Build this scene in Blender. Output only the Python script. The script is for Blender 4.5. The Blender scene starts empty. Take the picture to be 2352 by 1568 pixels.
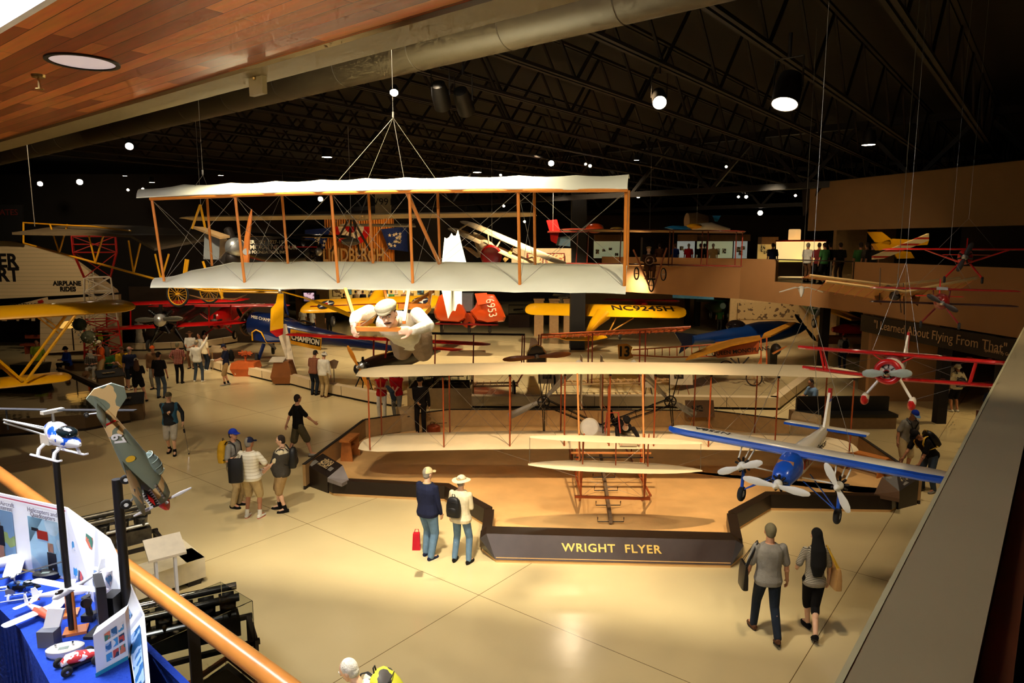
import bpy,bmesh,math,random
from mathutils import Vector as V,Matrix,Quaternion,Euler
from math import sin,cos,pi,sqrt,atan2,hypot
random.seed(7)
R = math.radians
SC = bpy.context.scene
COL = SC.collection
FPX,TH,CH = 1568.0,R(7.95),5.8
E1 = V((.62,.7846,0)); E2 = V((-.7846,.62,0))

def ray(px,py):
    u = (px-1176)/FPX; v = (784-py)/FPX
    return V((u,cos(TH)+v*sin(TH),-sin(TH)+v*cos(TH)))
def A(px,py,Y):
    d = ray(px,py); return V((0,0,CH))+d*(Y/d.y)
def F(px,py,z=0.):
    d = ray(px,py); return V((0,0,CH))+d*((z-CH)/d.z)
def G(e1,e2,z=0.):
    return V((E1.x*e1+E2.x*e2,E1.y*e1+E2.y*e2,z))


def lin(c):
    if max(c) > 1.01 or True:
        c = [x/255. for x in c[:3]]
    return [(x/12.92 if x <= .04045 else ((x+.055)/1.055)**2.4) for x in c]
MATS = {}
def mat(key,rgb=(128,128,128),rough=.55,metal=0.,var=.08,sc=6.,bump=0.,bsc=40.,emis=0.,coat=0.,spec=.5,stretch=None,trans=0.,alpha=1.,ior=1.45):
    if key in MATS: return MATS[key]
    m = bpy.data.materials.new(key); m.use_nodes = True
    nt = m.node_tree; N = nt.nodes; L = nt.links
    b = N['Principled BSDF']
    c = lin(rgb)
    tc = N.new('ShaderNodeTexCoord')
    src = tc.outputs['Object']
    if stretch:
        mp = N.new('ShaderNodeMapping'); mp.inputs['Scale'].default_value = stretch
        L.new(src,mp.inputs[0]); src = mp.outputs[0]
    if var > 0:
        n = N.new('ShaderNodeTexNoise'); n.inputs['Scale'].default_value = sc; n.inputs['Detail'].default_value = 3
        L.new(src,n.inputs['Vector'])
        r = N.new('ShaderNodeValToRGB')
        r.color_ramp.elements[0].position = .3; r.color_ramp.elements[1].position = .7
        r.color_ramp.elements[0].color = [max(0,x*(1-var)) for x in c]+[1]
        r.color_ramp.elements[1].color = [min(1,x*(1+var)) for x in c]+[1]
        L.new(n.outputs['Fac'],r.inputs[0]); L.new(r.outputs[0],b.inputs['Base Color'])
        if emis: L.new(r.outputs[0],b.inputs['Emission Color'])
    else:
        b.inputs['Base Color'].default_value = c+[1]
        if emis: b.inputs['Emission Color'].default_value = c+[1]
    b.inputs['Roughness'].default_value = rough; b.inputs['Metallic'].default_value = metal
    b.inputs['Specular IOR Level'].default_value = spec
    b.inputs['Coat Weight'].default_value = coat; b.inputs['Coat Roughness'].default_value = .08
    b.inputs['Emission Strength'].default_value = emis
    b.inputs['Transmission Weight'].default_value = trans; b.inputs['IOR'].default_value = ior
    b.inputs['Alpha'].default_value = alpha
    if bump:
        n2 = N.new('ShaderNodeTexNoise'); n2.inputs['Scale'].default_value = bsc; n2.inputs['Detail'].default_value = 2
        L.new(src,n2.inputs['Vector'])
        bn = N.new('ShaderNodeBump'); bn.inputs['Strength'].default_value = bump; bn.inputs['Distance'].default_value = .02
        L.new(n2.outputs['Fac'],bn.inputs['Height']); L.new(bn.outputs[0],b.inputs['Normal'])
    MATS[key] = m
    return m
def paint(key,rgb,rough=.3,coat=.5,var=.04): return mat(key,rgb,rough=rough,coat=coat,var=var,sc=2)
def cloth(key,rgb,var=.12): return mat(key,rgb,rough=.9,var=var,sc=9,bump=.25,bsc=60,spec=.2)
def glow(key,rgb,e): return mat(key,rgb,rough=.5,var=0,emis=e)
def striped(key,a,b,period=.05,duty=.5,axis=2,rough=.8,axis2=None,wob=0.):
    """fabric / panel with woven or painted stripes along an object axis"""
    if key in MATS: return MATS[key]
    m = mat(key,a,rough=rough,var=.05)
    nt = m.node_tree; N = nt.nodes; L = nt.links; bs = N['Principled BSDF']
    tc = [n for n in N if n.type == 'TEX_COORD'][0]
    sep = N.new('ShaderNodeSeparateXYZ'); src = tc.outputs['Object']
    if wob:
        nz = N.new('ShaderNodeTexNoise'); nz.inputs['Scale'].default_value = 5
        L.new(src,nz.inputs['Vector'])
        va = N.new('ShaderNodeVectorMath'); va.operation = 'MULTIPLY_ADD'
        va.inputs[1].default_value = (wob,)*3; L.new(nz.outputs['Color'],va.inputs[0]); L.new(src,va.inputs[2]); src = va.outputs[0]
    L.new(src,sep.inputs[0])
    def stripe(ax):
        md = N.new('ShaderNodeMath'); md.operation = 'PINGPONG'; md.inputs[1].default_value = period/2
        L.new(sep.outputs[ax],md.inputs[0])
        lt = N.new('ShaderNodeMath'); lt.operation = 'LESS_THAN'; lt.inputs[1].default_value = period/2*duty
        L.new(md.outputs[0],lt.inputs[0]); return lt.outputs[0]
    fac = stripe(axis)
    if axis2 is not None:
        mx = N.new('ShaderNodeMath'); mx.operation = 'MAXIMUM'
        L.new(fac,mx.inputs[0]); L.new(stripe(axis2),mx.inputs[1]); fac = mx.outputs[0]
    mix = N.new('ShaderNodeMix'); mix.data_type = 'RGBA'
    L.new(fac,mix.inputs['Factor'])
    mix.inputs['A'].default_value = lin(a)+[1]; mix.inputs['B'].default_value = lin(b)+[1]
    L.new(mix.outputs['Result'],bs.inputs['Base Color'])
    return m
def patchy(key,a=None,b=None,scale=6,rough=.6,thr=.5,coat=0,emis=0,c3=None):
    """two or three flat colours in irregular patches (camouflage, dappling)"""
    if key in MATS: return MATS[key]
    m = mat(key,a,rough=rough,var=.05,coat=coat,emis=emis)
    nt = m.node_tree; N = nt.nodes; L = nt.links; bs = N['Principled BSDF']
    tc = [n for n in N if n.type == 'TEX_COORD'][0]
    n = N.new('ShaderNodeTexNoise'); n.inputs['Scale'].default_value = scale; n.inputs['Detail'].default_value = 2
    L.new(tc.outputs['Object'],n.inputs['Vector'])
    r = N.new('ShaderNodeValToRGB'); r.color_ramp.interpolation = 'CONSTANT'
    r.color_ramp.elements[0].color = lin(a)+[1]; r.color_ramp.elements[0].position = 0
    r.color_ramp.elements[1].color = lin(b)+[1]; r.color_ramp.elements[1].position = thr
    if c3:
        e = r.color_ramp.elements.new(thr+.08); e.color = lin(c3)+[1]
    L.new(n.outputs['Fac'],r.inputs[0]); L.new(r.outputs[0],bs.inputs['Base Color'])
    if emis: L.new(r.outputs[0],bs.inputs['Emission Color'])
    return m


def basis(d,up=None):
    d = V(d).normalized(); up = V(up) if up else (V((0,0,1)) if abs(d.z) < .95 else V((0,1,0)))
    x = d.cross(up).normalized(); y = x.cross(d).normalized()
    return x,y,d
class MB:
    def __init__(s,M=None):
        s.v = []; s.f = []; s.mi = []; s.M = M or Matrix(); s.m = 0
    def add(s,vs,fs):
        o = len(s.v); M = s.M
        s.v += [M @ V(p) for p in vs]
        s.f += [[o+i for i in f] for f in fs]; s.mi += [s.m]*len(fs); return s
    def box(s,a,b):
        x0,y0,z0 = a; x1,y1,z1 = b
        return s.add([(x0,y0,z0),(x1,y0,z0),(x1,y1,z0),(x0,y1,z0),(x0,y0,z1),(x1,y0,z1),(x1,y1,z1),(x0,y1,z1)],
                     [(0,3,2,1),(4,5,6,7),(0,1,5,4),(1,2,6,5),(2,3,7,6),(3,0,4,7)])
    def cbox(s,c,sz,rot=None):
        c = V(c); h = V(sz)*.5
        vs = [V((i*h.x,j*h.y,k*h.z)) for k in (-1,1) for i,j in ((-1,-1),(1,-1),(1,1),(-1,1))]
        if rot is not None: vs = [rot @ p for p in vs]
        return s.add([c+p for p in vs],[(0,3,2,1),(4,5,6,7),(0,1,5,4),(1,2,6,5),(2,3,7,6),(3,0,4,7)])
    def rings(s,rs,cap=True,closed=False):
        n = len(rs[0]); vs = [p for r in rs for p in r]; fs = []
        K = len(rs)
        for k in range(K-1+(1 if closed else 0)):
            a = k*n; b = ((k+1) % K)*n
            for i in range(n):
                j = (i+1) % n; fs.append((a+i,a+j,b+j,b+i))
        if cap and not closed:
            fs.append(tuple(range(n))[::-1]); fs.append(tuple((K-1)*n+i for i in range(n)))
        return s.add(vs,fs)
    def bar(s,p,q,r,r2=None,n=8,cap=True):
        p = V(p); q = V(q)
        if (q-p).length < 1e-6: return s
        x,y,d = basis(q-p); r2 = r if r2 is None else r2
        return s.rings([[c+x*(rr*cos(2*pi*i/n))+y*(rr*sin(2*pi*i/n)) for i in range(n)] for c,rr in ((p,r),(q,r2))],cap)
    def rbar(s,p,q,w,h,up=None,w2=None,h2=None):
        p = V(p); q = V(q); x,y,d = basis(q-p,up)
        w2 = w if w2 is None else w2; h2 = h if h2 is None else h2
        return s.rings([[c+x*(i*ww/2)+y*(j*hh/2) for i,j in ((-1,-1),(1,-1),(1,1),(-1,1))] for c,ww,hh in ((p,w,h),(q,w2,h2))])
    def tube(s,pts,r,n=8,cap=True,closed=False,flat=None):
        pts = [V(p) for p in pts]; rs = r if isinstance(r,(list,tuple)) else [r]*len(pts); out = []
        px = None
        for i,p in enumerate(pts):
            a = pts[i-1] if (i > 0 or closed) else p; b = pts[(i+1) % len(pts)] if (i < len(pts)-1 or closed) else p
            d = (b-a).normalized()
            if px is None: x,y,d = basis(d)
            else:
                x = (px-d*px.dot(d))
                x = x.normalized() if x.length > 1e-5 else basis(d)[0]
                y = x.cross(d)
            px = x
            fx,fy = flat or (1,1)
            out.append([p+x*(rs[i]*fx*cos(2*pi*k/n))+y*(rs[i]*fy*sin(2*pi*k/n)) for k in range(n)])
        return s.rings(out,cap,closed)
    def lathe(s,prof,c=(0,0,0),axis=(0,0,1),n=20,cap=True,up=None):
        x,y,d = basis(axis,up); c = V(c)
        return s.rings([[c+d*h+x*(r*cos(2*pi*i/n))+y*(r*sin(2*pi*i/n)) for i in range(n)] for r,h in prof],cap)
    def ell(s,c,rx,ry=None,rz=None,n=12,k=8,rot=None):
        c = V(c); ry = rx if ry is None else ry; rz = rx if rz is None else rz; rs = []
        for j in range(1,k):
            t = -pi/2+pi*j/k
            rg = [V((rx*cos(t)*cos(2*pi*i/n),ry*cos(t)*sin(2*pi*i/n),rz*sin(t))) for i in range(n)]
            rs.append(rg)
        bot = V((0,0,-rz)); top = V((0,0,rz))
        if rot is not None: rs = [[rot @ p for p in r] for r in rs]; bot = rot @ bot; top = rot @ top
        vs = [c+p for r in rs for p in r]+[c+bot,c+top]; K = k-1; fs = []
        for a in range(K-1):
            for i in range(n):
                j = (i+1) % n; fs.append((a*n+i,a*n+j,(a+1)*n+j,(a+1)*n+i))
        for i in range(n):
            j = (i+1) % n; fs.append((K*n,j,i)); fs.append((K*n+1,(K-1)*n+i,(K-1)*n+j))
        return s.add(vs,fs)
    def prism(s,poly,h,M=None):
        """poly in local XY, extruded h along local Z, placed by M"""
        M = M or Matrix(); n = len(poly)
        vs = [M @ V((p[0],p[1],0)) for p in poly]+[M @ V((p[0],p[1],h)) for p in poly]
        return s.add(vs,[tuple(range(n))[::-1],tuple(range(n,2*n))]+[(i,(i+1) % n,n+(i+1) % n,n+i) for i in range(n)])
    def slab(s,pts,t):
        """closed polygon of 3D points given thickness vector t"""
        n = len(pts); t = V(t); pts = [V(p) for p in pts]
        return s.add(pts+[p+t for p in pts],[tuple(range(n))[::-1],tuple(range(n,2*n))]+[(i,(i+1) % n,n+(i+1) % n,n+i) for i in range(n)])
    def torus(s,c,axis,R_,r,n=24,k=8):
        x,y,d = basis(axis); c = V(c)
        return s.rings([[c+(x*cos(2*pi*i/n)+y*sin(2*pi*i/n))*(R_+r*cos(2*pi*j/k))+d*(r*sin(2*pi*j/k)) for j in range(k)] for i in range(n)],False,True)
    def wing(s,secs,camber=.03):
        """secs: (x, le_y, chord, z, thick_frac). y runs aft"""
        up = ((0,0),(.03,.4),(.12,.8),(.3,1),(.6,.75),(.85,.32),(1,.02)); lo = ((.85,-.12),(.6,-.2),(.3,-.28),(.12,-.3),(.03,-.22))
        rs = []
        for x,le,ch,z,t in secs:
            rs.append([(x,le+fx*ch,z+ch*(t*fz*.75+camber*4*fx*(1-fx))) for fx,fz in up+lo])
        return s.rings(rs)
    def surf(s,secs):
        """thin scalloped cloth wing. secs: (x, le_y, te_y, z_le, z_te, arch)"""
        rs = []; th = .008
        for x,a,b,za,zb,ar in secs:
            top = [(x,a+(b-a)*t,za+(zb-za)*t+ar*sin(pi*t)**.8) for t in (0,.1,.25,.45,.65,.85,1)]
            rs.append([(p[0],p[1],p[2]+th) for p in top]+[(p[0],p[1],p[2]-th) for p in top[::-1]])
        return s.rings(rs)
    def fus(s,secs,n=14,sq=2.):
        """secs: (y, z, rx, rz[, sq]) lofted along y; sq = superellipse exponent"""
        rs = []
        for q in secs:
            y,z,rx,rz = q[:4]; e = 2./(q[4] if len(q) > 4 else sq)
            rs.append([(rx*math.copysign(abs(cos(a))**e,cos(a)),y,z+rz*math.copysign(abs(sin(a))**e,sin(a))) for a in [2*pi*i/n+pi/n for i in range(n)]])
        return s.rings(rs)
    def build(s,name,mats,parent=None,smooth=True,auto=True):
        me = bpy.data.meshes.new(name)
        off = parent_world(parent)
        me.from_pydata([tuple(p-off) for p in s.v],[],s.f)
        if not isinstance(mats,(list,tuple)): mats = [mats]
        for m in mats: me.materials.append(m)
        if len(mats) > 1: me.polygons.foreach_set('material_index',s.mi)
        bm = bmesh.new(); bm.from_mesh(me)
        ng = [f for f in bm.faces if len(f.verts) > 8 and not smooth]
        if ng: bmesh.ops.triangulate(bm,faces=ng,ngon_method='EAR_CLIP')
        bmesh.ops.recalc_face_normals(bm,faces=bm.faces)
        bm.to_mesh(me); bm.free()
        me.polygons.foreach_set('use_smooth',[smooth]*len(me.polygons))
        if smooth:
            try: me.set_sharp_from_angle(angle=R(38))
            except Exception: pass
        o = bpy.data.objects.new(name,me); COL.objects.link(o)
        if parent: o.parent = parent
        me.update(); return o
def parent_world(p):
    o = V((0,0,0))
    while p is not None:
        o = o+V(p.location); p = p.parent
    return o
def thing(name,label,cat,loc=(0,0,0),group=None):
    o = bpy.data.objects.new(name,None); COL.objects.link(o)
    o.location = V(loc); o.empty_display_size = .1
    o['label'] = label; o['category'] = cat
    if group: o['group'] = group
    return o
def tag(o,label,cat,group=None,kind=None):
    if label: o['label'] = label
    if cat: o['category'] = cat
    if group: o['group'] = group
    if kind: o['kind'] = kind
    return o
def struct(mb,name,m,smooth=False):
    o = mb.build(name,m,smooth=smooth); o['kind'] = 'structure'; return o
def solo(mb,name,m,label,cat,group=None,smooth=True):
    return tag(mb.build(name,m,smooth=smooth),label,cat,group)
def lettering(txt,size,M,m,parent=None,name='lettering',ext=.004,align='CENTER',shear=0,bold=0.,sx=1.,top=False,struct_=False,font_space=1.):
    cu = bpy.data.curves.new('t','FONT'); cu.body = txt; cu.size = size; cu.extrude = ext; cu.align_x = align; cu.align_y = 'CENTER'
    cu.shear = shear; cu.offset = bold; cu.space_character = font_space; cu.resolution_u = 3
    o = bpy.data.objects.new('t',cu); COL.objects.link(o)
    dg = bpy.context.evaluated_depsgraph_get(); dg.update()
    me = bpy.data.meshes.new_from_object(o.evaluated_get(dg))
    bpy.data.objects.remove(o); bpy.data.curves.remove(cu)
    off = parent_world(parent)
    me.transform(Matrix.Translation(-off) @ M @ Matrix.Diagonal((sx,1,1,1)))
    me.materials.clear(); me.materials.append(m)
    ob = bpy.data.objects.new(name,me); COL.objects.link(ob)
    if parent: ob.parent = parent
    return ob
def frame3(o,x,up=(0,0,1)):
    """matrix with local X along x, local Z = outward normal, local Y ~ up : for text / panels on a wall"""
    x = V(x).normalized(); up = V(up); z = x.cross(up).normalized(); y = z.cross(x).normalized()
    return Matrix(((x.x,y.x,z.x,o[0]),(x.y,y.y,z.y,o[1]),(x.z,y.z,z.z,o[2]),(0,0,0,1)))
def pmat(loc,head=0,pitch=0,bank=0,scale=1):
    """vehicle frame: x to starboard-of-view, y aft (nose at -y), head degrees about z, pitch>0 nose up, bank>0 view-right side down"""
    return Matrix.Translation(V(loc)) @ Matrix.Rotation(R(head),4,'Z') @ Matrix.Rotation(R(-pitch),4,'X') @ Matrix.Rotation(R(bank),4,'Y') @ Matrix.Scale(scale,4)
def span_frame(pl,pr,pitch=0):
    """frame whose X runs from pl to pr, centre between; y aft away; returns (M, span)"""
    pl = V(pl); pr = V(pr); x = (pr-pl).normalized(); y = V((0,0,1)).cross(x).normalized(); z = x.cross(y)
    c = (pl+pr)/2
    M = Matrix(((x.x,y.x,z.x,c.x),(x.y,y.y,z.y,c.y),(x.z,y.z,z.z,c.z),(0,0,0,1)))
    return M @ Matrix.Rotation(R(-pitch),4,'X'),(pr-pl).length
# ================================================================ ROOM
def floor_mat():
    m = mat('polished_concrete',(222,201,150),rough=.2,var=.05,sc=.5,spec=.5)
    nt = m.node_tree; N = nt.nodes; L = nt.links; b = N['Principled BSDF']
    tc = [n for n in N if n.type == 'TEX_COORD'][0]
    base = b.inputs['Base Color'].links[0].from_socket
    def line(e,off):
        d = N.new('ShaderNodeVectorMath'); d.operation = 'DOT_PRODUCT'; d.inputs[1].default_value = tuple(e)
        L.new(tc.outputs['Object'],d.inputs[0])
        a = N.new('ShaderNodeMath'); a.operation = 'SUBTRACT'; a.inputs[1].default_value = off-2.4; L.new(d.outputs['Value'],a.inputs[0])
        w = N.new('ShaderNodeMath'); w.operation = 'WRAP'; w.inputs[1].default_value = 4.8; w.inputs[2].default_value = 0; L.new(a.outputs[0],w.inputs[0])
        s = N.new('ShaderNodeMath'); s.operation = 'SUBTRACT'; s.inputs[1].default_value = 2.4; L.new(w.outputs[0],s.inputs[0])
        ab = N.new('ShaderNodeMath'); ab.operation = 'ABSOLUTE'; L.new(s.outputs[0],ab.inputs[0])
        lt = N.new('ShaderNodeMath'); lt.operation = 'LESS_THAN'; lt.inputs[1].default_value = .006; L.new(ab.outputs[0],lt.inputs[0]); return lt.outputs[0]
    mx = N.new('ShaderNodeMath'); mx.operation = 'MAXIMUM'
    L.new(line(E1,8.1),mx.inputs[0]); L.new(line(E2,2.31),mx.inputs[1])
    mix = N.new('ShaderNodeMix'); mix.data_type = 'RGBA'; L.new(mx.outputs[0],mix.inputs['Factor']); L.new(base,mix.inputs['A'])
    mix.inputs['B'].default_value = lin((120,98,62))+[1]; L.new(mix.outputs['Result'],b.inputs['Base Color'])
    n = N.new('ShaderNodeTexNoise'); n.inputs['Scale'].default_value = 3.; n.inputs['Detail'].default_value = 3; L.new(tc.outputs['Object'],n.inputs['Vector'])
    bn = N.new('ShaderNodeBump'); bn.inputs['Strength'].default_value = .12; bn.inputs['Distance'].default_value = .02
    L.new(n.outputs['Fac'],bn.inputs['Height']); L.new(bn.outputs[0],b.inputs['Normal'])
    return m
M_floor = floor_mat()
struct(MB().box((-45,-6,-.1),(45,75,0)),'floor',M_floor)
M_dark = mat('roof_dark',(46,38,28),rough=.9,var=.2,sc=1)
M_wallb = mat('wall_dark_brown',(58,44,30),rough=.9,var=.1,sc=1)
M_wallk = mat('wall_black',(30,25,20),rough=.95,var=.1,sc=1)
M_beige = mat('wall_beige',(128,98,62),rough=.85,var=.03,sc=2)  # darker than the mezzanine paint: the fascia's weaker light is put into the colour
M_panel = mat('barrier_beige',(222,200,160),rough=.7,var=.03,sc=2)
M_black = mat('black_steel',(24,22,20),rough=.5,var=.1)
M_trim = mat('dark_plinth',(38,30,22),rough=.7)
M_steelbr = mat('brown_steel',(22,16,11),rough=.8,var=.1)

struct(MB().box((-45,-6,11.0),(45,75,11.1)),'ceiling',mat('corrugated_deck',(24,21,15),rough=.9,bump=.3,bsc=3))
struct(MB().box((-45,72,0),(45,72.3,11)),'wall_back',M_wallk)
struct(MB().box((-45.2,-6,0),(-45,75,11)),'wall_left',M_wallk)
struct(MB().box((45,-6,0),(45.2,75,11)),'wall_right',M_wallk)
struct(MB().box((-45,-6.2,0),(45,-6,11)),'wall_front',M_wallk)

def joist(e2,s0,s1,z,name,big=False):
    mb = MB(); h = 1.5; r = .05 if not big else .08
    for dz,w in ((0,.12),(h,.12)):
        for o in ((-.06,.06) if not big else (0,)):
            mb.rbar(G(s0,e2+o,z+dz),G(s1,e2+o,z+dz),.07 if not big else .2,.06 if not big else .2)
    s = s0; k = 0
    while s < s1:
        mb.rbar(G(s,e2,z+(h if k % 2 else 0)),G(min(s+1.3,s1),e2,z+(0 if k % 2 else h)),.05,.05); s += 1.3; k += 1
    return struct(mb,name,M_steelbr)
for i in range(15):
    joist(2.1+1.85*i-(0 if i else .1),6.5,62,9.0,'ceiling_beam_%d' % (i+1))
for i in range(4): joist(.2-1.9*i,9,60,9.0,'ceiling_beam_%d' % (i+16))
def girder(e1,a,b,z,name):
    mb = MB(); h = 2.1
    for dz in (0,h): mb.rbar(G(e1,a,z+dz),G(e1,b,z+dz),.22,.24)
    s = a; k = 0
    while s < b:
        mb.rbar(G(e1,s,z+(h if k % 2 else 0)),G(e1,min(s+1.9,b),z+(0 if k % 2 else h)),.14,.14); s += 1.9; k += 1
    return struct(mb,name,M_black)
girder(28.6,-11,38,8.15,'trim_1')
girder(44,-8,40,8.3,'trim_2')


def plank_mat():
    m = mat('cedar_soffit',(168,92,46),rough=.45,var=0,coat=.15)
    nt = m.node_tree; N = nt.nodes; L = nt.links; b = N['Principled BSDF']
    tc = N.new('ShaderNodeTexCoord'); mp = N.new('ShaderNodeMapping')
    mp.inputs['Rotation'].default_value = (0,0,-math.atan2(E2.y,E2.x)); L.new(tc.outputs['Object'],mp.inputs[0])
    br = N.new('ShaderNodeTexBrick'); br.inputs['Scale'].default_value = 1
    br.inputs['Brick Width'].default_value = 1.9; br.inputs['Row Height'].default_value = .115; br.inputs['Mortar Size'].default_value = .0025
    br.inputs['Color1'].default_value = lin((205,120,58))+[1]; br.inputs['Color2'].default_value = lin((128,58,24))+[1]; br.inputs['Mortar'].default_value = lin((50,24,10))+[1]
    br.offset = .37; br.inputs['Bias'].default_value = 0; L.new(mp.outputs[0],br.inputs['Vector'])
    n = N.new('ShaderNodeTexNoise'); n.inputs['Scale'].default_value = 3; n.inputs['Detail'].default_value = 6
    mp2 = N.new('ShaderNodeMapping'); mp2.inputs['Scale'].default_value = (1,9,1); L.new(mp.outputs[0],mp2.inputs[0]); L.new(mp2.outputs[0],n.inputs['Vector'])
    mix = N.new('ShaderNodeMix'); mix.data_type = 'RGBA'; mix.blend_type = 'OVERLAY'; mix.inputs['Factor'].default_value = .45
    L.new(br.outputs['Color'],mix.inputs['A']); L.new(n.outputs['Color'],mix.inputs['B']); L.new(mix.outputs['Result'],b.inputs['Base Color'])
    hs = N.new('ShaderNodeHueSaturation'); hs.inputs['Saturation'].default_value = 1.0
    return m
M_plank = plank_mat()
ZS = 7.1
def gbox(mb,e1a,e1b,e2a,e2b,z0,z1):
    return mb.slab([G(e1a,e2a,z0),G(e1b,e2a,z0),G(e1b,e2b,z0),G(e1a,e2b,z0)],(0,0,z1-z0))
struct(gbox(MB(),-3.5,2.9,-4,34,ZS,ZS+.12),'ceiling_soffit',M_plank)
M_fas = mat('painted_beam',(120,104,68),rough=.6,var=.04)
mb = MB(); gbox(mb,2.9,3.10,-4,34,ZS-.03,ZS+.35); gbox(mb,3.14,3.36,-4,34,ZS+.04,ZS+.42)
struct(mb,'ceiling_trim',M_fas)
d0,d1 = G(6.35,-9,8.25),G(6.35,40,8.25)
mb = MB(); mb.bar(d0,d1,.25,n=28)
for k in range(34):
    p = G(6.35,-8+k*1.45,8.25); mb.torus(p,E2,.25,.008,28,5)
duct = solo(mb,'ventilation_duct',mat('duct_paint',(70,60,42),rough=.5,var=.05),'long round ventilation duct hung beside the timber soffit','duct')

c = F(190,141,ZS); r = thing('recessed_downlight','round recessed downlight in the timber soffit','light',c)
MB().lathe([(.205,-.012),(.235,-.012),(.235,.01),(.205,.01)],c,n=36,cap=False).build('trim_ring',M_black,r)
MB().lathe([(.205,-.004),(.16,.08),(.09,.11)],c,n=36).build('reflector',glow('reflector',(226,214,226),.32),r)
c = F(88,172,ZS); r = thing('sprinkler','small brass sprinkler head under the timber soffit','sprinkler',c)
M_brass = mat('brass',(190,160,100),rough=.3,metal=1)
MB().lathe([(.05,0),(.045,-.02),(.015,-.025)],c).build('escutcheon',M_brass,r)
MB().bar(c-V((0,0,.02)),c-V((0,0,.1)),.01).build('nozzle',M_brass,r)
MB().lathe([(.03,-.1),(.03,-.107)],c).build('deflector',M_brass,r)

r = thing('panel_light','bright white ceiling panel light set in the timber soffit','light',G(.85,5.5,ZS))
gbox(MB(),.3,1.45,3.2,8,ZS-.02,ZS-.012).build('diffuser',glow('panel_glow',(236,240,255),14),r,smooth=False)
mb = MB()
for a,b_,c_,d_ in ((.26,.3,3.16,8.04),(1.45,1.49,3.16,8.04),(.3,1.45,3.16,3.2),(.3,1.45,8,8.04)): gbox(mb,a,b_,c_,d_,ZS-.03,ZS)
mb.build('frame',mat('white_frame',(220,220,220)),r,smooth=False)

c = F(591,168,ZS+.0); r = thing('steel_bracket','small grey steel bracket bolted to the beam edge','bracket',c)
gb = frame3(c,E2)
MB(gb).box((-.09,-.16,-.02),(.09,.12,.02)).build('plate',M_fas,r,smooth=False)
MB(gb).ell((0,-.04,-.03),.015).build('bolt',M_brass,r)

M_par = mat('parapet_plaster',(150,130,92),rough=.8,var=.03,sc=3)

struct(gbox(MB(),-4,1.5,-.1,12,2.9,3.2),'floor_gallery',mat('gallery_floor',(90,70,50),rough=.6))

pa,pb = F(1925,1568,5.1),F(2332,790,5.1)
pc,pd = F(2235,1568,5.1),F(2352,930,5.1)
dr = (pb-pa).normalized(); nr = V((dr.y,-dr.x,0)); wid = (pc-pa).dot(nr)
mb = MB(); a0 = pa-dr*1.2; b0 = pa+dr*9
mb.slab([a0,b0,b0+nr*wid,a0+nr*wid],(0,0,-1.6))
struct(mb,'wall_parapet',M_par)
mb = MB(); mb.slab([a0+nr*(-.004)+V((0,0,.001)),b0+nr*(-.004)+V((0,0,.001)),b0+nr*.006+V((0,0,.001)),a0+nr*.006+V((0,0,.001))],(0,0,-.012))
struct(mb,'trim_3',mat('edge_bead',(190,176,130),rough=.5))
mb = MB(); q = nr*(wid+.002)
mb.slab([a0+q+V((0,0,-.02)),b0+q+V((0,0,-.02)),b0+nr*(wid+.05)+V((0,0,-.02)),a0+nr*(wid+.05)+V((0,0,-.02))],(0,0,-.05))
struct(mb,'trim_4',mat('dark_red_rail',(86,40,16),rough=.5))
mb = MB(); mb.slab([a0+q,b0+q,b0+nr*4,a0+nr*4],(0,0,.1))
for v_ in mb.v: v_.z -= .98
struct(mb,'floor_gallery_side',M_wallk)


cam = bpy.data.cameras.new('camera'); cam.sensor_width = 36; cam.lens = 36*FPX/2352; cam.clip_start = .05; cam.clip_end = 200
co = bpy.data.objects.new('camera',cam); COL.objects.link(co); co.location = (0,0,CH); co.rotation_euler = (R(90)-TH,0,0)
SC.camera = co
w = bpy.data.worlds.new('world'); SC.world = w; w.use_nodes = True
w.node_tree.nodes['Background'].inputs[0].default_value = (1,.72,.45,1); w.node_tree.nodes['Background'].inputs[1].default_value = .0
SC.view_settings.view_transform = 'Standard'; SC.view_settings.look = 'None'; SC.view_settings.gamma = 1; SC.view_settings.exposure = 0
cy = SC.cycles
cy.max_bounces = 4; cy.diffuse_bounces = 2; cy.glossy_bounces = 2; cy.transmission_bounces = 4; cy.transparent_max_bounces = 8
cy.caustics_reflective = False; cy.caustics_refractive = False; cy.sample_clamp_indirect = 6; cy.use_denoising = True
cy.use_adaptive_sampling = True; cy.adaptive_threshold = .12; cy.adaptive_min_samples = 12; cy.light_sampling_threshold = .03

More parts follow.
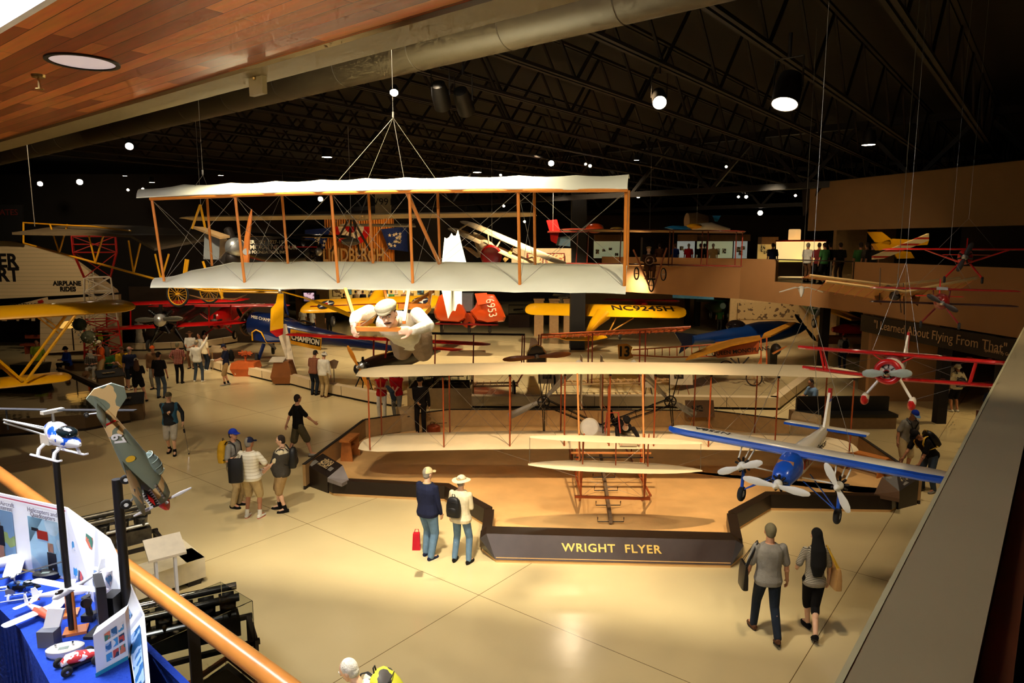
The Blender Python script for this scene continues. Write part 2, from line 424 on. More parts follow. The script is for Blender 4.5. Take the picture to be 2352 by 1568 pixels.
WARM = (1,.70,.40)
def spot(loc,tgt,power,size=60,col=WARM,blend=.6,rad=.12):
    l = bpy.data.lights.new('spot','SPOT'); l.energy = power; l.color = col; l.spot_size = R(size); l.spot_blend = blend; l.shadow_soft_size = rad
    o = bpy.data.objects.new('spot',l); COL.objects.link(o); o.location = V(loc)
    o.rotation_euler = (V(tgt)-V(loc)).to_track_quat('-Z','Y').to_euler(); return o
def area(loc,tgt,power,sx,sy,col=WARM):
    l = bpy.data.lights.new('area','AREA'); l.shape = 'RECTANGLE'; l.size = sx; l.size_y = sy; l.energy = power; l.color = col
    o = bpy.data.objects.new('area',l); COL.objects.link(o); o.location = V(loc)
    o.rotation_euler = (V(tgt)-V(loc)).to_track_quat('-Z','Y').to_euler(); return o
M_lens = glow('lamp_lens',(255,232,200),30)
def lampcan(p,tgt,r,L_,label,group=None,cans=True):
    """theatre-style can lamp: black housing with a glowing lens, real spot light just under the lens"""
    d = (V(tgt)-V(p)).normalized(); t = thing('spotlight',label,'spotlight',p,group)
    MB().lathe([(r*.55,-L_),(r*.8,-L_*.95),(r,-L_*.55),(r,0),(r*.93,0),(r*.93,-.04*L_)],p,d,20,cap=True).build('housing',M_black,t)
    MB().lathe([(r*.9,-.02*L_),(r*.9,-.01*L_)],p,d,20).build('lens',M_lens,t)
    if cans:
        x,y,_ = basis(d)
        MB().tube([V(p)-d*L_*.5+x*r*1.05,V(p)-d*L_*.5+x*r*1.05+V((0,0,L_*.9)),V(p)-d*L_*.5-x*r*1.05+V((0,0,L_*.9)),V(p)-d*L_*.5-x*r*1.05],r*.08,6).build('yoke',M_black,t)
        MB().bar(V(p)-d*L_*.5+V((0,0,L_*.9)),V(p)-d*L_*.5+V((0,0,L_*1.6)),r*.15).build('hanger',M_black,t)
    return t
# ================================================================ PEOPLE
def skinmat(t):
    return mat('skin_%d' % t,[(232,184,150),(206,150,116),(176,120,88),(214,160,120),(240,205,170)][t],rough=.55,var=.05)
def ik(a,b,l1,l2,hint):
    a = V(a); b = V(b); d = b-a; L_ = d.length; L2 = min(L_,(l1+l2)*.995)
    d = d.normalized() if L_ > 1e-5 else V((0,0,-1)); b = a+d*L2
    x = (l1*l1-l2*l2+L2*L2)/(2*L2); h = sqrt(max(0,l1*l1-x*x))
    n = V(hint)-d*V(hint).dot(d); n = n.normalized() if n.length > 1e-5 else V((0,-1,0))
    return a+d*x+n*h,b
def limb(mb,pts,rs,n=10):
    mb.tube(pts,rs,n)
    for p,r in zip(pts,rs): mb.ell(p,r,n=n,k=6)
def hand(mb,w,d,pn,side,curl=.35,s=1.,fine=True):
    """w wrist, d finger direction, pn palm normal, side +1/-1 = which side the thumb leaves"""
    d = V(d).normalized(); pn = V(pn); pn = (pn-d*pn.dot(d)).normalized(); t = d.cross(pn)*side
    rot = Matrix((t,d,pn)).transposed()
    mb.ell(w+d*.045*s,.041*s,.055*s,.017*s,10,6,rot)
    mb.bar(w-d*.02,w+d*.03*s,.026*s,.03*s,8)
    if not fine: curl = min(curl,.6)
    for i,(o,L_) in enumerate(((.03,.07),(.011,.08),(-.009,.074),(-.028,.058))):
        a = w+d*(.085 if abs(o) < .02 else .078)*s+t*o*s; pts = [a-d*.02*s]; ang = curl*.5
        for k,f in enumerate((.42,.32,.26)):
            pts.append(pts[-1]+((d*cos(ang)+pn*sin(ang))*(L_*f+(.02 if k == 0 else 0))*s)); ang += curl*1.25
        mb.tube(pts,[.0095*s,.0092*s,.0085*s,.007*s],7)
    a = w+d*.025*s+t*.028*s
    mb.tube([a,a+(t*.75+d*.6+pn*.25).normalized()*.034*s,a+(t*.75+d*.6+pn*.25).normalized()*.034*s+(t*.3+d*.9+pn*.5*(.4+curl)).normalized()*.03*s,a+(t*.75+d*.6+pn*.25).normalized()*.034*s+(t*.3+d*.9+pn*.5*(.4+curl)).normalized()*.052*s],[.013*s,.0115*s,.0105*s,.008*s],7)
def rem(o,vox,sm=3,fac=.5):
    m = o.modifiers.new('r','REMESH'); m.mode = 'VOXEL'; m.voxel_size = vox; m.use_smooth_shade = True
    if sm:
        m = o.modifiers.new('s','SMOOTH'); m.iterations = sm; m.factor = fac
    return o
def torso(mb,J,w=1.,belly=0.,grow=0.,t0=-.18,t1=1.0,hem=0.):
    """rings along the spine, J: pel, neck, sx (side axis)"""
    pel,nk,sx = J['pel'],J['neck'],J['sx']; sp = nk-pel; L_ = sp.length; up = sp/L_; fr = J.get('bend',V((0,0,0)))
    prof = ((-.18,.15,.105),(-.05,.168,.118),(.12,.16,.112),(.3,.148,.108),(.5,.158,.115),(.7,.172,.122),(.84,.165,.112),(.93,.125,.085),(1.0,.07,.068))
    front = up.cross(sx).normalized()
    if front.dot(J['front']) < 0: front = -front
    rs = []; k = J['s']; kx = J.get('kx',1.)
    for t,rx,ry in prof:
        if t < t0-1e-6 or t > t1+1e-6: continue
        bl = belly*math.exp(-((t-.28)/.25)**2)
        rx = rx*w*k*kx+grow+(hem if t < 0 else 0); ry = ry*w*k+grow+bl*.5+(hem*.7 if t < 0 else 0)
        c = pel+sp*t+front*bl*.5+fr*sin(pi*max(0,min(1,t)))
        e = 1.7/2
        rs.append([c+sx*(rx*math.copysign(abs(cos(a))**e,cos(a)))+front*(ry*math.copysign(abs(sin(a))**e,sin(a))) for a in [2*pi*i/16 for i in range(16)]])
    mb.rings(rs)
def figure(label,J,S,cat='person',group=None,name='person',base=None):
    """J joints in world space; S style dict"""
    s = J['s']; dist = (J['pel']-V((0,0,CH))).length; vox = min(.02,max(.0065,dist*.00058)); cv = max(.009,vox*1.15)
    w = S.get('w',1.); bel = S.get('belly',0.); T = thing(name,label,cat,base if base is not None else J['base'],group)
    f,u,r = J['hf'],J['hu'],J['hf'].cross(J['hu']).normalized(); hc = J['head']
    rot = Matrix((r,f,u)).transposed(); sk = skinmat(S.get('skin',0)); near = dist < 22
    fem = S.get('fem',0); aw = S.get('arm',1.)*(.86 if fem else 1.); hs = S.get('hs',1.)

    mb = MB(); torso(mb,J,w*.93,bel*.8)
    mb.ell(hc+u*.02*s,.076*s,.092*s,.1*s,16,12,rot); mb.ell(hc+f*.018*s-u*.045*s,.056*s,.068*s,.066*s,14,8,rot)
    mb.ell(hc+f*.062*s-u*.088*s,.022*s,.02*s,.018*s,8,6,rot)
    mb.tube([hc+f*.078*s+u*.025*s,hc+f*.104*s-u*.018*s,hc+f*.08*s-u*.03*s],[.008*s,.0155*s,.01*s],8)
    mb.ell(hc+f*.078*s-u*.052*s,.022*s,.012*s,.009*s,8,6,rot); mb.ell(hc+f*.082*s+u*.036*s,.05*s,.012*s,.008*s,8,6,rot)
    for q in (-1,1): mb.ell(hc+r*q*.078*s-f*.005*s-u*.005*s,.01*s,.02*s,.032*s,8,6,rot)
    limb(mb,[J['neck']-u*.03*s,hc-u*.06*s-f*.015*s],[.062*s*w**.5,.056*s])
    for q in 'ab':
        limb(mb,[J['sh'+q],J['el'+q],J['wr'+q]],[.05*s*aw,.038*s*aw,.026*s*aw])
        mb.ell((J['el'+q]*.65+J['wr'+q]*.35),.041*s*aw,n=10,k=6)
        hand(mb,J['wr'+q],J['hd'+q],J['pn'+q],J['ts'+q],J.get('curl'+q,.35),s*hs*(.92 if fem else 1),near)
        limb(mb,[J['hip'+q],J['kn'+q],J['an'+q]],[.082*s*w,.054*s,.036*s])
        k1 = J['kn'+q]*.7+J['an'+q]*.3; back = -J['ft'+q]
        mb.ell(k1+back*.012,.05*s,.052*s,.1*s,10,6,Matrix((basis(J['an'+q]-J['kn'+q])[0],basis(J['an'+q]-J['kn'+q])[1],basis(J['an'+q]-J['kn'+q])[2])).transposed())
        limb(mb,[J['an'+q],J['an'+q]+J['ft'+q]*.12*s-J['fu'+q]*.04*s],[.034*s,.03*s],8)
    rem(mb.build('body',sk,T),vox,2)

    if near or S.get('face'):
        em = mat('eye_dark',(40,28,22),rough=.2); wm = mat('eye_white',(235,228,218),rough=.2)
        for q in (-1,1):
            e = MB().ell(hc+r*q*.031*s+f*.081*s+u*.012*s,.0125*s,.008*s,.0065*s,10,6,rot).build('eye',wm,T)
            MB().ell(hc+r*q*.031*s+f*.088*s+u*.012*s,.0055*s,.004*s,.0058*s,8,6,rot).build('iris',em,e)
            MB().tube([hc+r*q*.014*s+f*.094*s+u*.032*s,hc+r*q*.034*s+f*.092*s+u*.037*s,hc+r*q*.05*s+f*.08*s+u*.03*s],.0045*s,6).build('eyebrow',mat('hair_'+str(S.get('hair','dk')),HAIR.get(S.get('hair','dk'),(40,28,20)),rough=.9),T)
        MB().ell(hc+f*.088*s-u*.054*s,.021*s,.006*s,.005*s,8,6,rot).build('mouth',mat('lip',(168,92,80),rough=.5),T)
    if S.get('mous'):
        MB().tube([hc-r*.034*s+f*.082*s-u*.05*s,hc-r*.015*s+f*.1*s-u*.04*s,hc+f*.101*s-u*.038*s,hc+r*.015*s+f*.1*s-u*.04*s,hc+r*.034*s+f*.082*s-u*.05*s],[.004*s,.009*s,.007*s,.009*s,.004*s],8).build('moustache',mat('hair_brown',HAIR['brown'],rough=.9),T)

    top = S.get('top'); slv = S.get('slv','short')
    if top:
        mt = CLO(top); mb = MB(); g = S.get('g',.016)*s
        torso(mb,J,w,bel,g,t0=-.18,hem=S.get('hem',.012)*s)
        for q in 'ab':
            mb.ell(J['sh'+q],.06*s*aw,n=10,k=6)
            a,b,c = J['sh'+q],J['el'+q],J['wr'+q]
            if slv == 'short': limb(mb,[a,a.lerp(b,.55),a.lerp(b,.82)],[.064*s*aw,.064*s*aw,.066*s*aw])
            elif slv == 'long': limb(mb,[a,b,b.lerp(c,.5),c.lerp(b,.04)],[.066*s*aw,.054*s*aw,.05*s*aw,.037*s*aw])
        rem(mb.build(S.get('topname','shirt'),mt,T),cv,3)
        if slv in ('short','long') and S.get('collar'):
            MB().torus(J['neck']+u*.0*s,(J['neck']-J['pel']),.068*s,.014*s,18,6).build('collar',CLO(S['collar']),T)
    if S.get('vest'):
        mb = MB(); torso(mb,J,w,bel,.046*s,t0=-.18,t1=.9);
        for q in 'ab': mb.ell(J['sh'+q].lerp(J['neck'],.25),.062*s,n=10,k=6)
        rem(mb.build('vest',CLO(S['vest']),T),cv,3)

    bt = S.get('bot'); bl = S.get('botlen',1.)
    if bt:
        mb = MB(); torso(mb,J,w,bel*.5,.012*s,t0=-.18,t1=.13); bw = S.get('bw',1.)
        for q in 'ab':
            a,b,c = J['hip'+q],J['kn'+q],J['an'+q]
            mb.ell(a,.1*s*w,n=12,k=8)
            if bl >= 1: limb(mb,[a,b,c.lerp(b,.02)-J['fu'+q]*.01],[.096*s*w*bw,.07*s*bw,.056*s*bw])
            elif bl > .5: limb(mb,[a,b,b.lerp(c,(bl-.5)*2)],[.096*s*w*bw,.07*s*bw,.066*s*bw])
            else: limb(mb,[a,a.lerp(b,bl*2)],[.1*s*w*bw,.088*s*bw])
        if S.get('skirt'):
            sp = (J['pel']-J['neck']).normalized(); kn = (J['kna']+J['knb'])/2; d2 = (J['ana']+J['anb'])/2
            q0 = J['pel']+sp*.05; q1 = J['pel'].lerp(d2,S['skirt']); sx = J['sx']
            mb.lathe([(.16*s,0),(.2*s,(q1-q0).length*.4),(.26*s,(q1-q0).length)],q0,(q1-q0),20)
        rem(mb.build(S.get('botname','trousers'),CLO(bt),T),cv,3)
        if S.get('belt'):
            mb = MB(); torso(mb,J,w,bel*.5,.022*s,t0=-.05,t1=.13);

    sh = S.get('shoe','black')
    for q in 'ab':
        a = J['an'+q]; d = J['ft'+q]; up = J['fu'+q]; x = d.cross(up).normalized(); R3 = Matrix((x,d,up)).transposed()
        mb = MB(); z = a-up*.045*s
        def ring(c,rx,rz): return [c+x*(rx*cos(t))+up*(rz*math.copysign(abs(sin(t))**.8,sin(t))) for t in [2*pi*i/12 for i in range(12)]]
        mb.rings([ring(z-d*.075*s,.022*s,.026*s),ring(z-d*.06*s,.036*s,.038*s),ring(z,.042*s,.045*s),ring(z+d*.08*s-up*.008*s,.046*s,.036*s),ring(z+d*.145*s-up*.016*s,.044*s,.026*s),ring(z+d*.185*s-up*.02*s,.024*s,.016*s)])
        so = mb.build('shoe',CLO(sh),T)
        if near:
            zb = z-up*.04*s
            MB().rings([[zb+up*h+x*cos(t)*.048*s*(1.05 if sin(t) > 0 else .85)+d*(.055*s+.135*s*sin(t)) for t in [2*pi*i/16 for i in range(16)]] for h in (-.008,.01)]).build('sole',CLO(S.get('sole','white' if sh in ('white',) else 'sole')),so)
        if S.get('sock'): MB().tube([a-up*.02*s,a.lerp(J['kn'+q],.22)],[.043*s,.045*s],10).build('sock',CLO(S['sock']),T)

    hr = S.get('hair','dk'); hm = mat('hair_'+str(hr),HAIR.get(hr,(40,28,20)),rough=.8,bump=.5,bsc=90,var=.25,sc=30)
    if hr != 'bald':
        mb = MB(); mb.ell(hc-f*.016*s+u*.032*s,.083*s,.092*s,.1*s,16,10,rot); mb.ell(hc-f*.035*s-u*.02*s,.07*s,.066*s,.07*s,14,8,rot)
        if S.get('long'):
            L_ = S['long']; sp = (J['pel']-J['neck']).normalized(); p0 = hc-f*.05*s
            mb.tube([p0+u*.02,p0-u*.1*s-f*.03*s,J['neck']-f*.1*s+sp*.03,J['neck']-f*.125*s+sp*L_*.6,J['neck']-f*.12*s+sp*L_],[.08*s,.1*s,.12*s,.125*s,.07*s],14,flat=(1,.55))
            rem(mb.build('hair',hm,T),.012,4)
        else: rem(mb.build('hair',hm,T),.009 if near else .014,2)
    hat = S.get('hat')
    if hat:
        kind,colr = hat; hmt = CLO(colr); R4 = rot
        def dome(cx,a_,b_,c_,z0,n=20):
            rs = []
            for k in range(6):
                t = k/5*pi/2*.94; rs.append([cx+r*(a_*cos(t)*cos(p))+f*(b_*cos(t)*sin(p))+u*(z0+c_*sin(t)) for p in [2*pi*i/n for i in range(n)]])
            return rs
        if kind == 'cap':
            b = J.get('capdir',f)
            ho = MB().rings(dome(hc+u*.035*s-f*.004*s,.091*s,.1*s,.1*s,0)).build('cap',hmt,T)
            mb = MB(); rr = b.cross(u).normalized(); ps = []; qs = []
            for k in range(9):
                t = -1+2*k/8; ps.append(hc+u*.04*s+rr*(.082*s*t)+b*(.1*s*sqrt(max(0,1-t*t*.75))-.01)); qs.append(hc+u*(.03-.012*t*t)*s+rr*(.07*s*t)+b*(.172*s-.05*s*t*t))
            mb.slab(ps+qs[::-1],u*.005); mb.build('visor',CLO(S.get('visor',colr)),ho)
        elif kind == 'wide':
            ho = MB().rings(dome(hc+u*.045*s,.092*s,.1*s,.095*s,0)).build('hat',hmt,T)
            rs = []
            for rad,z in ((.09,.05),(.13,.035),(.165,.028),(.178,.034),(.165,.036),(.13,.044),(.09,.06)):
                rs.append([hc+u*(z+.008*cos(2*p))*s+r*(rad*s*cos(p))+f*(rad*s*1.08*sin(p)) for p in [2*pi*i/24 for i in range(24)]])
            MB().rings(rs,False,True).build('brim',hmt,ho)
            MB().rings([[hc+u*z*s+r*(.095*s*cos(p))+f*(.103*s*sin(p)) for p in [2*pi*i/24 for i in range(24)]] for z in (.05,.08)]).build('band',CLO(S.get('band','khaki')),ho)
        elif kind == 'bucket':
            ho = MB().rings(dome(hc+u*.03*s,.092*s,.1*s,.1*s,0)).build('hat',hmt,T)
            rs = [[hc+u*z*s+r*(rad*s*cos(p))+f*(rad*s*1.1*sin(p)) for p in [2*pi*i/20 for i in range(20)]] for rad,z in ((.09,.05),(.125,-.01),(.122,-.014),(.088,.04))]
            MB().rings(rs,False,True).build('brim',hmt,ho)
        elif kind == 'flat':
            mb = MB(); mb.ell(hc+u*.085*s-f*.0*s,.105*s,.128*s,.05*s,18,8,rot); mb.ell(hc+u*.06*s-f*.02*s,.094*s,.1*s,.05*s,18,8,rot)
            ho = rem(mb.build('flat_cap',hmt,T),.008,2)
            MB().rings([[hc+u*(.068+z)*s+r*(.07*s*cos(p))+f*(.075*s+.075*s*sin(p))-u*.012*abs(sin(p)) for p in [pi*i/10-.0 for i in range(11)]] for z in (0,.012)]).build('visor',hmt,ho)
    J['T'] = T
    return T
HAIR = {'dk': (38,26,20),'brown': (84,52,32),'grey': (140,132,120),'white': (214,208,196),'black': (14,12,12),'blond': (170,130,80),'camo': (120,112,84)}
CL = {'white': (232,228,214),'cream': (226,212,176),'gray': (140,136,128),'dgray': (70,66,60),'navy': (30,34,58),'black': (20,18,18),'khaki': (190,166,120),'olive': (86,78,56),
      'tan': (170,140,96),'jean': (96,124,150),'dkjean': (34,42,54),'midjean': (64,76,90),'blue': (30,62,160),'red': (190,24,28),'yellow': (206,160,40),'mustard': (196,150,30),'orange': (214,88,30),'lime': (196,220,60),
      'ltblue': (110,140,176),'pink': (214,150,130),'brown': (92,60,38),'ltbrown': (128,92,60),'sole': (50,44,38),'green': (50,96,50),'maroon': (96,30,30),'ltgray': (186,182,172),'beigecap': (214,190,140),'teal': (30,70,80),'royal': (26,50,160),'suit': (30,26,26),'mannshirt': (226,216,190),'mannpant': (140,116,88)}
def CLO(c):
    if isinstance(c,str):
        if c == 'stripe': return striped('shirt_stripes',(188,180,160),(70,66,60),.022,.42,2,.9,wob=.03)
        if c == 'plaid': return striped('shirt_plaid',(196,140,120),(110,40,36),.06,.4,2,.9,axis2=0)
        if c == 'plaidtan': return striped('shirt_plaid_tan',(176,120,84),(104,52,40),.05,.4,2,.9,axis2=0)
        if c == 'polo': return striped('shirt_fine_lines',(236,230,212),(206,196,170),.07,.2,2,.9)
        if c == 'tracktop': return striped('jacket_bands',(18,22,30),(40,96,130),.32,.22,0,.7,wob=.25)
        if c == 'camo': return patchy('cap_camouflage',(70,62,40),(150,138,104),45,.9,.5,c3=(30,28,20))
        if c == 'check': return striped('shorts_check',(60,52,44),(120,110,96),.08,.3,2,.9,axis2=0)
        return cloth('cloth_'+c,CL[c])
    return c
def pose(base,head=0,H=1.75,hands=None,feet=None,lean=0,side=0,hyaw=0,hpitch=0,curl=None,pelz=None,sit=None,elb=None,kx=1.,palm=None,hdir=None,knee=None):
    """figure standing at base, facing (sin head, -cos head). local axes: X = its left-of-view when head=0 is +x, Y forward, Z up"""
    s = H/1.75; h = R(head); f = V((sin(h),-cos(h),0)); x = V((cos(h),sin(h),0)); z = V((0,0,1)); base = V(base)
    W = lambda p: base+x*(p[0]*s)+f*(p[1]*s)+z*(p[2]*s)
    ft = feet or ((.1,.02),(-.1,-.02)); J = {'s': s,'base': base,'kx': kx}
    ph = .93 if pelz is None else pelz; pel0 = V((side*.3,0 if sit is None else -.0,ph))
    lr = R(lean); sr = side
    spn = V((sr,sin(lr),cos(lr))).normalized()*.53
    J['pel'] = W(pel0); J['neck'] = W(pel0+spn); J['sx'] = x.copy(); J['front'] = f.copy()
    up = (J['neck']-J['pel']).normalized()
    hy = h+R(hyaw); f2 = V((sin(hy),-cos(hy),0)); hp = R(hpitch); J['hf'] = (f2*cos(hp)-z*sin(hp)).normalized(); J['hu'] = (z*cos(hp)+f2*sin(hp)).normalized()
    J['head'] = J['neck']+(up*.6+J['hu']*.4)*(.165*s)+f2*.022*s*(1 if hpitch < 30 else 2)
    hands = hands or ((.25,.06,.84),(-.25,.02,.84))
    for q,sg,hd,fo in (('a',1,hands[0],ft[0]),('b',-1,hands[1],ft[1])):
        sh = J['neck']-up*.065*s+x*(sg*.185*s*kx); wr = W(hd[:3])
        el,wr = ik(sh,wr,.285*s,.255*s,(elb[0 if sg > 0 else 1] if elb else None) and (x*elb[0 if sg > 0 else 1][0]+f*elb[0 if sg > 0 else 1][1]+z*elb[0 if sg > 0 else 1][2]) or (x*sg*.6-f*1.0-z*.3))
        J['sh'+q],J['el'+q],J['wr'+q] = sh,el,wr; fd = (wr-el).normalized()
        J['hd'+q] = fd if not hdir or hdir[0 if sg > 0 else 1] is None else (x*hdir[0 if sg > 0 else 1][0]+f*hdir[0 if sg > 0 else 1][1]+z*hdir[0 if sg > 0 else 1][2]).normalized()
        J['pn'+q] = (-x*sg+f*.15); J['ts'+q] = 1 if (J['hd'+q].cross(J['pn'+q])).dot(f+z*.3) > 0 else -1
        J['curl'+q] = .4 if curl is None else curl[0 if sg > 0 else 1]
        hip = J['pel']-z*.02*s+x*(sg*.09*s); an = W((fo[0],fo[1],.085+(fo[2] if len(fo) > 2 else 0)))
        kh = f*1.+x*sg*.1 if knee is None else x*knee[0 if sg > 0 else 1][0]+f*knee[0 if sg > 0 else 1][1]+z*knee[0 if sg > 0 else 1][2]
        kn,an = ik(hip,an,.43*s,.42*s,kh)
        J['hip'+q],J['kn'+q],J['an'+q] = hip,kn,an
        yaw = h+R(sg*8+(fo[3] if len(fo) > 3 else 0)); tf = V((sin(yaw),-cos(yaw),0)); lift = fo[2] if len(fo) > 2 else 0
        tp = R(-min(55,lift*380)); J['ft'+q] = (tf*cos(tp)+z*sin(tp)).normalized(); J['fu'+q] = (z*cos(tp)-tf*sin(tp)).normalized()
    return J
def person(px,py,head,label,H=1.75,z=0.,S=None,Y=None,P=None,group=None,cat='person',name='person',**kw):
    base = F(px,py,z) if Y is None else (lambda p: V((p.x,p.y,z)))(A(px,py,Y))
    st = dict(kw);
    J = pose(base,head,H,**(P or {}))
    figure(label,J,st,cat,group,name)
    return J
def backpack(J,label,m,size=(.3,.17,.44),straps=True,cat='backpack',name='backpack',off=(0,0,0),trim=None):
    s = J['s']; up = (J['neck']-J['pel']).normalized(); x = J['sx']; f = J['front']; f = (f-up*f.dot(up)).normalized()
    c = J['pel']+(J['neck']-J['pel'])*.58-f*(.125*s+size[1]*.5+off[1])+x*off[0]+up*off[2]
    T = thing(name,label,cat,c-up*size[2]*.5); rot = Matrix((x,f,up)).transposed()
    mb = MB()
    a,b,h = size[0]/2,size[1]/2,size[2]/2
    for k in range(1): mb.fus([(0,0,0,0)]) if False else None
    rs = []
    for t,sx,sy in ((-1,.6,.5),(-.93,.92,.85),(-.4,1,1),(.2,.96,.95),(.7,.82,.75),(.93,.55,.5),(1,.25,.25)):
        rs.append([c+up*(h*t)+x*(a*sx*math.copysign(abs(cos(p))**.6,cos(p)))+f*(b*sy*math.copysign(abs(sin(p))**.6,sin(p))) for p in [2*pi*i/16 for i in range(16)]])
    mb.rings(rs).build('main_pouch',m,T)
    tm = trim or mat('webbing_black',(24,22,22),rough=.8)
    MB().ell(c-f*b*.75-up*h*.35,a*.7,b*.5,h*.42,14,8,rot).build('front_pocket',m,T)
    MB().tube([c+f*b*.2+up*h*.9-x*.03,c+up*(h+.05)-x*.02,c+up*(h+.05)+x*.02,c+f*b*.2+up*h*.9+x*.03],.008,6).build('haul_loop',tm,T)
    for zz in (.55,-.1): MB().tube([c-f*b*.95*(.8 if zz > 0 else 1)+up*h*zz-x*a*.6,c-f*b*1.02+up*h*(zz+.06),c-f*b*.95*(.8 if zz > 0 else 1)+up*h*zz+x*a*.6],.005,5).build('zipper',tm,T)
    if straps:
        for q in 'ab':
            sg = 1 if q == 'a' else -1; sh = J['sh'+q].lerp(J['neck'],.35)
            MB().tube([c+f*b*.8+up*h*.7+x*sg*a*.4,sh+up*.075*s-f*.07*s,sh+up*.088*s,sh+f*.11*s+up*.0*s,sh+f*.13*s-up*.2*s,c+f*b*1.1+x*sg*(a+.06)-up*h*.5,c+f*b*.6+x*sg*a*.6-up*h*.7],.017,6,flat=(1.2,.4)).build('strap',tm,T)
    return T
def tote(p,up,x,label,m,w=.3,h=.3,d=.1,strap_to=None,cat='bag',name='shoulder_bag',tm=None):
    """soft bag: p = bottom centre, x = wide axis"""
    x = V(x).normalized(); up = V(up).normalized(); f = x.cross(up).normalized(); T = thing(name,label,cat,p); rs = []
    for t,sx,sy in ((0,.86,.8),(.03,.95,1),(.5,1,.9),(.85,.96,.6),(1,.9,.35)):
        rs.append([V(p)+up*(h*t)+x*(w/2*sx*math.copysign(abs(cos(q))**.5,cos(q)))+f*(d/2*sy*math.copysign(abs(sin(q))**.5,sin(q))) for q in [2*pi*i/14 for i in range(14)]])
    MB().rings(rs).build('bag_body',m,T)
    if strap_to is not None:
        for k in (-1,1):
            a = V(p)+up*h*.93+x*w*.32+f*k*.015; b = V(p)+up*h*.93-x*w*.32+f*k*.015; s_ = V(strap_to)
            MB().tube([a,a.lerp(s_,.5)+x*.02,s_+x*.03,s_+up*.02,s_-x*.03,b.lerp(s_,.5)-x*.02,b],.009,6,flat=(1.3,.5)).build('strap',tm or m,T)
    return T
# ================================================================ FLYER PLATFORM
M_db = mat('dark_brown_laminate',(36,26,20),rough=.35,var=.1)
M_db2 = mat('sign_brown_laminate',(60,46,42),rough=.4,var=.1)
M_sand = mat('sand_floor',(220,176,114),rough=.9,var=.12,sc=1.2,bump=.35,bsc=5)
Hb = .36; PZ = .10
def up0(p,z): return V((p.x,p.y,z))
base_px = [(704,1102),(764,1138),(1020,1151),(1110,1207),(1102,1262)]
base_pr = [(1707,1279),(1694.5,1219),(1771,1172),(2048,1176),(2111,1138)]
BL = [F(*p) for p in base_px]; BR = [F(*p) for p in base_pr]
back_top = [(701,1067,.62),(839,964,.62),(1033,941,.62),(1630,943,.62),(1814,965,.62),(1972,1002,.62),(2111,1097,.62)]
BT = [F(a,b,z) for a,b,z in back_top]
S0,S1 = F(1138,1292),F(1679,1305)
poly = [BL[0],BL[1],BL[2],BL[3],BL[4],S0,S1]+BR+[BT[-1],BT[5],BT[4],BT[3],BT[2],BT[1],BT[0]]
poly = [V((p.x,p.y,0)) for p in poly]
cen = sum(poly,V((0,0,0)))/len(poly)
inn = [p.lerp(cen,.006) for p in poly]
mb = MB()
for grp in ([BL[0],BL[1],BL[2],BR[2],BR[3],BR[4],BT[6],BT[5],BT[4],BT[3],BT[2],BT[1]],[BL[2],BL[3],BL[4],S0,S1,BR[0],BR[1],BR[2]]):
    g2 = [V((p.x,p.y,0)).lerp(cen,.004) for p in grp]; n = len(g2); c3 = sum(g2,V((0,0,0)))/n
    for i in range(n):
        a_,b_ = g2[i],g2[(i+1) % n]
        mb.add([up0(a_,PZ),up0(b_,PZ),up0(c3,PZ)],[(0,1,2)]);
        mb.add([up0(a_,0),up0(b_,0),up0(b_,PZ),up0(a_,PZ)],[(0,1,2,3)]) if (b_-a_).length < 6 or i > 6 else None
fp_ = mb.build('floor_platform',M_sand,smooth=False); fp_['kind'] = 'structure'
for pl_ in fp_.data.polygons:
    if pl_.normal.z < -.5: pl_.flip()
def barrier(pts,h,m,ledge=.2,lean=.03,inward=None):
    """low wall following pts; outward face leans in a little, flat ledge on top"""
    mb = MB(); n = len(pts); nr = []
    for i in range(n):
        a = pts[max(0,i-1)]; b = pts[min(n-1,i+1)]; d = (b-a).normalized(); q = V((-d.y,d.x,0)); nr.append(q)
    if inward is not None and nr[0].dot(inward-pts[0]) < 0: nr = [-q for q in nr]
    secs = []
    for p,q in zip(pts,nr):
        secs.append([p+q*.05,p+q*.05+V((0,0,.05)),p+V((0,0,.06)),p+q*lean+V((0,0,h)),p+q*(lean+ledge)+V((0,0,h)),p+q*(lean+ledge)])
    mb.rings(secs); return mb
t = thing('exhibit_barrier','low dark brown barrier with a kicked corner on the window-panel side of the flyer sand','barrier',BL[2])
t['label'] = 'low dark brown barrier curving from the flyer sign towards the small wooden trestle'
barrier(BL[1:4],Hb,M_db,inward=cen).build('barrier_run',M_db,t,smooth=False)
barrier([BL[3],BL[4]],Hb,M_db,inward=V((cen.x,BL[4].y,0))).build('barrier_return',M_db,t,smooth=False)
t = thing('exhibit_barrier','low dark brown barrier under the blue and white trimotor model','barrier',BR[2])
barrier(BR[1:4],Hb,M_db,inward=cen).build('barrier_run',M_db,t,smooth=False)
barrier([BR[0],BR[1]],Hb,M_db,inward=V((cen.x,BR[0].y,0))).build('barrier_return',M_db,t,smooth=False)

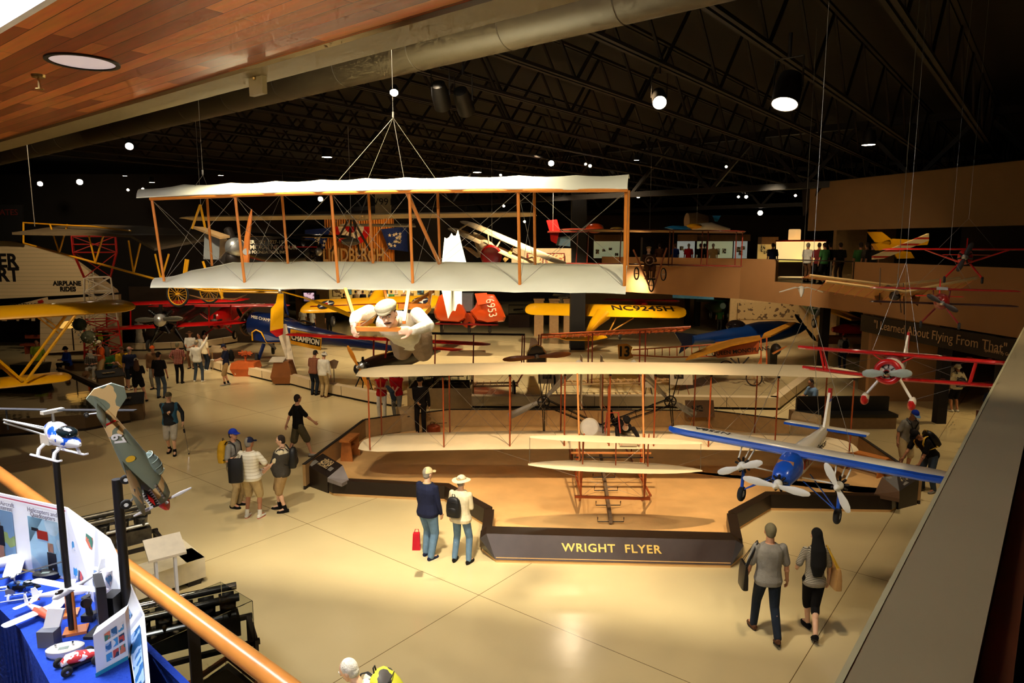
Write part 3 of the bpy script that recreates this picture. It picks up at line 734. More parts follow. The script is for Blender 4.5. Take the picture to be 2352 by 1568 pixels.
t = thing('name_sign','long dark sloping sign box reading WRIGHT FLYER in gold letters','sign',(S0+S1)/2)
TL = F(1117,1225,.46); f0_,f1_ = V((S0.x,S0.y,.06)),V((S1.x,S1.y,.06))
fn = (f1_-f0_).cross(TL-f0_).normalized(); oc = V((0,0,CH))
def onface(px,py): d = ray(px,py); return oc+d*((f0_-oc).dot(fn)/d.dot(fn))
TR = onface(1691,1240.6); L0,L1 = F(1102,1236,.40),F(1708,1252,.40)
def up(p,z): return V((p.x,p.y,z))
dback = V((0,.35,0))
mb = MB(); mb.m = 0
f0,f1 = up(S0,.06),up(S1,.06)
LB,RB = up(BL[4],.06),up(BR[0],.06);
vs = [f0,f1,TR,TL,L0,LB,L1,RB,TL+dback,TR+dback,L0+dback,L1+dback]
mb.add(vs,[(0,1,2,3)]); mb.m = 1; mb.add(vs,[(0,3,4),(0,4,5),(1,6,2),(1,7,6),(3,2,9,8),(4,3,8,10),(2,6,11,9)])
q = [V((p.x,p.y,0)) for p in vs]
mb.add([vs[10],vs[11],up(vs[11],0),up(vs[10],0)],[(0,1,2,3)])
mb.build('sign_body',[M_db2,M_db],t,smooth=False)
MB().slab([V((p.x,p.y+.05,0)) for p in (S0,S1,BR[0])]+[up(L1+dback,0),up(L0+dback,0)]+[V((BL[4].x+.04,BL[4].y,0))],(0,0,.06)).build('plinth',M_trim,t,smooth=False)
xd = (f1-f0).normalized(); ud = ((TL+TR)/2-(f0+f1)/2).normalized(); nd = xd.cross(ud).normalized()
ctr = F(1404,1260,.25);
pc_ = (f0+f1)/2; ctr = V((0,0,CH))+ray(1404,1260)*((pc_-V((0,0,CH))).dot(nd)/ray(1404,1260).dot(nd))
Mt = Matrix(((xd.x,ud.x,nd.x,ctr.x+nd.x*.004),(xd.y,ud.y,nd.y,ctr.y+nd.y*.004),(xd.z,ud.z,nd.z,ctr.z+nd.z*.004),(0,0,0,1)))
lettering('WRIGHT  FLYER',.205,Mt,mat('gold_letter',(226,186,96),rough=.35,metal=.3),t,ext=.006,bold=.004,sx=1.12,font_space=1.12)

def desk(a,b,c,d,label,nm='text_desk',photo=None,zz=(.36,.36,.66,.66)):
    P4 = [up(F(*a,0),0) for a in ()]
    return None
def textdesk(pts,label,cfaces=None):
    """pts: 4 top corners (px,py,z) of the sloping panel, front-left, front-right, back-right, back-left"""
    c4 = [F(*p) for p in pts]; t = thing('text_desk',label,'text panel',up((c4[0]+c4[2])/2,0))
    mb = MB(); mb.add(c4+[up(p,0) for p in c4],[(0,1,2,3),(0,1,5,4),(1,2,6,5),(2,3,7,6),(3,0,4,7)]); mb.build('desk_body',M_db,t,smooth=False)
    n = (c4[1]-c4[0]).cross(c4[3]-c4[0]).normalized(); n = n if n.z > 0 else -n
    L_ = lambda u,v: c4[0].lerp(c4[1],u).lerp(c4[3].lerp(c4[2],u),v)+n*.004
    MB().slab([L_(.35,.3),L_(.9,.3),L_(.9,.72),L_(.35,.72)],n*.003).build('photograph',patchy('photo_sepia',(40,30,22),(200,176,130),18,.5,.5,c3=(120,96,60)),t,smooth=False)
    for k in range(5):
        MB().slab([L_(.1,.78+k*.035),L_(.5,.78+k*.035),L_(.5,.79+k*.035),L_(.1,.79+k*.035)],n*.002).build('text_line',mat('print_white',(210,205,195)),t,smooth=False)
        MB().slab([L_(.35,.12+k*.03),L_(.6,.12+k*.03),L_(.6,.128+k*.03),L_(.35,.128+k*.03)],n*.002).build('text_line',mat('print_white'),t,smooth=False)
    return t
t = textdesk([(752,1095,.4),(787,1068,.62),(741,1041,.7),(701,1067,.52)],'dark sloping text desk with a sepia photograph beside the small wooden trestle')
c4 = [F(752,1097,.4),F(787,1068,.62),F(801,1101,.38),F(785,1110,.38)]
MB().add(c4+[up(p,min(.3,p.z-.04)) for p in c4],[(0,1,2,3),(0,1,5,4),(1,2,6,5),(2,3,7,6),(3,0,4,7)]).build('end_cheek',mat('grey_laminate',(134,126,126),rough=.5),t,smooth=False)
mb = barrier([BL[0],BL[1]],Hb,M_db,inward=cen); mb.build('front_panel',M_db,t,smooth=False)
t = textdesk([(2066,1128,.42),(2111,1098,.62),(2060,1092,.66),(2026,1095,.62)],'dark sloping text desk with a small photograph beyond the trimotor model wing')
c4 = [F(2008,1134,.38),F(2066,1145,.38),F(2066,1128,.42),F(2026,1095,.62)]
MB().add(c4+[up(p,min(.3,p.z-.04)) for p in c4],[(0,1,2,3),(0,1,5,4),(1,2,6,5),(2,3,7,6),(3,0,4,7)]).build('end_cheek',mat('brown_cheek',(100,72,50),rough=.5),t,smooth=False)
barrier([BR[3],BR[4]],Hb,M_db,inward=cen).build('front_panel',M_db,t,smooth=False)

def lowwall(pts,z1,label,m=None,cap=True,th=.07,name='low_wall',cat='low wall',seams=None):
    pts = [up(p,0) for p in pts]; t = thing(name,label,cat,pts[len(pts)//2]); m = m or M_panel
    for a,b in zip(pts[:-1],pts[1:]):
        d = (b-a).normalized(); q = V((-d.y,d.x,0))*th
        MB().slab([a+V((0,0,.09)),b+V((0,0,.09)),b+q+V((0,0,.09)),a+q+V((0,0,.09))],(0,0,z1-.09)).build('panel_run',m,t,smooth=False)
        MB().slab([a+d*.0+q*.3,b+q*.3,b+q,a+q],(0,0,.09)).build('kick_plinth',M_trim,t,smooth=False)
        if cap: MB().slab([a-q*.12+V((0,0,z1)),b-q*.12+V((0,0,z1)),b+q*1.1+V((0,0,z1)),a+q*1.1+V((0,0,z1))],(0,0,.018)).build('cap_rail',M_trim,t,smooth=False)
        if seams:
            L_ = (b-a).length; k = seams
            while k < L_:
                MB().slab([a+d*(k-.006)-q*.03+V((0,0,.09)),a+d*(k+.006)-q*.03+V((0,0,.09)),a+d*(k+.006)+q*1.03+V((0,0,.09)),a+d*(k-.006)+q*1.03+V((0,0,.09))],(0,0,z1-.09)).build('panel_joint',M_trim,t,smooth=False); k += seams
    return t
M_tanw = mat('platform_wall_tan',(176,140,92),rough=.8)
lowwall([BT[0],BT[1]],.62,'tan low wall with a dark cap beside the wooden trestle',M_tanw)
lowwall([BT[1],F(920,953,.62)],.62,'short tan low wall behind the wing tip of the flyer',M_tanw)
lowwall([F(961,950,.62),BT[2],BT[3],BT[4]],.62,'long tan low wall along the back of the sand platform',mat('platform_wall',(206,168,112),rough=.8),seams=3.1)
lowwall([F(1875,985,.62),BT[5],BT[6]],.62,'tan low wall with a dark rail beside the man holding a camera',M_tanw)
def kiosk(a,b,zt,depth,label,m):
    a = up(a,0); b = up(b,0); d = (b-a).normalized(); q = V((-d.y,d.x,0)); L_ = (b-a).length
    t = thing('control_box',label,'box',(a+b)/2); M_ = Matrix(((d.x,q.x,0,a.x),(d.y,q.y,0,a.y),(0,0,1,0),(0,0,0,1)))
    MB(M_).prism([(0,0),(depth,0),(depth,zt-.1),(depth-.08,zt-.02),(depth*.5,zt),(.06,zt-.06),(0,zt-.16)],L_,Matrix(((0,0,1,0),(1,0,0,0),(0,1,0,0),(0,0,0,1)))).build('box_body',m,t,smooth=False)
    MB(M_).box((L_*.1,-.012,zt*.2),(L_*.9,-.001,zt-.2)).build('access_panel',m,t,smooth=False)
    MB(M_).box((L_*.45,-.02,zt-.27),(L_*.6,-.012,zt-.24)).build('label_plate',M_trim,t,smooth=False)
M_kio = mat('kiosk_tan',(190,156,108),rough=.7)
kiosk(F(919,990,PZ),F(957,986,PZ),.8,.5,'tan curved-top control box between the red shirts and the suited mannequin',M_kio)
kiosk(F(1814,1000,PZ),F(1873,1010,PZ),.8,.5,'tan curved-top control box below the seated man in light blue',mat('kiosk_pale',(206,176,130),rough=.7))

def trestle(p,head,label,L_=1.0,h=.55):
    t = thing('wooden_trestle',label,'trestle',p); M_ = pmat(p,head); w = mat('pine_trestle',(196,122,58),rough=.5,var=.15,sc=8)
    MB(M_).box((-.14,-L_/2,h-.05),(.14,L_/2,h)).build('top_board',w,t,smooth=False)
    for y in (-L_/2+.12,L_/2-.12): MB(M_).slab([(-.12,y,h-.05),(.12,y,h-.05),(.17,y,0),(-.17,y,0)],(0,.04,0)).build('end_leg',w,t,smooth=False)
    MB(M_).box((-.03,-L_/2+.1,h*.4),(.03,L_/2-.1,h*.55)).build('stretcher',w,t,smooth=False)
trestle(F(805,1052,PZ),-8,'small pine trestle standing on the sand by the tan low wall',.8,.6)
trestle(F(1985,1085,PZ),35,'pine trestle partly behind the trimotor model wing',1.1,.5)

# ================================================================ WRIGHT FLYER
YF = 15.9
FC = V((A(1400,1030,YF).x,YF,0)); M_muslin = mat('muslin',(240,222,184),rough=.8,var=.03,sc=3,bump=.1,bsc=8)
M_spruce = mat('spruce',(176,84,40),rough=.4,var=.12,sc=4); M_spr2 = mat('spruce_light',(226,150,84),rough=.4,var=.1)
M_wire = mat('wire',(150,146,140),rough=.4,metal=.8,var=0); M_iron = mat('iron_dark',(46,38,32),rough=.5,metal=.4)
M_alu = mat('aluminium',(190,190,186),rough=.35,metal=.8,var=.05); M_silverp = mat('silver_paint',(206,204,196),rough=.35,metal=.3)
t = FL = thing('wright_flyer','white biplane on the sand with spruce struts and twin silver propellers','airplane',FC)
MF = Matrix.Translation(FC) @ Matrix.Rotation(R(-.6),4,'Z')
def droop(x): return -.11*(abs(x)/6.15)**2
def flwing(z):
    secs = []
    for x in (-6.15,-6.1,-5.95,-5.6,-5,-4,-3,-2,-1,0,1,2,3,4,5,5.6,5.95,6.1,6.15):
        e = max(0,(abs(x)-5.3)/.85); cut = .55*e**2.2
        secs.append((x,.02+.35*e**3,1.98-cut-.02-.35*e**3,z+droop(x),.05))
    return secs
def wg(name,z,parent):
    mb = MB(MF @ Matrix.Rotation(R(0),4,'X')); mb.wing(flwing(z),.045)
    for v_ in mb.v: v_.z -= max(0,(v_.y-YF))*.045
    return mb.build(name,M_muslin,parent)
ZL,ZU = .97,2.80
wg('lower_wing',ZL,t); wg('upper_wing',ZU,t)
SPX = (-5.8,-4.0,-2.4,-1.08,0,1.08,2.4,4.0,5.8)
for x in SPX:
    for y in (.12,1.55):
        k = -y*.045
        MB(MF).bar((x,y,ZL+droop(x)+k+.03),(x,y,ZU+droop(x)+k),.019,n=8).build('wing_strut',M_spruce,t)
        MB(MF).cbox((x,y-.02,ZU+droop(x)+k-.03),(.05,.05,.05)).build('strut_fitting',M_iron,t,smooth=False)
mb = MB(MF)
for y in (.12,1.55):
    for a,b in zip(SPX[:-1],SPX[1:]):
        if abs(a+b) < 2.5 and y < 1: continue
        k = -y*.045; mb.bar((a,y,ZL+droop(a)+k+.05),(b,y,ZU+droop(b)+k-.03),.0035,n=4); mb.bar((b,y,ZL+droop(b)+k+.05),(a,y,ZU+droop(a)+k-.03),.0035,n=4)
mb.build('rigging_wire',M_wire,t)

ivM = MF.inverted()
def fp(px,py,Y): return ivM @ A(px,py,Y)
YE = 13.4
sk0,sk1 = fp(1334,1141,13.75),fp(1480,1144,13.75)
for a,b,m_ in (((1326,858,15.95),sk0,M_spr2),((1476,858,15.95),sk1,M_spr2)):
    MB(MF).bar(fp(*a),b,.022,n=8).build('outrigger_pole',m_,t)
for sx_,s_ in ((-.78,sk0),(.78,sk1)):
    MB(MF).tube([V((sx_,2.4,.26)),V((sx_,0,.24)),V((sx_,-1.2,.26)),V((s_.x,s_.y+.25,.42)),s_],.026,8).build('landing_skid',M_spruce,t)
    for y in (.15,1.5): MB(MF).bar((sx_,y,.26),(sx_,y,ZL),.018).build('skid_post',M_spruce,t)
    MB(MF).bar((sx_,.1,ZL),s_,.018).build('skid_brace',M_spruce,t)
    for dx in (-.14,.1): MB(MF).bar(s_,(s_.x+dx*.4,fp(1400,1000,YE).y+.25,1.98),.014).build('canard_post',M_spruce,t)
MB(MF).rbar(fp(1320,1140,13.75),fp(1493,1145,13.75),.05,.05).build('front_crossbar',M_spruce,t,smooth=False)
MB(MF).rbar((-1.0,-.4,.62),(1.0,-.4,.6),.09,.09).build('launching_truck',mat('truck_red',(140,56,30),rough=.6),t,smooth=False)
for nm,pl,pr,bul in (('upper_elevator',(1217,1003),(1612,1017),4),('lower_elevator',(1213,1066),(1612,1080),12)):
    a,b = fp(*pl,YE),fp(*pr,YE); mb = MB(MF); secs = []
    for k in range(13):
        f_ = k/12; p = a.lerp(b,f_); c_ = .12+(.62 if bul > 5 else .38)*(1-abs(2*f_-1)**3); secs.append((p.x,p.y-c_*.45,c_,p.z,.05))
    mb.wing(secs,.03); mb.build(nm,M_muslin,t)
for x in (1217,1339,1415,1489,1610):
    a,b = fp(x,1003+(x-1217)*.035,YE),fp(x-1,1066+(x-1217)*.035,YE); MB(MF).bar(a,b,.012 if 1300 < x < 1600 else .005).build('elevator_strut',M_spruce if 1300 < x < 1600 else M_wire,t)
mb = MB(MF)
for p,q in ((sk0,(2.9,.1,.95)),(sk1,(-2.9,.1,.95)),(sk0,sk1+V((0,.6,.9))),(sk1,sk0+V((0,.6,.9)))): mb.bar(p,q,.003,n=4)
mb.build('brace_wire',M_wire,t)

MB(MF).rbar((-.95,-.25,ZL-.02),(.95,-.25,ZL-.02),.04,.04).build('front_frame_bar',M_spr2,t,smooth=False)
MB(MF).bar((-.9,-.5,ZL-.05),(.95,-.5,ZL-.05),.018).build('warp_bar',M_iron,t)

ra,rb = F(1386,1085,.2),F(1403,1196,.2)
rl = thing('launching_rail','narrow weathered launching rail lying on the sand under the flyer','rail',rb)
MB().rbar(ra+(ra-rb).normalized()*1.6,rb,.07,.11).build('rail_beam',mat('weathered_wood',(116,96,74),rough=.8,var=.15,sc=8),rl,smooth=False)
for k in range(5):
    p = rb.lerp(ra,.02+k*.3); MB().tube([p+V((-.27,-.02,.06)),p+V((-.27,0,-.04)),p+V((.27,0,-.04)),p+V((.27,-.02,.06))],.012,5).build('rail_stay',M_iron,rl)

t_ = MB(MF); t_.box((-.55,.55,ZL+.08),(-.05,1.15,ZL+.28)).build('engine_block',M_alu,t,smooth=False)
MB(MF).lathe([(.19,0),(.24,.03),(.24,.16),(.2,.2)],(-.42,.75,ZL+.33),(0,-1,.25),24).build('flywheel_housing',M_silverp,t)
for k in range(4): MB(MF).bar((-.5+k*.12,.85,ZL+.2),(-.5+k*.12,1.25,ZL+.22),.045,n=12).build('cylinder',M_alu,t)
MB(MF).box((-.03,.2,ZL+.05),(.02,.32,ZL+1.5)).build('radiator',M_spruce,t,smooth=False)
MB(MF).tube([(-.05,.6,ZL+.2),(-.0,.55,ZL+.75),(.25,.4,ZL+.8),(.3,.35,ZL+.3)],.022,8).build('coolant_pipe',mat('red_hose',(180,70,50)),t)
MB(MF).tube([(-.1,.5,ZL+.25),(-.12,.5,ZL+.82),(.1,.5,ZL+.86),(.6,.5,ZL+.86)],.016,8).build('exhaust_pipe',M_iron,t)
YP = 18.1
for sg,hub,b1,b2 in ((-1,(1248,918),(1335,829),(1168,956)),(1,(1535,917),(1450,829),(1598,953))):
    h_,p1,p2 = fp(*hub,YP),fp(*b1,YP),fp(*b2,YP)
    pr = MB(MF).lathe([(.05,-.1),(.06,0),(.05,.1)],h_,(0,1,0),14).build('propeller_hub',M_iron,t)
    for q in (p1,p2):
        d = (q-h_); MB(MF).tube([h_,h_+d*.12,h_+d*.3,h_+d*.6,h_+d*.9,h_+d*.985,h_+d],[.035,.045,.07,.09,.1,.09,.03],10,flat=(.4,1)).build('propeller_blade',M_silverp,t)
    gz = MB(MF); gz.torus(h_+V((0,-.25,0)),(0,1,0),.15,.018,24,6)
    for k in range(6): gz.bar(h_+V((0,-.25,0)),h_+V((.15*cos(k*pi/3),-.25,.15*sin(k*pi/3))),.012,n=5)
    gz.bar(h_+V((0,-.6,0)),h_,.015); gz.build('chain_sprocket',M_iron,t)
    e = V((-.12,1.0,ZL+.28)); d = (e-h_).normalized(); n_ = V((-d.z,0,d.x))
    for o_ in (.11,-.11):
        a = h_+V((0,-.25,0))+n_*o_; b = e+n_*o_*.5
        MB(MF).tube([a,b],.017,6).build('drive_chain',M_iron,t)
        MB(MF).tube([a+n_*.04,b+n_*.04],.008,6).build('chain_guide',M_iron,t)
    for k in (.25,.5,.75):
        p = (h_+V((0,-.25,0))).lerp(e,k); MB(MF).bar(p+n_*.13,p-n_*.13,.008).build('guide_spacer',M_iron,t)
    for dx in (-.16,.13):
        MB(MF).bar((h_.x+dx*.2,h_.y-.3,h_.z),(h_.x+dx,1.5,ZU-.1),.014).build('bearing_strut',M_iron,t)
        MB(MF).bar((h_.x+dx*.2,h_.y-.3,h_.z),(h_.x+dx*.1,1.5,ZL),.014).build('bearing_strut',M_iron,t)

for dx in (-.3,.3):
    MB(MF).box((dx-.012,4.1,.95),(dx+.012,4.6,2.55)).build('rudder_vane',M_muslin,t,smooth=False)
for z_ in (1.1,2.4):
    for dx in (-.35,.35): MB(MF).bar((dx,1.6,z_+.15),(dx*.9,4.5,z_),.012).build('tail_boom',M_spruce,t)

PXm = MF
def prone():
    W = lambda p: MF @ V(p); J = {'s': .95,'kx': 1.}
    cx = .47; z0 = ZL+.22
    J['pel'] = W((cx+.03,1.25,z0)); J['neck'] = W((cx,.62,z0+.14)); J['sx'] = V((1,0,0)); J['front'] = V((0,0,-1)); J['base'] = W((cx,.9,ZL+.07))
    J['head'] = W((cx,.5,z0+.33)); J['hf'] = V((0,-.86,-.5)).normalized(); J['hu'] = V((0,-.5,.86)).normalized()
    for q,sg in (('a',1),('b',-1)):
        J['sh'+q] = W((cx+sg*.2,.66,z0+.1)); wr = W((cx+sg*(.27 if sg > 0 else .2),.12,ZL+.12)); el,wr = ik(J['sh'+q],wr,.28,.26,V((sg*1.0,.1,.1)))
        J['el'+q] = el; J['wr'+q] = wr; J['hd'+q] = V((-sg*.2,-1,-.1)).normalized(); J['pn'+q] = V((0,0,-1)); J['ts'+q] = 1 if J['hd'+q].cross(V((0,0,-1))).dot(V((-sg,0,0))) > 0 else -1; J['curl'+q] = .7
        J['hip'+q] = W((cx+.03+sg*.09,1.28,z0)); J['kn'+q] = W((cx+sg*.12,1.68,z0-.04)); J['an'+q] = W((cx-.1+sg*.1,2.0,z0+.02+(.22 if sg < 0 else 0)))
        J['ft'+q] = V((0,.5,-.85)).normalized(); J['fu'+q] = V((0,.85,.5)).normalized()
    return J
figure('prone mannequin pilot in a black suit and flat cap on the lower wing',prone(),dict(top='suit',slv='long',topname='jacket',bot='suit',hat=('flat','black'),hair='dk',collar='white',mous=1,shoe='black'),'mannequin',name='pilot_mannequin')
mb = MB(MF); mb.box((.25,.05,ZL+.06),(.66,.5,ZL+.15)); solo(mb,'map_board',M_muslin,'pale cradle pad under the arms of the prone pilot mannequin','pad',smooth=False)

person(967,997,0,'standing mannequin in a black suit and cap beside the copper can',1.78,PZ,P=dict(hands=((.27,.02,.85),(-.05,.22,1.02)),hpitch=12,curl=(.3,.5)),top='suit',slv='long',topname='jacket',bot='suit',hat=('flat','black'),collar='white',hair='dk',skin=3,g=.022,cat='mannequin',name='suited_mannequin')
c = F(996,996,PZ); t = thing('copper_can','round copper fuel can beside the feet of the suited mannequin','can',c)
M_cop = mat('copper',(170,80,44),rough=.35,metal=.7)
MB().lathe([(.2,0),(.21,.02),(.21,.1),(.22,.11),(.21,.12),(.21,.22),(.2,.25),(.12,.3),(.04,.32)],c,n=28).build('can_body',M_cop,t)
MB().bar(c+V((.05,0,.3)),c+V((.05,0,.36)),.03,n=12).build('filler_cap',M_brass,t)
MB().tube([c+V((-.1,0,.29)),c+V((-.08,0,.37)),c+V((0,0,.37)),c+V((.02,0,.3))],.009,6).build('handle',M_iron,t)
MB().bar(c+V((.1,0,.33)),c+V((.42,-.05,.36)),.008).build('spout',M_iron,t)
# ================================================================ MEZZANINE, FAR STRUCTURES
MZ = [V((5.2,39.8,0)),V((11.1,33.3,0)),V((13.1,28.2,0)),V((13.3,25.2,0)),V((13.9,18.4,0)),V((14.5,11.6,0))]
def seg_wall(a,b,z0,z1,th,name,m):
    d = (b-a).normalized(); q = V((d.y,-d.x,0))*-th
    if q.x < 0: q = -q
    mb = MB(); mb.slab([up(a,z0),up(b,z0),up(b+q,z0),up(a+q,z0)],(0,0,z1-z0)); return struct(mb,name,m)
M_mez = mat('mezzanine_paint',(164,120,76),rough=.85,var=.03,sc=1.5)

nA = MZ[1].lerp(MZ[2],.42); nB = V((13.2,26.6,0))
seg_wall(MZ[0],MZ[1],3.25,5.2,.2,'wall_mezzanine_1',M_mez)
seg_wall(MZ[1],nA,3.25,5.2,.2,'wall_mezzanine_2',M_mez)
seg_wall(nA,MZ[2],3.25,4.2,.2,'wall_mezzanine_3',M_mez)
seg_wall(MZ[2],nB,3.25,4.2,.2,'wall_mezzanine_4',M_mez)
seg_wall(nB,V((13.9,18.4,0)),3.3,5.2,.2,'wall_mezzanine_5',M_mez)
seg_wall(V((13.9,18.4,0)),MZ[5],3.3,4.2,.2,'wall_mezzanine_6',M_mez)
mb = MB(); mb.slab([up(p,3.9)+V((.12,.12,0)) for p in MZ]+[V((34,12,3.9)),V((34,50,3.9)),V((5.2,50,3.9))],(0,0,.3)); struct(mb,'floor_mezzanine',mat('mezzanine_floor',(96,74,50),rough=.5))

M_glass = mat('clear_glass',(240,240,235),rough=.02,var=0,trans=1.,ior=1.12,spec=.3)
t = thing('glass_railing','glazed railing with a thin post in the mezzanine notch where visitors stand','railing',up(MZ[2],4.2))
for a,b in ((nA,MZ[2]),(MZ[2],nB)):
    d = (b-a).normalized()
    MB().rbar(up(a,5.2),up(b,5.2),.06,.05).build('handrail',M_trim,t,smooth=False)
    MB().slab([up(a+d*.05,4.25),up(b-d*.05,4.25),up(b-d*.05,5.15),up(a+d*.05,5.15)],V((.012,0,0))).build('glass_pane',M_glass,t,smooth=False)
MB().rbar(up(MZ[2],4.2),up(MZ[2],5.2),.04,.04).build('post',M_alu,t,smooth=False)
MB().rbar(up(nB,4.2)-V((0,.1,0)),up(nB,5.2)-V((0,.1,0)),.04,.04).build('post',M_trim,t,smooth=False)
t = thing('gallery_railing','dark rail over a red-brown panel at the near end of the mezzanine','railing',V((13.3,16,4.2)))
MB().slab([V((13.85,18.4,5.14)),V((14.45,11.6,5.14)),V((14.55,11.6,5.14)),V((13.95,18.4,5.14))],(0,0,.06)).build('handrail',M_trim,t,smooth=False)
MB().slab([V((13.97,18.35,4.22)),V((14.57,11.6,4.22)),V((14.6,11.6,4.22)),V((14.0,18.35,4.22))],(0,0,.74)).build('infill_panel',mat('red_brown_panel',(92,36,18),rough=.6),t,smooth=False)
for x,y in ((13.93,18.3),(14.18,15.5)): MB().rbar((x,y,4.2),(x,y,5.14),.05,.05).build('post',M_trim,t,smooth=False)

fa,fb = V((11.8,27.6,0)),V((18.0,12.0,0))
seg_wall(fa,fb,6.45,8.25,.25,'wall_fascia_1',M_beige)
mb = MB(); mb.box((12.96,30.98,6.40),(13.3,31.02,6.44));
mb = MB(); mb.slab([up(fa,6.4),up(fa,6.4)+V((.3,0,0)),up(fb,6.4)+V((.3,0,0)),up(fb,6.4)],(0,0,.05)); struct(mb,'trim_5',M_beige)
mb = MB(); mb.slab([up(fa,8.2)+V((.2,.2,0)),V((34,28,8.2)),V((34,12,8.2)),up(fb,8.2)+V((.2,0,0))],(0,0,.1)); struct(mb,'ceiling_mezzanine',M_wallk)

struct(MB().box((19.5,12,4.2),(19.7,30,8)),'wall_gallery_1',mat('gallery_wall_dark',(52,40,28),rough=.9))
struct(MB().box((14.8,31.5,4.2),(16.2,31.8,8)),'wall_gallery_2',mat('gallery_wall_tan',(186,150,100),rough=.85))
struct(MB().box((16.2,30.4,4.2),(16.9,30.7,8)),'wall_gallery_3',M_beige)
struct(MB().box((5.2,50,4.2),(34,50.2,8)),'wall_gallery_4',M_wallb)

def column(px,py,w_,name,z1=9,m=None):
    p = F(px,py); s = w_*p.y/FPX/2; struct(MB().box((p.x-s,p.y-s,0),(p.x+s,p.y+s,z1)),name,m or M_wallk)
column(1325,801,33,'column_1',10.9,mat('column_paint',(13,10,7),rough=.8))
column(1887,850,17,'column_2',3.9)
column(1577,745,10,'column_3',3.9)
column(1600,748,12,'column_4',3.9)

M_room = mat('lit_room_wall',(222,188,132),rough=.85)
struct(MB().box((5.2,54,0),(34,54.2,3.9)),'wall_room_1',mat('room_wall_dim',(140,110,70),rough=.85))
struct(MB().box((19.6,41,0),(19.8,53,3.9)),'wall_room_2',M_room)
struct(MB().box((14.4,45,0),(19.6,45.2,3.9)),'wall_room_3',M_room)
for i,(x,w_,z) in enumerate(((15.2,.5,2.6),(16.6,.9,3.0),(15.9,.45,2.9),(18.1,.6,2.7))):
    t = thing('framed_picture','small dark framed picture on the lit wall under the mezzanine','picture',V((x,44.95,z)),'framed pictures on the lit wall')
    MB().box((x-w_/2,44.93,z-.22),(x+w_/2,44.99,z+.22)).build('frame',M_trim,t,smooth=False)
    MB().box((x-w_/2+.06,44.92,z-.16),(x+w_/2-.06,44.93,z+.16)).build('print',patchy('mural_print',(200,170,120),(60,44,30),5,.7),t,smooth=False)
solo(MB().box((14.9,44.9,1.0),(19.0,44.98,2.1)),'photo_mural',patchy('mural_print2',(210,176,120),(110,84,54),4,.7,.6),'long sepia photo mural on the lit wall under the mezzanine','mural',smooth=False)

sA,sB = V((13.5,25.6,0)),V((13.5,17.2,0))
t = thing('quotation_sign','dark fascia band lettered I Learned About Flying From That','sign',V((13.4,21,2.6)))
z_of = lambda y,zz: zz
mb = MB(); ba,bb = V((13.2,25.7,0)),V((14.1,15.5,0)); bd = (bb-ba).normalized(); mb.slab([up(ba,2.62),up(bb,2.62),up(bb,3.24),up(ba,3.24)],(.2,0,0)); mb.build('band',mat('band_black',(40,30,20),rough=.7),t,smooth=False)
lettering('"I Learned About Flying From That"',.42,frame3(up(ba+bd*3.9,2.96)-V((.03,0,0)),bd),mat('band_letter',(190,150,104),rough=.6),t,ext=.003)
lettering('Sponsored by Garmin & Avemco',.13,frame3(up(ba+bd*7.0,2.82)-V((.03,0,0)),bd),mat('band_letter',(150,140,120)),t,ext=.003)
struct(MB().box((14.2,25.5,0),(14.4,27.5,3.3)),'wall_shop_1',M_beige)
struct(MB().box((13.4,25.2,0),(16.4,25.4,3.3)),'wall_shop_2',M_mez)
struct(MB().box((19.6,12,0),(19.8,25.2,3.9)),'wall_shop_3',mat('shop_wall',(226,190,120),rough=.8))
for k,(y,c_,nm) in enumerate(((20.6,(22,44,90),'blue framed display cabinet with pale lit glass behind the sign band'),(18.8,(130,18,14),'red framed display cabinet with warm lit glass behind the sign band'))):
    t = thing('display_cabinet',nm,'cabinet',V((16.8,y,0)))
    MB().box((16.6,y-.75,0),(17.1,y+.75,2.5)).build('cabinet_body',mat('cab%d' % k,c_,rough=.4),t,smooth=False)
    MB().box((16.57,y-.5,1.1),(16.6,y+.5,2.2)).build('lit_window',glow('cabwin%d' % k,((196,226,224),(255,222,140))[k],1.1),t,smooth=False)
    for j in range(4): MB().box((16.55,y-.45,1.25+j*.22),(16.57,y+.1-.1*j,1.33+j*.22)).build('exhibit_card',patchy('case_items',(240,230,190),(70,60,40),9,.5),t,smooth=False)
struct(MB().box((14.0,21.9,0),(14.3,22.2,3.3)),'column_5',M_wallk); struct(MB().box((14.0,19.2,0),(14.3,19.5,3.3)),'column_6',M_wallk); struct(MB().box((14.1,17.8,0),(14.25,17.95,3.3)),'column_7',M_beige)
for y,x in ((19.9,13.9),(18.7,13.95),(17.2,13.9),(16.5,14.3)):
    solo(MB().bar((x,y,0),(x,y,.95),.035,n=10),'barrier_post',mat('post_maroon',(84,40,26),rough=.4),'thin dark red stanchion post on the lit shop floor','post','stanchion posts on the lit shop floor')

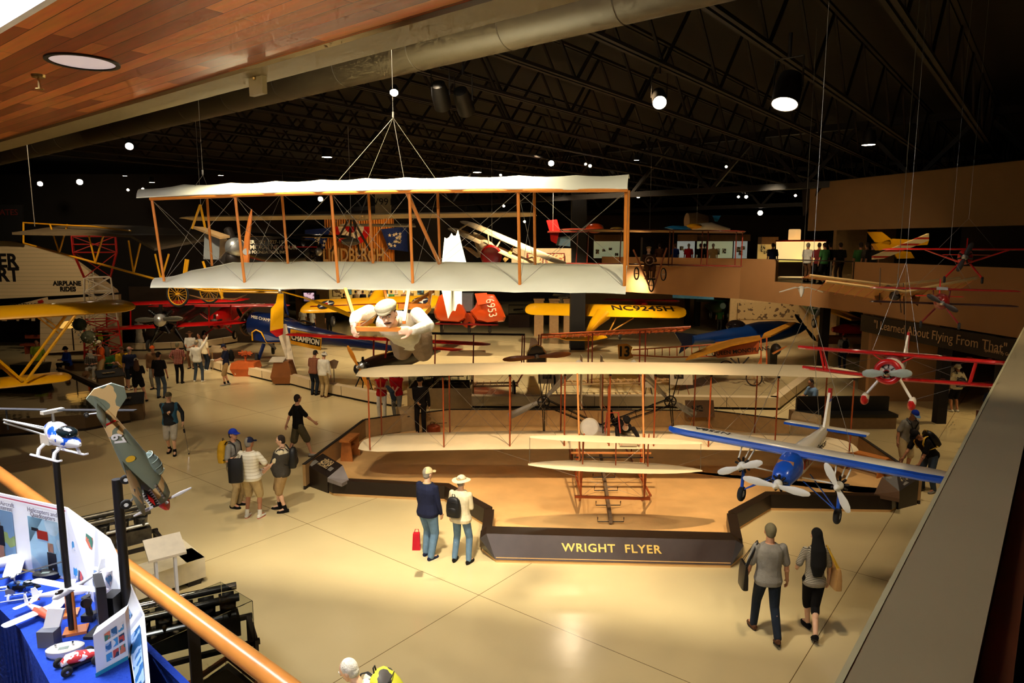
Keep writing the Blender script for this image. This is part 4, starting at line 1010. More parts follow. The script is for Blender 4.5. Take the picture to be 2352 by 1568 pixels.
YH = 36.
def hp(px,py,dy=0): return A(px,py,YH+dy)
t = thing('hangar_front','cream boarded hangar gable lettered AIRPLANE RIDES','building',up(hp(120,790),0))
M_board = striped('cream_boards',(232,204,154),(170,146,104),.2,.06,2,.8)
MB().slab([hp(-160,480),hp(0,549),hp(62,562),hp(165,594),hp(228,640),hp(262,665),hp(266,672),hp(0,686),hp(-160,690)],(0,.3,0)).build('gable',M_board,t,smooth=False)
MB().slab([hp(92,690),hp(272,676),hp(276,800),hp(92,812)],(0,.25,0)).build('siding',striped('cream_siding',(214,188,144),(150,128,92),.3,.05,2,.8),t,smooth=False)
def letters(txt,px,py,size,ch,m,parent,dy=-.02,**k):
    c_ = hp(px,py,dy); return lettering(txt,size,frame3(c_,(1,0,0)),m,parent,ext=.01,**k)
M_ink = mat('painted_black',(24,18,14),rough=.6)
letters('PIONEER',-42,600,1.0,0,M_ink,t,bold=.03,sx=.95); letters('AIRPORT',-40,632,1.0,0,M_ink,t,bold=.03,sx=.95)
letters('AIRPLANE',154,651,.33,0,M_ink,t,bold=.012); letters('RIDES',156,664,.33,0,M_ink,t,bold=.012)
struct(MB().box((-45,41.2,0),(-13.6,41.5,10)),'wall_side_dark',M_wallk)
struct(MB().box((-23,41.0,0),(-13.6,41.15,3.4)),'wall_side_panel',M_wallb)
t = thing('banner_sign','old slanted cream banner with a red winged horse emblem under the gable','sign',hp(60,710))
MB().slab([hp(15,705,-.2),hp(108,682,-.2),hp(112,700,-.2),hp(40,712,-.2)],(0,.05,0)).build('banner',mat('banner_cream',(214,186,140),rough=.8),t,smooth=False)
MB().slab([hp(86,691,-.25),hp(96,688,-.25),hp(100,693,-.25),hp(94,697,-.25),hp(88,696,-.25)],(0,.03,0)).build('horse_emblem',mat('emblem_red',(170,30,24)),t,smooth=False)
letters('PRODUCTS',62,702,.36,0,M_ink,t,dy=-.23)
for k in range(7):
    px = 4+k*17; solo(MB().slab([hp(px,730,-.1),hp(px+11-(k % 3)*3,730,-.1),hp(px+11-(k % 3)*3,737-(k % 2)*3,-.1),hp(px,737-(k % 2)*3,-.1)],(0,.03,0)),'wall_card',mat('card_cream',(206,176,130),rough=.8),'small cream card pinned in the row on the dark hangar wall','card','cards on the hangar wall',smooth=False)
solo(MB().box((-26.6,36.5,.45),(-24.2,37.0,.55)).box((-26.4,36.55,0),(-26.3,36.95,.45)).box((-24.5,36.55,0),(-24.4,36.95,.45)).box((-26.6,36.95,.8),(-24.2,37.02,1.0)),'bench',mat('bench_red_wood',(130,56,30),rough=.5),'red-brown bench standing against the dark hangar wall','bench',smooth=False)

def tower(px,top_y,base_y,Y,label):
    t = thing('beacon_tower',label,'tower',up(A(px,base_y,Y),0)); c_ = A(px,base_y,Y); zt = A(px,top_y,Y).z
    red = paint('tower_red',(196,36,24)); wh = paint('tower_white',(214,200,176)); r = .04
    def lv(z,w): return [V((c_.x+i*w*.857-j*w*.515,c_.y+i*w*.515+j*w*.857,z)) for i,j in ((-1,-1),(1,-1),(1,1),(-1,1))]
    W_ = lambda z: .85-.3*z/4.3
    zs = [0,.75,1.5,2.2,2.9,3.6,4.3]
    for k,(a,b) in enumerate(zip(zs[:-1],zs[1:])):
        m = red if b <= 2.3 else wh; mb = MB(); A_,B_ = lv(a,W_(a)),lv(b,W_(b))
        for i in range(4):
            j = (i+1) % 4; mb.bar(A_[i],B_[i],r,n=5); mb.bar(B_[i],B_[j],r*.7,n=5); mb.bar(A_[i],B_[j],r*.6,n=5); mb.bar(A_[j],B_[i],r*.6,n=5)
        mb.build('lattice_bay',m,t)
    A_,B_,C_ = lv(4.3,.55),lv(5.5,.9),lv(zt,.9); mb = MB()
    for i in range(4):
        j = (i+1) % 4; mb.bar(A_[i],B_[i],r,n=5); mb.bar(B_[i],C_[i],r,n=5); mb.bar(A_[i],B_[j],r*.6,n=5)
        for f_ in (0,.5,1): mb.bar(B_[i].lerp(C_[i],f_),B_[j].lerp(C_[j],f_),r*.7,n=5)
        mb.bar(B_[i],C_[j],r*.6,n=5)
    mb.build('top_cage',paint('tower_red_dark',(150,26,20)),t)
    mb = MB()
    for i in (-.12,.12): mb.bar((c_.x+i,c_.y-.9,0),(c_.x+i,c_.y-.5,4.6),.02,n=5)
    for k in range(18): mb.bar((c_.x-.12,c_.y-.9+k*.022,.2+k*.25),(c_.x+.12,c_.y-.9+k*.022,.2+k*.25),.014,n=5)
    mb.build('ladder',wh,t)
tower(237,543,795,33.5,'tall lattice beacon tower painted red and white beside the hangar gable')

def foliage(c_,r_,m,label,cat='plant',name='flowering_shrub',n=130,fl=None):
    t = thing(name,label,cat,up(c_,max(0,c_.z-r_))); mb = MB(); rg = random.Random(int(c_.x*10))
    for i in range(n):
        d = V((rg.gauss(0,1),rg.gauss(0,1),rg.gauss(0,.8))).normalized()*r_*rg.uniform(.5,1); p = c_+d; a = V((rg.uniform(-1,1),rg.uniform(-1,1),rg.uniform(-1,1))).normalized()*.12*r_; b = a.cross(d).normalized()*.07*r_
        mb.add([p-a,p+b,p+a,p-b],[(0,1,2,3)])
    mb.ell(c_,r_*.7,n=10,k=6); mb.build('foliage',m,t)
    if fl:
        for i in range(10):
            d = V((rg.gauss(0,1),-abs(rg.gauss(0,1)),rg.gauss(0,.8))).normalized()*r_*.95; MB().ell(c_+d,r_*.09,n=6,k=4).build('flower',fl,t)
    return t
M_leaf = mat('dark_leaf',(44,52,30),rough=.6,var=.3,sc=20); M_leaf2 = mat('grey_leaf',(110,112,84),rough=.6,var=.3,sc=20)
foliage(A(183,745,31),.42,M_leaf,'dark leafy potted shrub below the hangar gable',name='potted_shrub')
foliage(A(203,774,30),.42,M_leaf2,'bushy white-flowering plant on the brown planter box',fl=mat('petal_white',(230,224,210)))
pb_ = F(208,812); t = thing('planter_box','brown square planter box behind the seated visitors','planter',pb_)
MB().box((pb_.x-.75,pb_.y-.2,0),(pb_.x+.75,pb_.y+.8,.62)).build('box_body',mat('planter_brown',(110,84,54),rough=.7),t,smooth=False)
MB().box((pb_.x-.8,pb_.y-.25,.62),(pb_.x+.8,pb_.y+.85,.68)).build('rim',M_trim,t,smooth=False)
q = A(150,745,32); t = thing('reading_lamp','glowing yellow lamp shade beside the dark potted shrub','lamp',q)
MB().lathe([(.3,0),(.5,-.28)],q+V((.3,0,.15)),n=16,cap=False).build('lamp_shade',glow('shade_yellow',(250,190,90),.9),t); MB().bar(q+V((.3,0,.1)),up(q+V((.3,0,0)),.9),.03).build('lamp_stem',M_iron,t)
q = F(148,790); t = thing('ticket_desk','tan desk under the glowing yellow lamp shade','desk',q); MB().box((q.x-.6,q.y,0),(q.x+.9,q.y+.6,.9)).build('desk_body',M_kio,t,smooth=False); MB().box((q.x-.65,q.y-.05,.9),(q.x+.95,q.y+.65,.95)).build('desk_top',mat('trestle_tan',(200,160,100)),t,smooth=False)

YS = 43.
def sp_(px,py,dy=0): return A(px,py,YS+dy)
t = thing('stage_set','corrugated timber stage wall lettered LINDBERGH lit in amber','stage',up(sp_(820,600),4))
M_cor = mat('corrugated_amber',(214,140,60),rough=.5,var=.15,sc=3,stretch=(6,1,.3))
a,b = sp_(745,500),sp_(905,600); mb = MB(); n_ = 56; prof = []
for k in range(n_+1):
    x_ = a.x+(b.x-a.x)*k/n_; prof.append((x_,a.y+(.1 if k % 2 else 0)))
for (x0,y0),(x1,y1) in zip(prof[:-1],prof[1:]): mb.add([(x0,y0,b.z-.7),(x1,y1,b.z-.7),(x1,y1,a.z),(x0,y0,a.z)],[(0,1,2,3)])
mb.box((a.x,a.y+.15,b.z-.7),(b.x,a.y+.3,a.z)); mb.build('corrugated_wall',M_cor,t,smooth=False)
lettering('LINDBERGH',1.15,frame3(sp_(812,587,-.1),(1,0,0)),mat('letter_tan',(214,168,100),rough=.6),t,ext=.03,bold=.02,sx=.62)
t = thing('flag_bunting','pleated red and white bunting with blue starred fans over the stage','bunting',sp_(810,520))
def fan(px,py,r1,a0,a1,bands,name):
    c_ = sp_(px,py,-.35); k0 = 0
    for r_in,r_out,m in bands:
        mb = MB(); n = 18
        for k in range(n):
            t0 = R(a0+(a1-a0)*k/n); t1 = R(a0+(a1-a0)*(k+1)/n); w0 = .06*(k % 2); w1 = .06*((k+1) % 2)
            mb.slab([c_+V((cos(t0)*r_in,w0,sin(t0)*r_in)),c_+V((cos(t1)*r_in,w1,sin(t1)*r_in)),c_+V((cos(t1)*r_out,w1,sin(t1)*r_out)),c_+V((cos(t0)*r_out,w0,sin(t0)*r_out))],(0,.02,0))
        mb.build(name,m,t,smooth=False)
u_ = YS/FPX
Mr,Mw = cloth('bunting_red',(200,30,30)),cloth('bunting_white',(230,214,186)); Ms = cloth('bunting_blue',(34,50,110))
fan(806,520,1,180,360,((0,14*u_,Mr),(14*u_,29*u_,Mw),(29*u_,43*u_,Mr)),'red_white_fan')
for cx_,cy_ in ((730,550),(905,548)):
    pts = [sp_(cx_-30,cy_-22,-.3),sp_(cx_+30,cy_-28,-.3),sp_(cx_+(32 if cx_ > 800 else 10),cy_+30,-.3),sp_(cx_-(12 if cx_ > 800 else 28),cy_+24,-.3)]
    f_ = MB().slab(pts,(0,.05,0)).build('star_drape',Ms,t,smooth=False); rg = random.Random(cx_)
    for k in range(16):
        c_ = sp_(cx_-14+rg.random()*30,cy_-12+rg.random()*30,-.36); mb = MB()
        mb.slab([c_+V((cos(pi/2+i*pi/5)*(.12 if i % 2 == 0 else .05),0,sin(pi/2+i*pi/5)*(.12 if i % 2 == 0 else .05))) for i in range(10)],(0,.02,0)); mb.build('star',Mw,f_,smooth=False)
struct(MB().box((-13.5,44.5,4.4),(-2.5,44.8,8)),'wall_stage_back',M_wallk)

q0,q1 = A(752,665,58),A(1010,700,58)
t = thing('lit_mural','brightly lit yellow wall of framed pictures far behind the hanging glider','mural',up(q0,2))
MB().box((q0.x,58,0),(q1.x,58.2,q0.z+1.2)).build('wall_panel',mat('lit_yellow_wall',(240,206,120),rough=.8),t,smooth=False)
for k in range(9):
    x_ = q0.x+.5+k*1.02; MB().box((x_,57.9,1.6+.15*(k % 2)),(x_+.7-.15*(k % 3),57.98,2.5)).build('framed_print',patchy('print%d' % (k % 3),((230,200,130),(90,140,150),(200,150,90))[k % 3],((120,90,50),(40,50,50),(240,220,180))[k % 3],4,.6),t,smooth=False)
S0_ = A(882,660,56)
q = A(709,682,48); struct(MB().box((q.x-1.0,48.2,0),(q.x+1.3,48.5,4.2)),'wall_tv',mat('tv_wall',(140,112,76),rough=.8))
t = thing('television','small flat television showing a pale picture on the tan wall','television',q)
MB().box((q.x-.48,48.08,q.z-.4),(q.x+.48,48.2,q.z+.4)).build('bezel',M_black,t,smooth=False); MB().box((q.x-.36,48.05,q.z-.3),(q.x+.36,48.08,q.z+.3)).build('screen',patchy('tv_picture',(230,190,200),(120,90,100),3,.5,.5,emis=.9),t,smooth=False)
for sg in (-1,1): solo(MB().box((q.x+sg*.62-.08,48.05,q.z-.16),(q.x+sg*.62+.08,48.2,q.z+.16)),'loudspeaker',M_black,'small black loudspeaker beside the wall television','speaker','speakers beside the television',smooth=False)

def LW(pts,h,label,**k): return lowwall([F(*p,0) for p in pts],h,label,**k)
LW([(195,806),(330,806),(470,800),(590,779)],.42,'long pale low barrier in front of the red airplanes',cap=False,seams=1.4,th=.25)
LW([(480,846),(540,865)],.42,'short pale low barrier beside the amber engine stand',cap=False,seams=1.4,th=.3)
LW([(570,865),(632,880)],.42,'short pale low barrier between the amber stand and wooden lectern',cap=False,seams=1.2,th=.3)
LW([(664,884),(722,900),(850,927),(905,935)],.45,'pale low barrier behind the two men looking at the exhibit',cap=False,seams=1.7,th=.3)
LW([(945,937),(1200,938),(1500,938),(1790,942),(1868,880)],.45,'long pale low barrier in front of the bare wooden biplane',cap=False,seams=2.6,th=.35)
t = thing('display_plinth','tan plinth with a clear cover over a small white model glider frame','plinth',F(1045,930))
p0,p1 = F(938,936),F(1085,930); MB().box((p0.x,p0.y-.2,0),(p1.x,p0.y+1.4,.75)).build('plinth_body',mat('plinth_tan',(176,146,100),rough=.7),t,smooth=False)
def glasscase(x0,y0,z0,x1,y1,z1,parent,name='clear_cover',th=.012):
    mb = MB()
    for a,b in (((x0,y0,z0),(x1,y0+th,z1)),((x0,y1-th,z0),(x1,y1,z1)),((x0,y0+th,z0),(x0+th,y1-th,z1)),((x1-th,y0+th,z0),(x1,y1-th,z1)),((x0+th,y0+th,z1-th),(x1-th,y1-th,z1))): mb.box(a,b)
    return mb.build(name,M_glass,parent,smooth=False)
glasscase(p0.x+.05,p0.y-.15,.75,p1.x-.05,p0.y+1.35,1.25,t)
mb = MB()
for z in (.8,1.1):
    for y in (.3,.8): mb.bar((p0.x+.5,p0.y+y,z),(p1.x-.3,p0.y+y,z),.015)
for k in range(6): x_ = p0.x+.5+k*.32; mb.bar((x_,p0.y+.3,.8),(x_,p0.y+.3,1.1),.01); mb.bar((x_,p0.y+.8,.8),(x_,p0.y+.8,1.1),.01)
mb.build('model_frame',M_muslin,t)
MB().torus((p0.x+.9,p0.y+.2,.92),(1,.2,0),.14,.015,18,5).build('model_wheel',M_iron,t)

t = thing('wooden_lectern','tapered brown wooden lectern with an open book and a tall pale panel','lectern',F(647,884))
c_ = F(647,885); WL = mat('lectern_oak',(140,84,40),rough=.5,var=.12,sc=3)
MB().rings([[V((c_.x+i*w,c_.y+.35+j*d,z)) for i,j in ((-1,-1),(1,-1),(1,1),(-1,1))] for z,w,d in ((.06,.36,.3),(.35,.46,.36),(1.0,.3,.3))]).build('body',WL,t,smooth=False)
MB().box((c_.x-.3,c_.y+.08,0),(c_.x+.3,c_.y+.6,.06)).build('plinth',M_trim,t,smooth=False)
MB().slab([V((c_.x-.5,c_.y-.0,.98)),V((c_.x+.1,c_.y,.98)),V((c_.x+.1,c_.y+.45,1.12)),V((c_.x-.5,c_.y+.45,1.12))],(0,0,.03)).build('book',mat('book_page',(210,200,180)),t,smooth=False)
pn = thing('leaning_panel','tall narrow pale panel leaning behind the wooden lectern','panel',F(672,868)); a = F(672,870)
MB().slab([a+V((-.06,.2,.0)),a+V((.16,.2,0)),a+V((-.42,.75,2.35)),a+V((-.95,.75,2.35))],(0,.05,0)).build('panel_board',mat('pale_panel',(226,212,186),rough=.6),pn,smooth=False)
t = thing('engine_stand','amber box pedestal carrying a small orange model engine','pedestal',F(558,865)); c_ = F(556,866); WA = mat('amber_wood',(190,92,40),rough=.4,var=.08)
MB().rings([[V((c_.x+i*w,c_.y+.5+j*w*.8,z)) for i,j in ((-1,-1),(1,-1),(1,1),(-1,1))] for z,w in ((0,.42),(.35,.56),(.62,.5))]).build('pedestal_body',WA,t,smooth=False)
MB().lathe([(.12,0),(.05,.03),(.04,.2),(.1,.24)],c_+V((0,.5,.62)),n=16).build('model_post',WA,t)
mb = MB()
for k in range(9): mb.bar(c_+V((0,.5,1.0)),c_+V((.33*cos(k*.7),.5+.05*(k % 2),1.0+.12*sin(k*.7))),.035)
mb.lathe([(.1,-.08),(.12,0),(.08,.1)],c_+V((0,.5,1.0)),(0,-1,0)); mb.build('model_engine',mat('amber_metal',(196,96,50),rough=.3,metal=.4),t)
def easel(px,py,w_,h_,label,m_board,legs=M_iron,z0=.7,Y=None,cat='easel'):
    c_ = F(px,py); t = thing('easel_sign',label,cat,c_)
    MB().slab([c_+V((-w_/2,.0,z0)),c_+V((w_/2,.0,z0)),c_+V((w_/2,.22,z0+h_)),c_+V((-w_/2,.22,z0+h_))],(0,.02,0)).build('board',m_board,t,smooth=False)
    MB().slab([c_+V((-w_*.3,-.01+.08,z0+h_*.35)),c_+V((w_*.1,-.01+.08,z0+h_*.35)),c_+V((w_*.1,.12,z0+h_*.72)),c_+V((-w_*.3,.12,z0+h_*.72))],(0,.01,0)).build('picture',patchy('easel_photo',(120,100,70),(40,30,22),12,.5),t,smooth=False)
    for x_,y_ in ((-.5,-.1),(.5,-.1),(0,.6)): MB().bar(c_+V((x_*w_*.9,y_,0)),c_+V((x_*w_*.3,.15,z0+h_*.4)),.015,n=6).build('leg',legs,t)
    return t
easel(1564,926,.85,.62,'white easel board with a small photograph near the wheel of the amber monoplane',mat('easel_white',(216,196,160)),mat('leg_orange',(150,80,40)))
easel(1262,926,.85,.45,'white easel board standing under the bare wooden biplane',mat('easel_white',(216,196,160)),z0=.75)
easel(1487,926,.5,.6,'pale easel board partly behind the flyer propeller',mat('easel_white',(216,196,160)),z0=.6)
t = easel(1608,990,.9,.5,'brown sloping board on two pale posts behind the flyer wing',mat('easel_brown',(130,92,50)),M_spr2,z0=.45)
c_ = F(496,850); t = thing('reading_stand','grey angled reading stand behind the low barrier','stand',c_)
MB().slab([c_+V((-.3,0,.85)),c_+V((.35,0,.85)),c_+V((.35,.4,1.1)),c_+V((-.3,.4,1.1))],(0,0,.03)).build('text_plate',mat('plate_gray',(150,130,96)),t,smooth=False)
for x_ in (-.22,.27): MB().rbar(c_+V((x_,.2,0)),c_+V((x_,.2,.95)),.05,.05).build('leg',M_kio,t,smooth=False)
c_ = F(768,885); t = thing('paddle_sign','white fan-shaped sign on a thin black post by the man in the white hat','sign',c_)
MB().bar(c_,c_+V((0,0,.75)),.015).build('post',M_iron,t); MB().slab([c_+V((-.1,-.02,.72)),c_+V((.1,-.02,.72)),c_+V((.2,.08,1.02)),c_+V((.0,.1,1.1)),c_+V((-.2,.08,1.02))],(0,.01,0)).build('sign_face',mat('easel_white'),t,smooth=False)

def blackbench(px,py,w_,d_,label,head=0,back=True):
    c_ = F(px,py); t = thing('padded_bench',label,'bench',c_); M_ = pmat(c_,head)
    MB(M_).box((-w_/2,0,0),(w_/2,d_,.38)).build('base',mat('bench_base',(120,92,58),rough=.7),t,smooth=False)
    MB(M_).box((-w_/2-.03,-.03,.38),(w_/2+.03,d_*.5,.48)).build('seat',M_black,t,smooth=False)
    if back: MB(M_).box((-w_/2,d_*.45,.38),(w_/2,d_*.55,.95)).build('backrest',M_black,t,smooth=False)
    return t
blackbench(1950,985,3.0,1.1,'long black padded bench on a tan base beside the seated man in light blue')
blackbench(208,852,2.4,.9,'black bench carrying visitors in front of the planter box',0,False)

def ucase(px0,px1,Y,z1,label,c_=(225,235,190),e=.9):
    a = A(px0,585,Y).x; b = A(px1,585,Y).x; t = thing('display_case',label,'display case',V(((a+b)/2,Y,4.2)))
    MB().box((a,Y,4.2),(b,Y+.6,5.05)).build('case_base',M_wallb,t,smooth=False)
    MB().box((a,Y+.5,5.05),(b,Y+.6,z1)).build('lit_back',glow('case_glow%d' % (px0 % 3),c_,e*.22),t,smooth=False)
    MB().box((a,Y,z1),(b,Y+.6,z1+.4)).build('canopy',mat('case_canopy',(130,90,50)),t,smooth=False)
    rg = random.Random(px0); n = max(3,int((b-a)/.5))
    for k in range(n):
        x_ = a+.2+(b-a-.4)*k/n; MB().cbox((x_,Y+.3,5.2+rg.random()*.5),(.2,.15,.12+.3*rg.random())).build('exhibit_item',patchy('case_items'),t,smooth=False)
    return t
for a,b,Y,z1,lb,c_ in ((1366,1440,43,6.1,'lit glass display case seen through the outer bay of the hanging glider',(226,230,180)),(1560,1600,42,6.1,'pale lit display case behind the visitor in a blue shirt',(220,230,220)),(1606,1626,43,6.1,'narrow pale lit display case behind the visitor in a dark coat',(214,240,235)),
                             (1630,1688,43,6.1,'amber lit alcove case with a dark relief behind the red biplane wing',(214,130,60)),(1692,1722,42,6.1,'lit shelf case at the end of the mezzanine row',(226,226,160)),(1748,1786,38,5.9,'low amber lit case beside the glowing kiosk',(250,210,120))):
    ucase(a,b,Y,z1,lb,c_)
a,b = A(1706,588,35),A(1880,592,33); t = thing('lit_counter','long low counter glowing yellow along the mezzanine edge','counter',a)
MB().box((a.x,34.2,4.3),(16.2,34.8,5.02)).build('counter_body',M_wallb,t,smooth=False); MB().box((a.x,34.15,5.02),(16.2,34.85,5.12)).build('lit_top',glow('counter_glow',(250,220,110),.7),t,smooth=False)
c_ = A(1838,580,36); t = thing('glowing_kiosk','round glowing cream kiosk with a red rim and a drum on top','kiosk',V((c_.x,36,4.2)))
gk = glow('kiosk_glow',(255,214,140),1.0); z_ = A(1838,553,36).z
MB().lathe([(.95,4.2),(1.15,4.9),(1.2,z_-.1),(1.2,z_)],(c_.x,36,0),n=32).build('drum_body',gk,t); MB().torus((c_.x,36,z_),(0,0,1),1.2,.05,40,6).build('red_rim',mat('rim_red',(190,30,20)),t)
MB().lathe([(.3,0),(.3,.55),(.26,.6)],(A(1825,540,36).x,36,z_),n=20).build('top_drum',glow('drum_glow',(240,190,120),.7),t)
solo(MB().slab([V((12.0,26.9,8.2)),V((11.75,28.0,7.0)),V((11.75,28.3,8.2))],(.1,0,0)),'ceiling_gusset',M_wallk,'black triangular gusset at the end of the upper fascia','gusset',smooth=False)

gx = 15.6
t = thing('framed_portrait','framed portrait on the warm lit wall at the end of the mezzanine','picture',V((17.2,21,5.6)))
struct(MB().box((16.2,14.5,4.2),(16.4,19.0,7.6)),'wall_gallery_5',mat('poster_wall',(236,206,150),rough=.7))
MB().box((16.12,16.6,5.0),(16.19,17.3,6.2)).build('frame',M_trim,t,smooth=False); MB().box((16.10,16.66,5.06),(16.12,17.24,6.14)).build('portrait_print',patchy('portrait',(226,196,140),(110,70,40),4,.6),t,smooth=False)
solo(MB().box((16.1,16.3,6.35),(16.19,17.6,6.6)),'lit_nameplate',glow('plate_glow',(255,226,160),.9),'glowing nameplate above the framed portrait','sign',smooth=False)

t = thing('dark_sign','dim red lettering on a dark panel above the hangar gable','sign',hp(10,520)); MB().slab([hp(-120,470,-.6),hp(52,470,-.6),hp(52,555,-.6),hp(-120,548,-.6)],(0,.1,0)).build('panel',mat('sign_black',(14,11,10)),t,smooth=False); letters('STATES',10,488,.42,0,mat('dim_red',(90,26,18)),t,dy=-.63,align='CENTER')
# ================================================================ AIRPLANES
M_tyre = mat('tyre_rubber',(26,24,24),rough=.8); M_chrome = mat('chrome',(210,208,204),rough=.12,metal=1,var=0)
M_wood = mat('varnished_wood',(196,112,50),rough=.25,coat=.6,var=.15,sc=4)
M_yel = paint('cub_yellow',(236,172,16)); M_red = paint('gloss_red',(186,18,16)); M_blu = paint('navy_blue_gloss',(16,34,84)); M_whi = paint('gloss_white',(226,220,206)); M_ora = paint('gloss_orange',(206,74,24)); M_mar = paint('maroon_gloss',(120,22,18))
M_blk = paint('gloss_black',(16,15,15)); M_cream = mat('doped_cream',(226,200,154),rough=.6,var=.04)
def pprop(p,c,Rr,ang,m,M,w=.07,parent=None,spin=None,axis=(0,-1,0),name='propeller'):
    """propeller turning about local -y at c; blades at angle ang (deg)"""
    c = V(c); pr = MB(M).lathe([(w*.5,-w*.3),(w*.75,0),(w*.6,w*.6),(w*.15,w*1.1)],c,axis,16).build('spinner',spin or M_alu,p)
    for s_ in (0,180):
        a = R(ang+s_); d = V((cos(a),0,sin(a)))*Rr
        MB(M).tube([c,c+d*.1,c+d*.25,c+d*.55,c+d*.8,c+d*.96,c+d],[w*.35,w*.45,w*.6,w*.95,w*.85,w*.5,w*.1],10,flat=(.28,1)).build('propeller_blade',m,p)
def radial(p,c,r_,n,M,m=None,ring=None):
    c = V(c); eng = MB(M).lathe([(r_*.3,.3*r_),(r_*.42,.1*r_),(r_*.42,-.3*r_),(r_*.25,-.5*r_),(r_*.12,-.6*r_)],c,(0,1,0),18).build('crankcase',M_alu,p)
    for k in range(n):
        a = 2*pi*k/n+pi/2; d = V((cos(a),0,sin(a))); mb = MB(M)
        for j in range(4): mb.lathe([(r_*.17,0),(r_*.17,r_*.05)],c+d*(r_*(.42+.13*j)),d,10)
        mb.bar(c+d*r_*.35,c+d*r_,r_*.12,n=8); mb.bar(c+d*r_*.3+V((0,-.16*r_,0)),c+d*r_*.98+V((0,-.14*r_,0)),r_*.03,n=5)
        mb.build('cylinder',m or M_iron,p)
    if ring: MB(M).torus(c+V((0,.05*r_,0)),(0,1,0),r_*1.05,r_*.1,28,8).build('cowl_ring',ring,p)
def pwheel(p,c,r_,w_,M,axis=(1,0,0),m=None,spokes=0):
    c = V(c); wh = MB(M).torus(c,axis,r_-w_/2,w_/2,28,10).build('wheel_tyre',M_tyre,p)
    if spokes:
        x,y,d = basis(V(axis)); mb = MB(M)
        for k in range(spokes):
            a = 2*pi*k/spokes; mb.bar(c+d*(w_*.6*(1 if k % 2 else -1)),c+(x*cos(a)+y*sin(a))*(r_-w_),r_*.012,n=4)
        mb.torus(c,axis,r_-w_*1.05,w_*.25,28,6); mb.bar(c-d*w_*.9,c+d*w_*.9,r_*.08,n=10); mb.build('spoked_rim',m or M_alu,wh)
    else: MB(M).lathe([(r_-w_*.8,-w_*.3),(r_*.3,-w_*.45),(r_*.3,w_*.45),(r_-w_*.8,w_*.3)],c,axis,24).build('wheel_disc',m or M_alu,wh)
    return wh
def pwing(p,name,M,hs,c,m,z=0,y=0,dih=0,t=.11,sweep=0,taper=1.,tip=.12,root=0,camber=.02,side=None,wob=None):
    """full span wing (side None) or one half (side +-1 from root)"""
    xs = []
    fr = (0,.2,.4,.6,.8,.9,.95,.98,1)
    rng = ([-f for f in fr[::-1]][:-1]+list(fr)) if side is None else ([side*f for f in fr])
    secs = []
    for f in rng:
        a = abs(f); x = (root+(hs-root)*a)*(1 if f > 0 else -1 if f < 0 else 0) if side is not None else f*hs
        if side is not None: x = side*(root+(hs-root)*a)
        cc = c*(1-(1-taper)*a); e = max(0,(a-.85)/.15); k = sqrt(max(0.0,1-e**2)); kk = tip+(1-tip)*k
        secs.append((x,y+sweep*a*hs+cc*(1-kk)*.45,cc*kk,z+dih*abs(x),t*(.4+.6*k)))
    return MB(M).wing(secs,camber) and (lambda mb: (mb.wing(secs,camber),mb.build(name,m,p))[1])(MB(M))
def struts(p,M,lst,r_,m,name='strut',flat=None):
    for a,b in lst: MB(M).tube([a,b],[r_,r_],8,flat=flat or (1,1)).build(name,m,p)
def wires(p,M,lst,r_=.004,m=None,name='rigging_wire'):
    mb = MB(M)
    for a,b in lst: mb.bar(a,b,r_,n=4)
    return mb.build(name,m or M_wire,p)
def hang(M,pts,top,label,r_=.004,cat='cable',name='hanging_cable'):
    c = M @ V(top); mb = MB();
    for q in pts: mb.bar(M @ V(q),c,r_,n=4)
    mb.bar(c,V((c.x,c.y,9.0)),r_,n=4); o = mb.build(name,mat('cable_steel',(120,112,100),rough=.4,metal=.6,var=0)); tag(o,label,cat); return o
def finplate(p,name,M,pts,th,m,x=0):
    """vertical plate: pts (y,z)"""
    return MB(M).slab([V((x-th/2,y,z)) for y,z in pts],(th,0,0)).build(name,m,p,smooth=False)


GL = A(349,458,7.9); GR = A(1442,440,6.55)
t = thing('hanging_glider','pale biplane hang glider with orange struts suspended over the floor','glider',A(900,640,7.2))
M_gf = mat('glider_cloth',(238,236,208),rough=.75,var=.025,sc=3,bump=.1,bsc=6); M_go = mat('orange_strut',(214,128,44),rough=.35,coat=.4,var=.08)
def depth(px): return 7.9+(6.55-7.9)*(px-349)/(1442-349)
def gsurf(name,front,back,ribs,ext=0):
    """front/back lists of (px,py) for the rib ends; front at depth(px), back 1.25 m behind"""
    mb = MB(); rs = []; n = len(front)
    def P(a,off): return A(a[0],a[1],depth(a[0])+off)
    k_ = 4
    for i in range(n):
        a,b = P(front[i],0),P(back[i],1.22); secs = [(a,b,0)]
        if i < n-1:
            a2,b2 = P(front[i+1],0),P(back[i+1],1.22)
            for j in range(1,k_):
                f = j/k_; sag = sin(pi*f)*.035; aa = a.lerp(a2,f); bb = b.lerp(b2,f); d = (bb-aa).normalized()
                secs.append((aa+d*sag,bb-d*sag*.8,sin(pi*f)))
        for a_,b_,sg in secs:
            top = []
            for u_ in (0,.08,.2,.4,.6,.8,1): top.append(a_.lerp(b_,u_)+V((0,0,.085*sin(pi*u_**.75)-.018*sg*sin(pi*u_))))
            rs.append([p+V((0,0,.006)) for p in top]+[p-V((0,0,.004)) for p in top[::-1]])
    mb.rings(rs); return mb.build(name,M_gf,t)
gsurf('upper_wing',[(313,454),(412,449),(516,446),(620,443),(733,440),(830,438),(925,436),(1048,435),(1178,434),(1311,435),(1441,433)],
      [(330,448),(432,432),(540,428),(640,424),(742,421),(845,417),(935,416),(1058,413),(1200,411),(1330,410),(1446,409)],0)
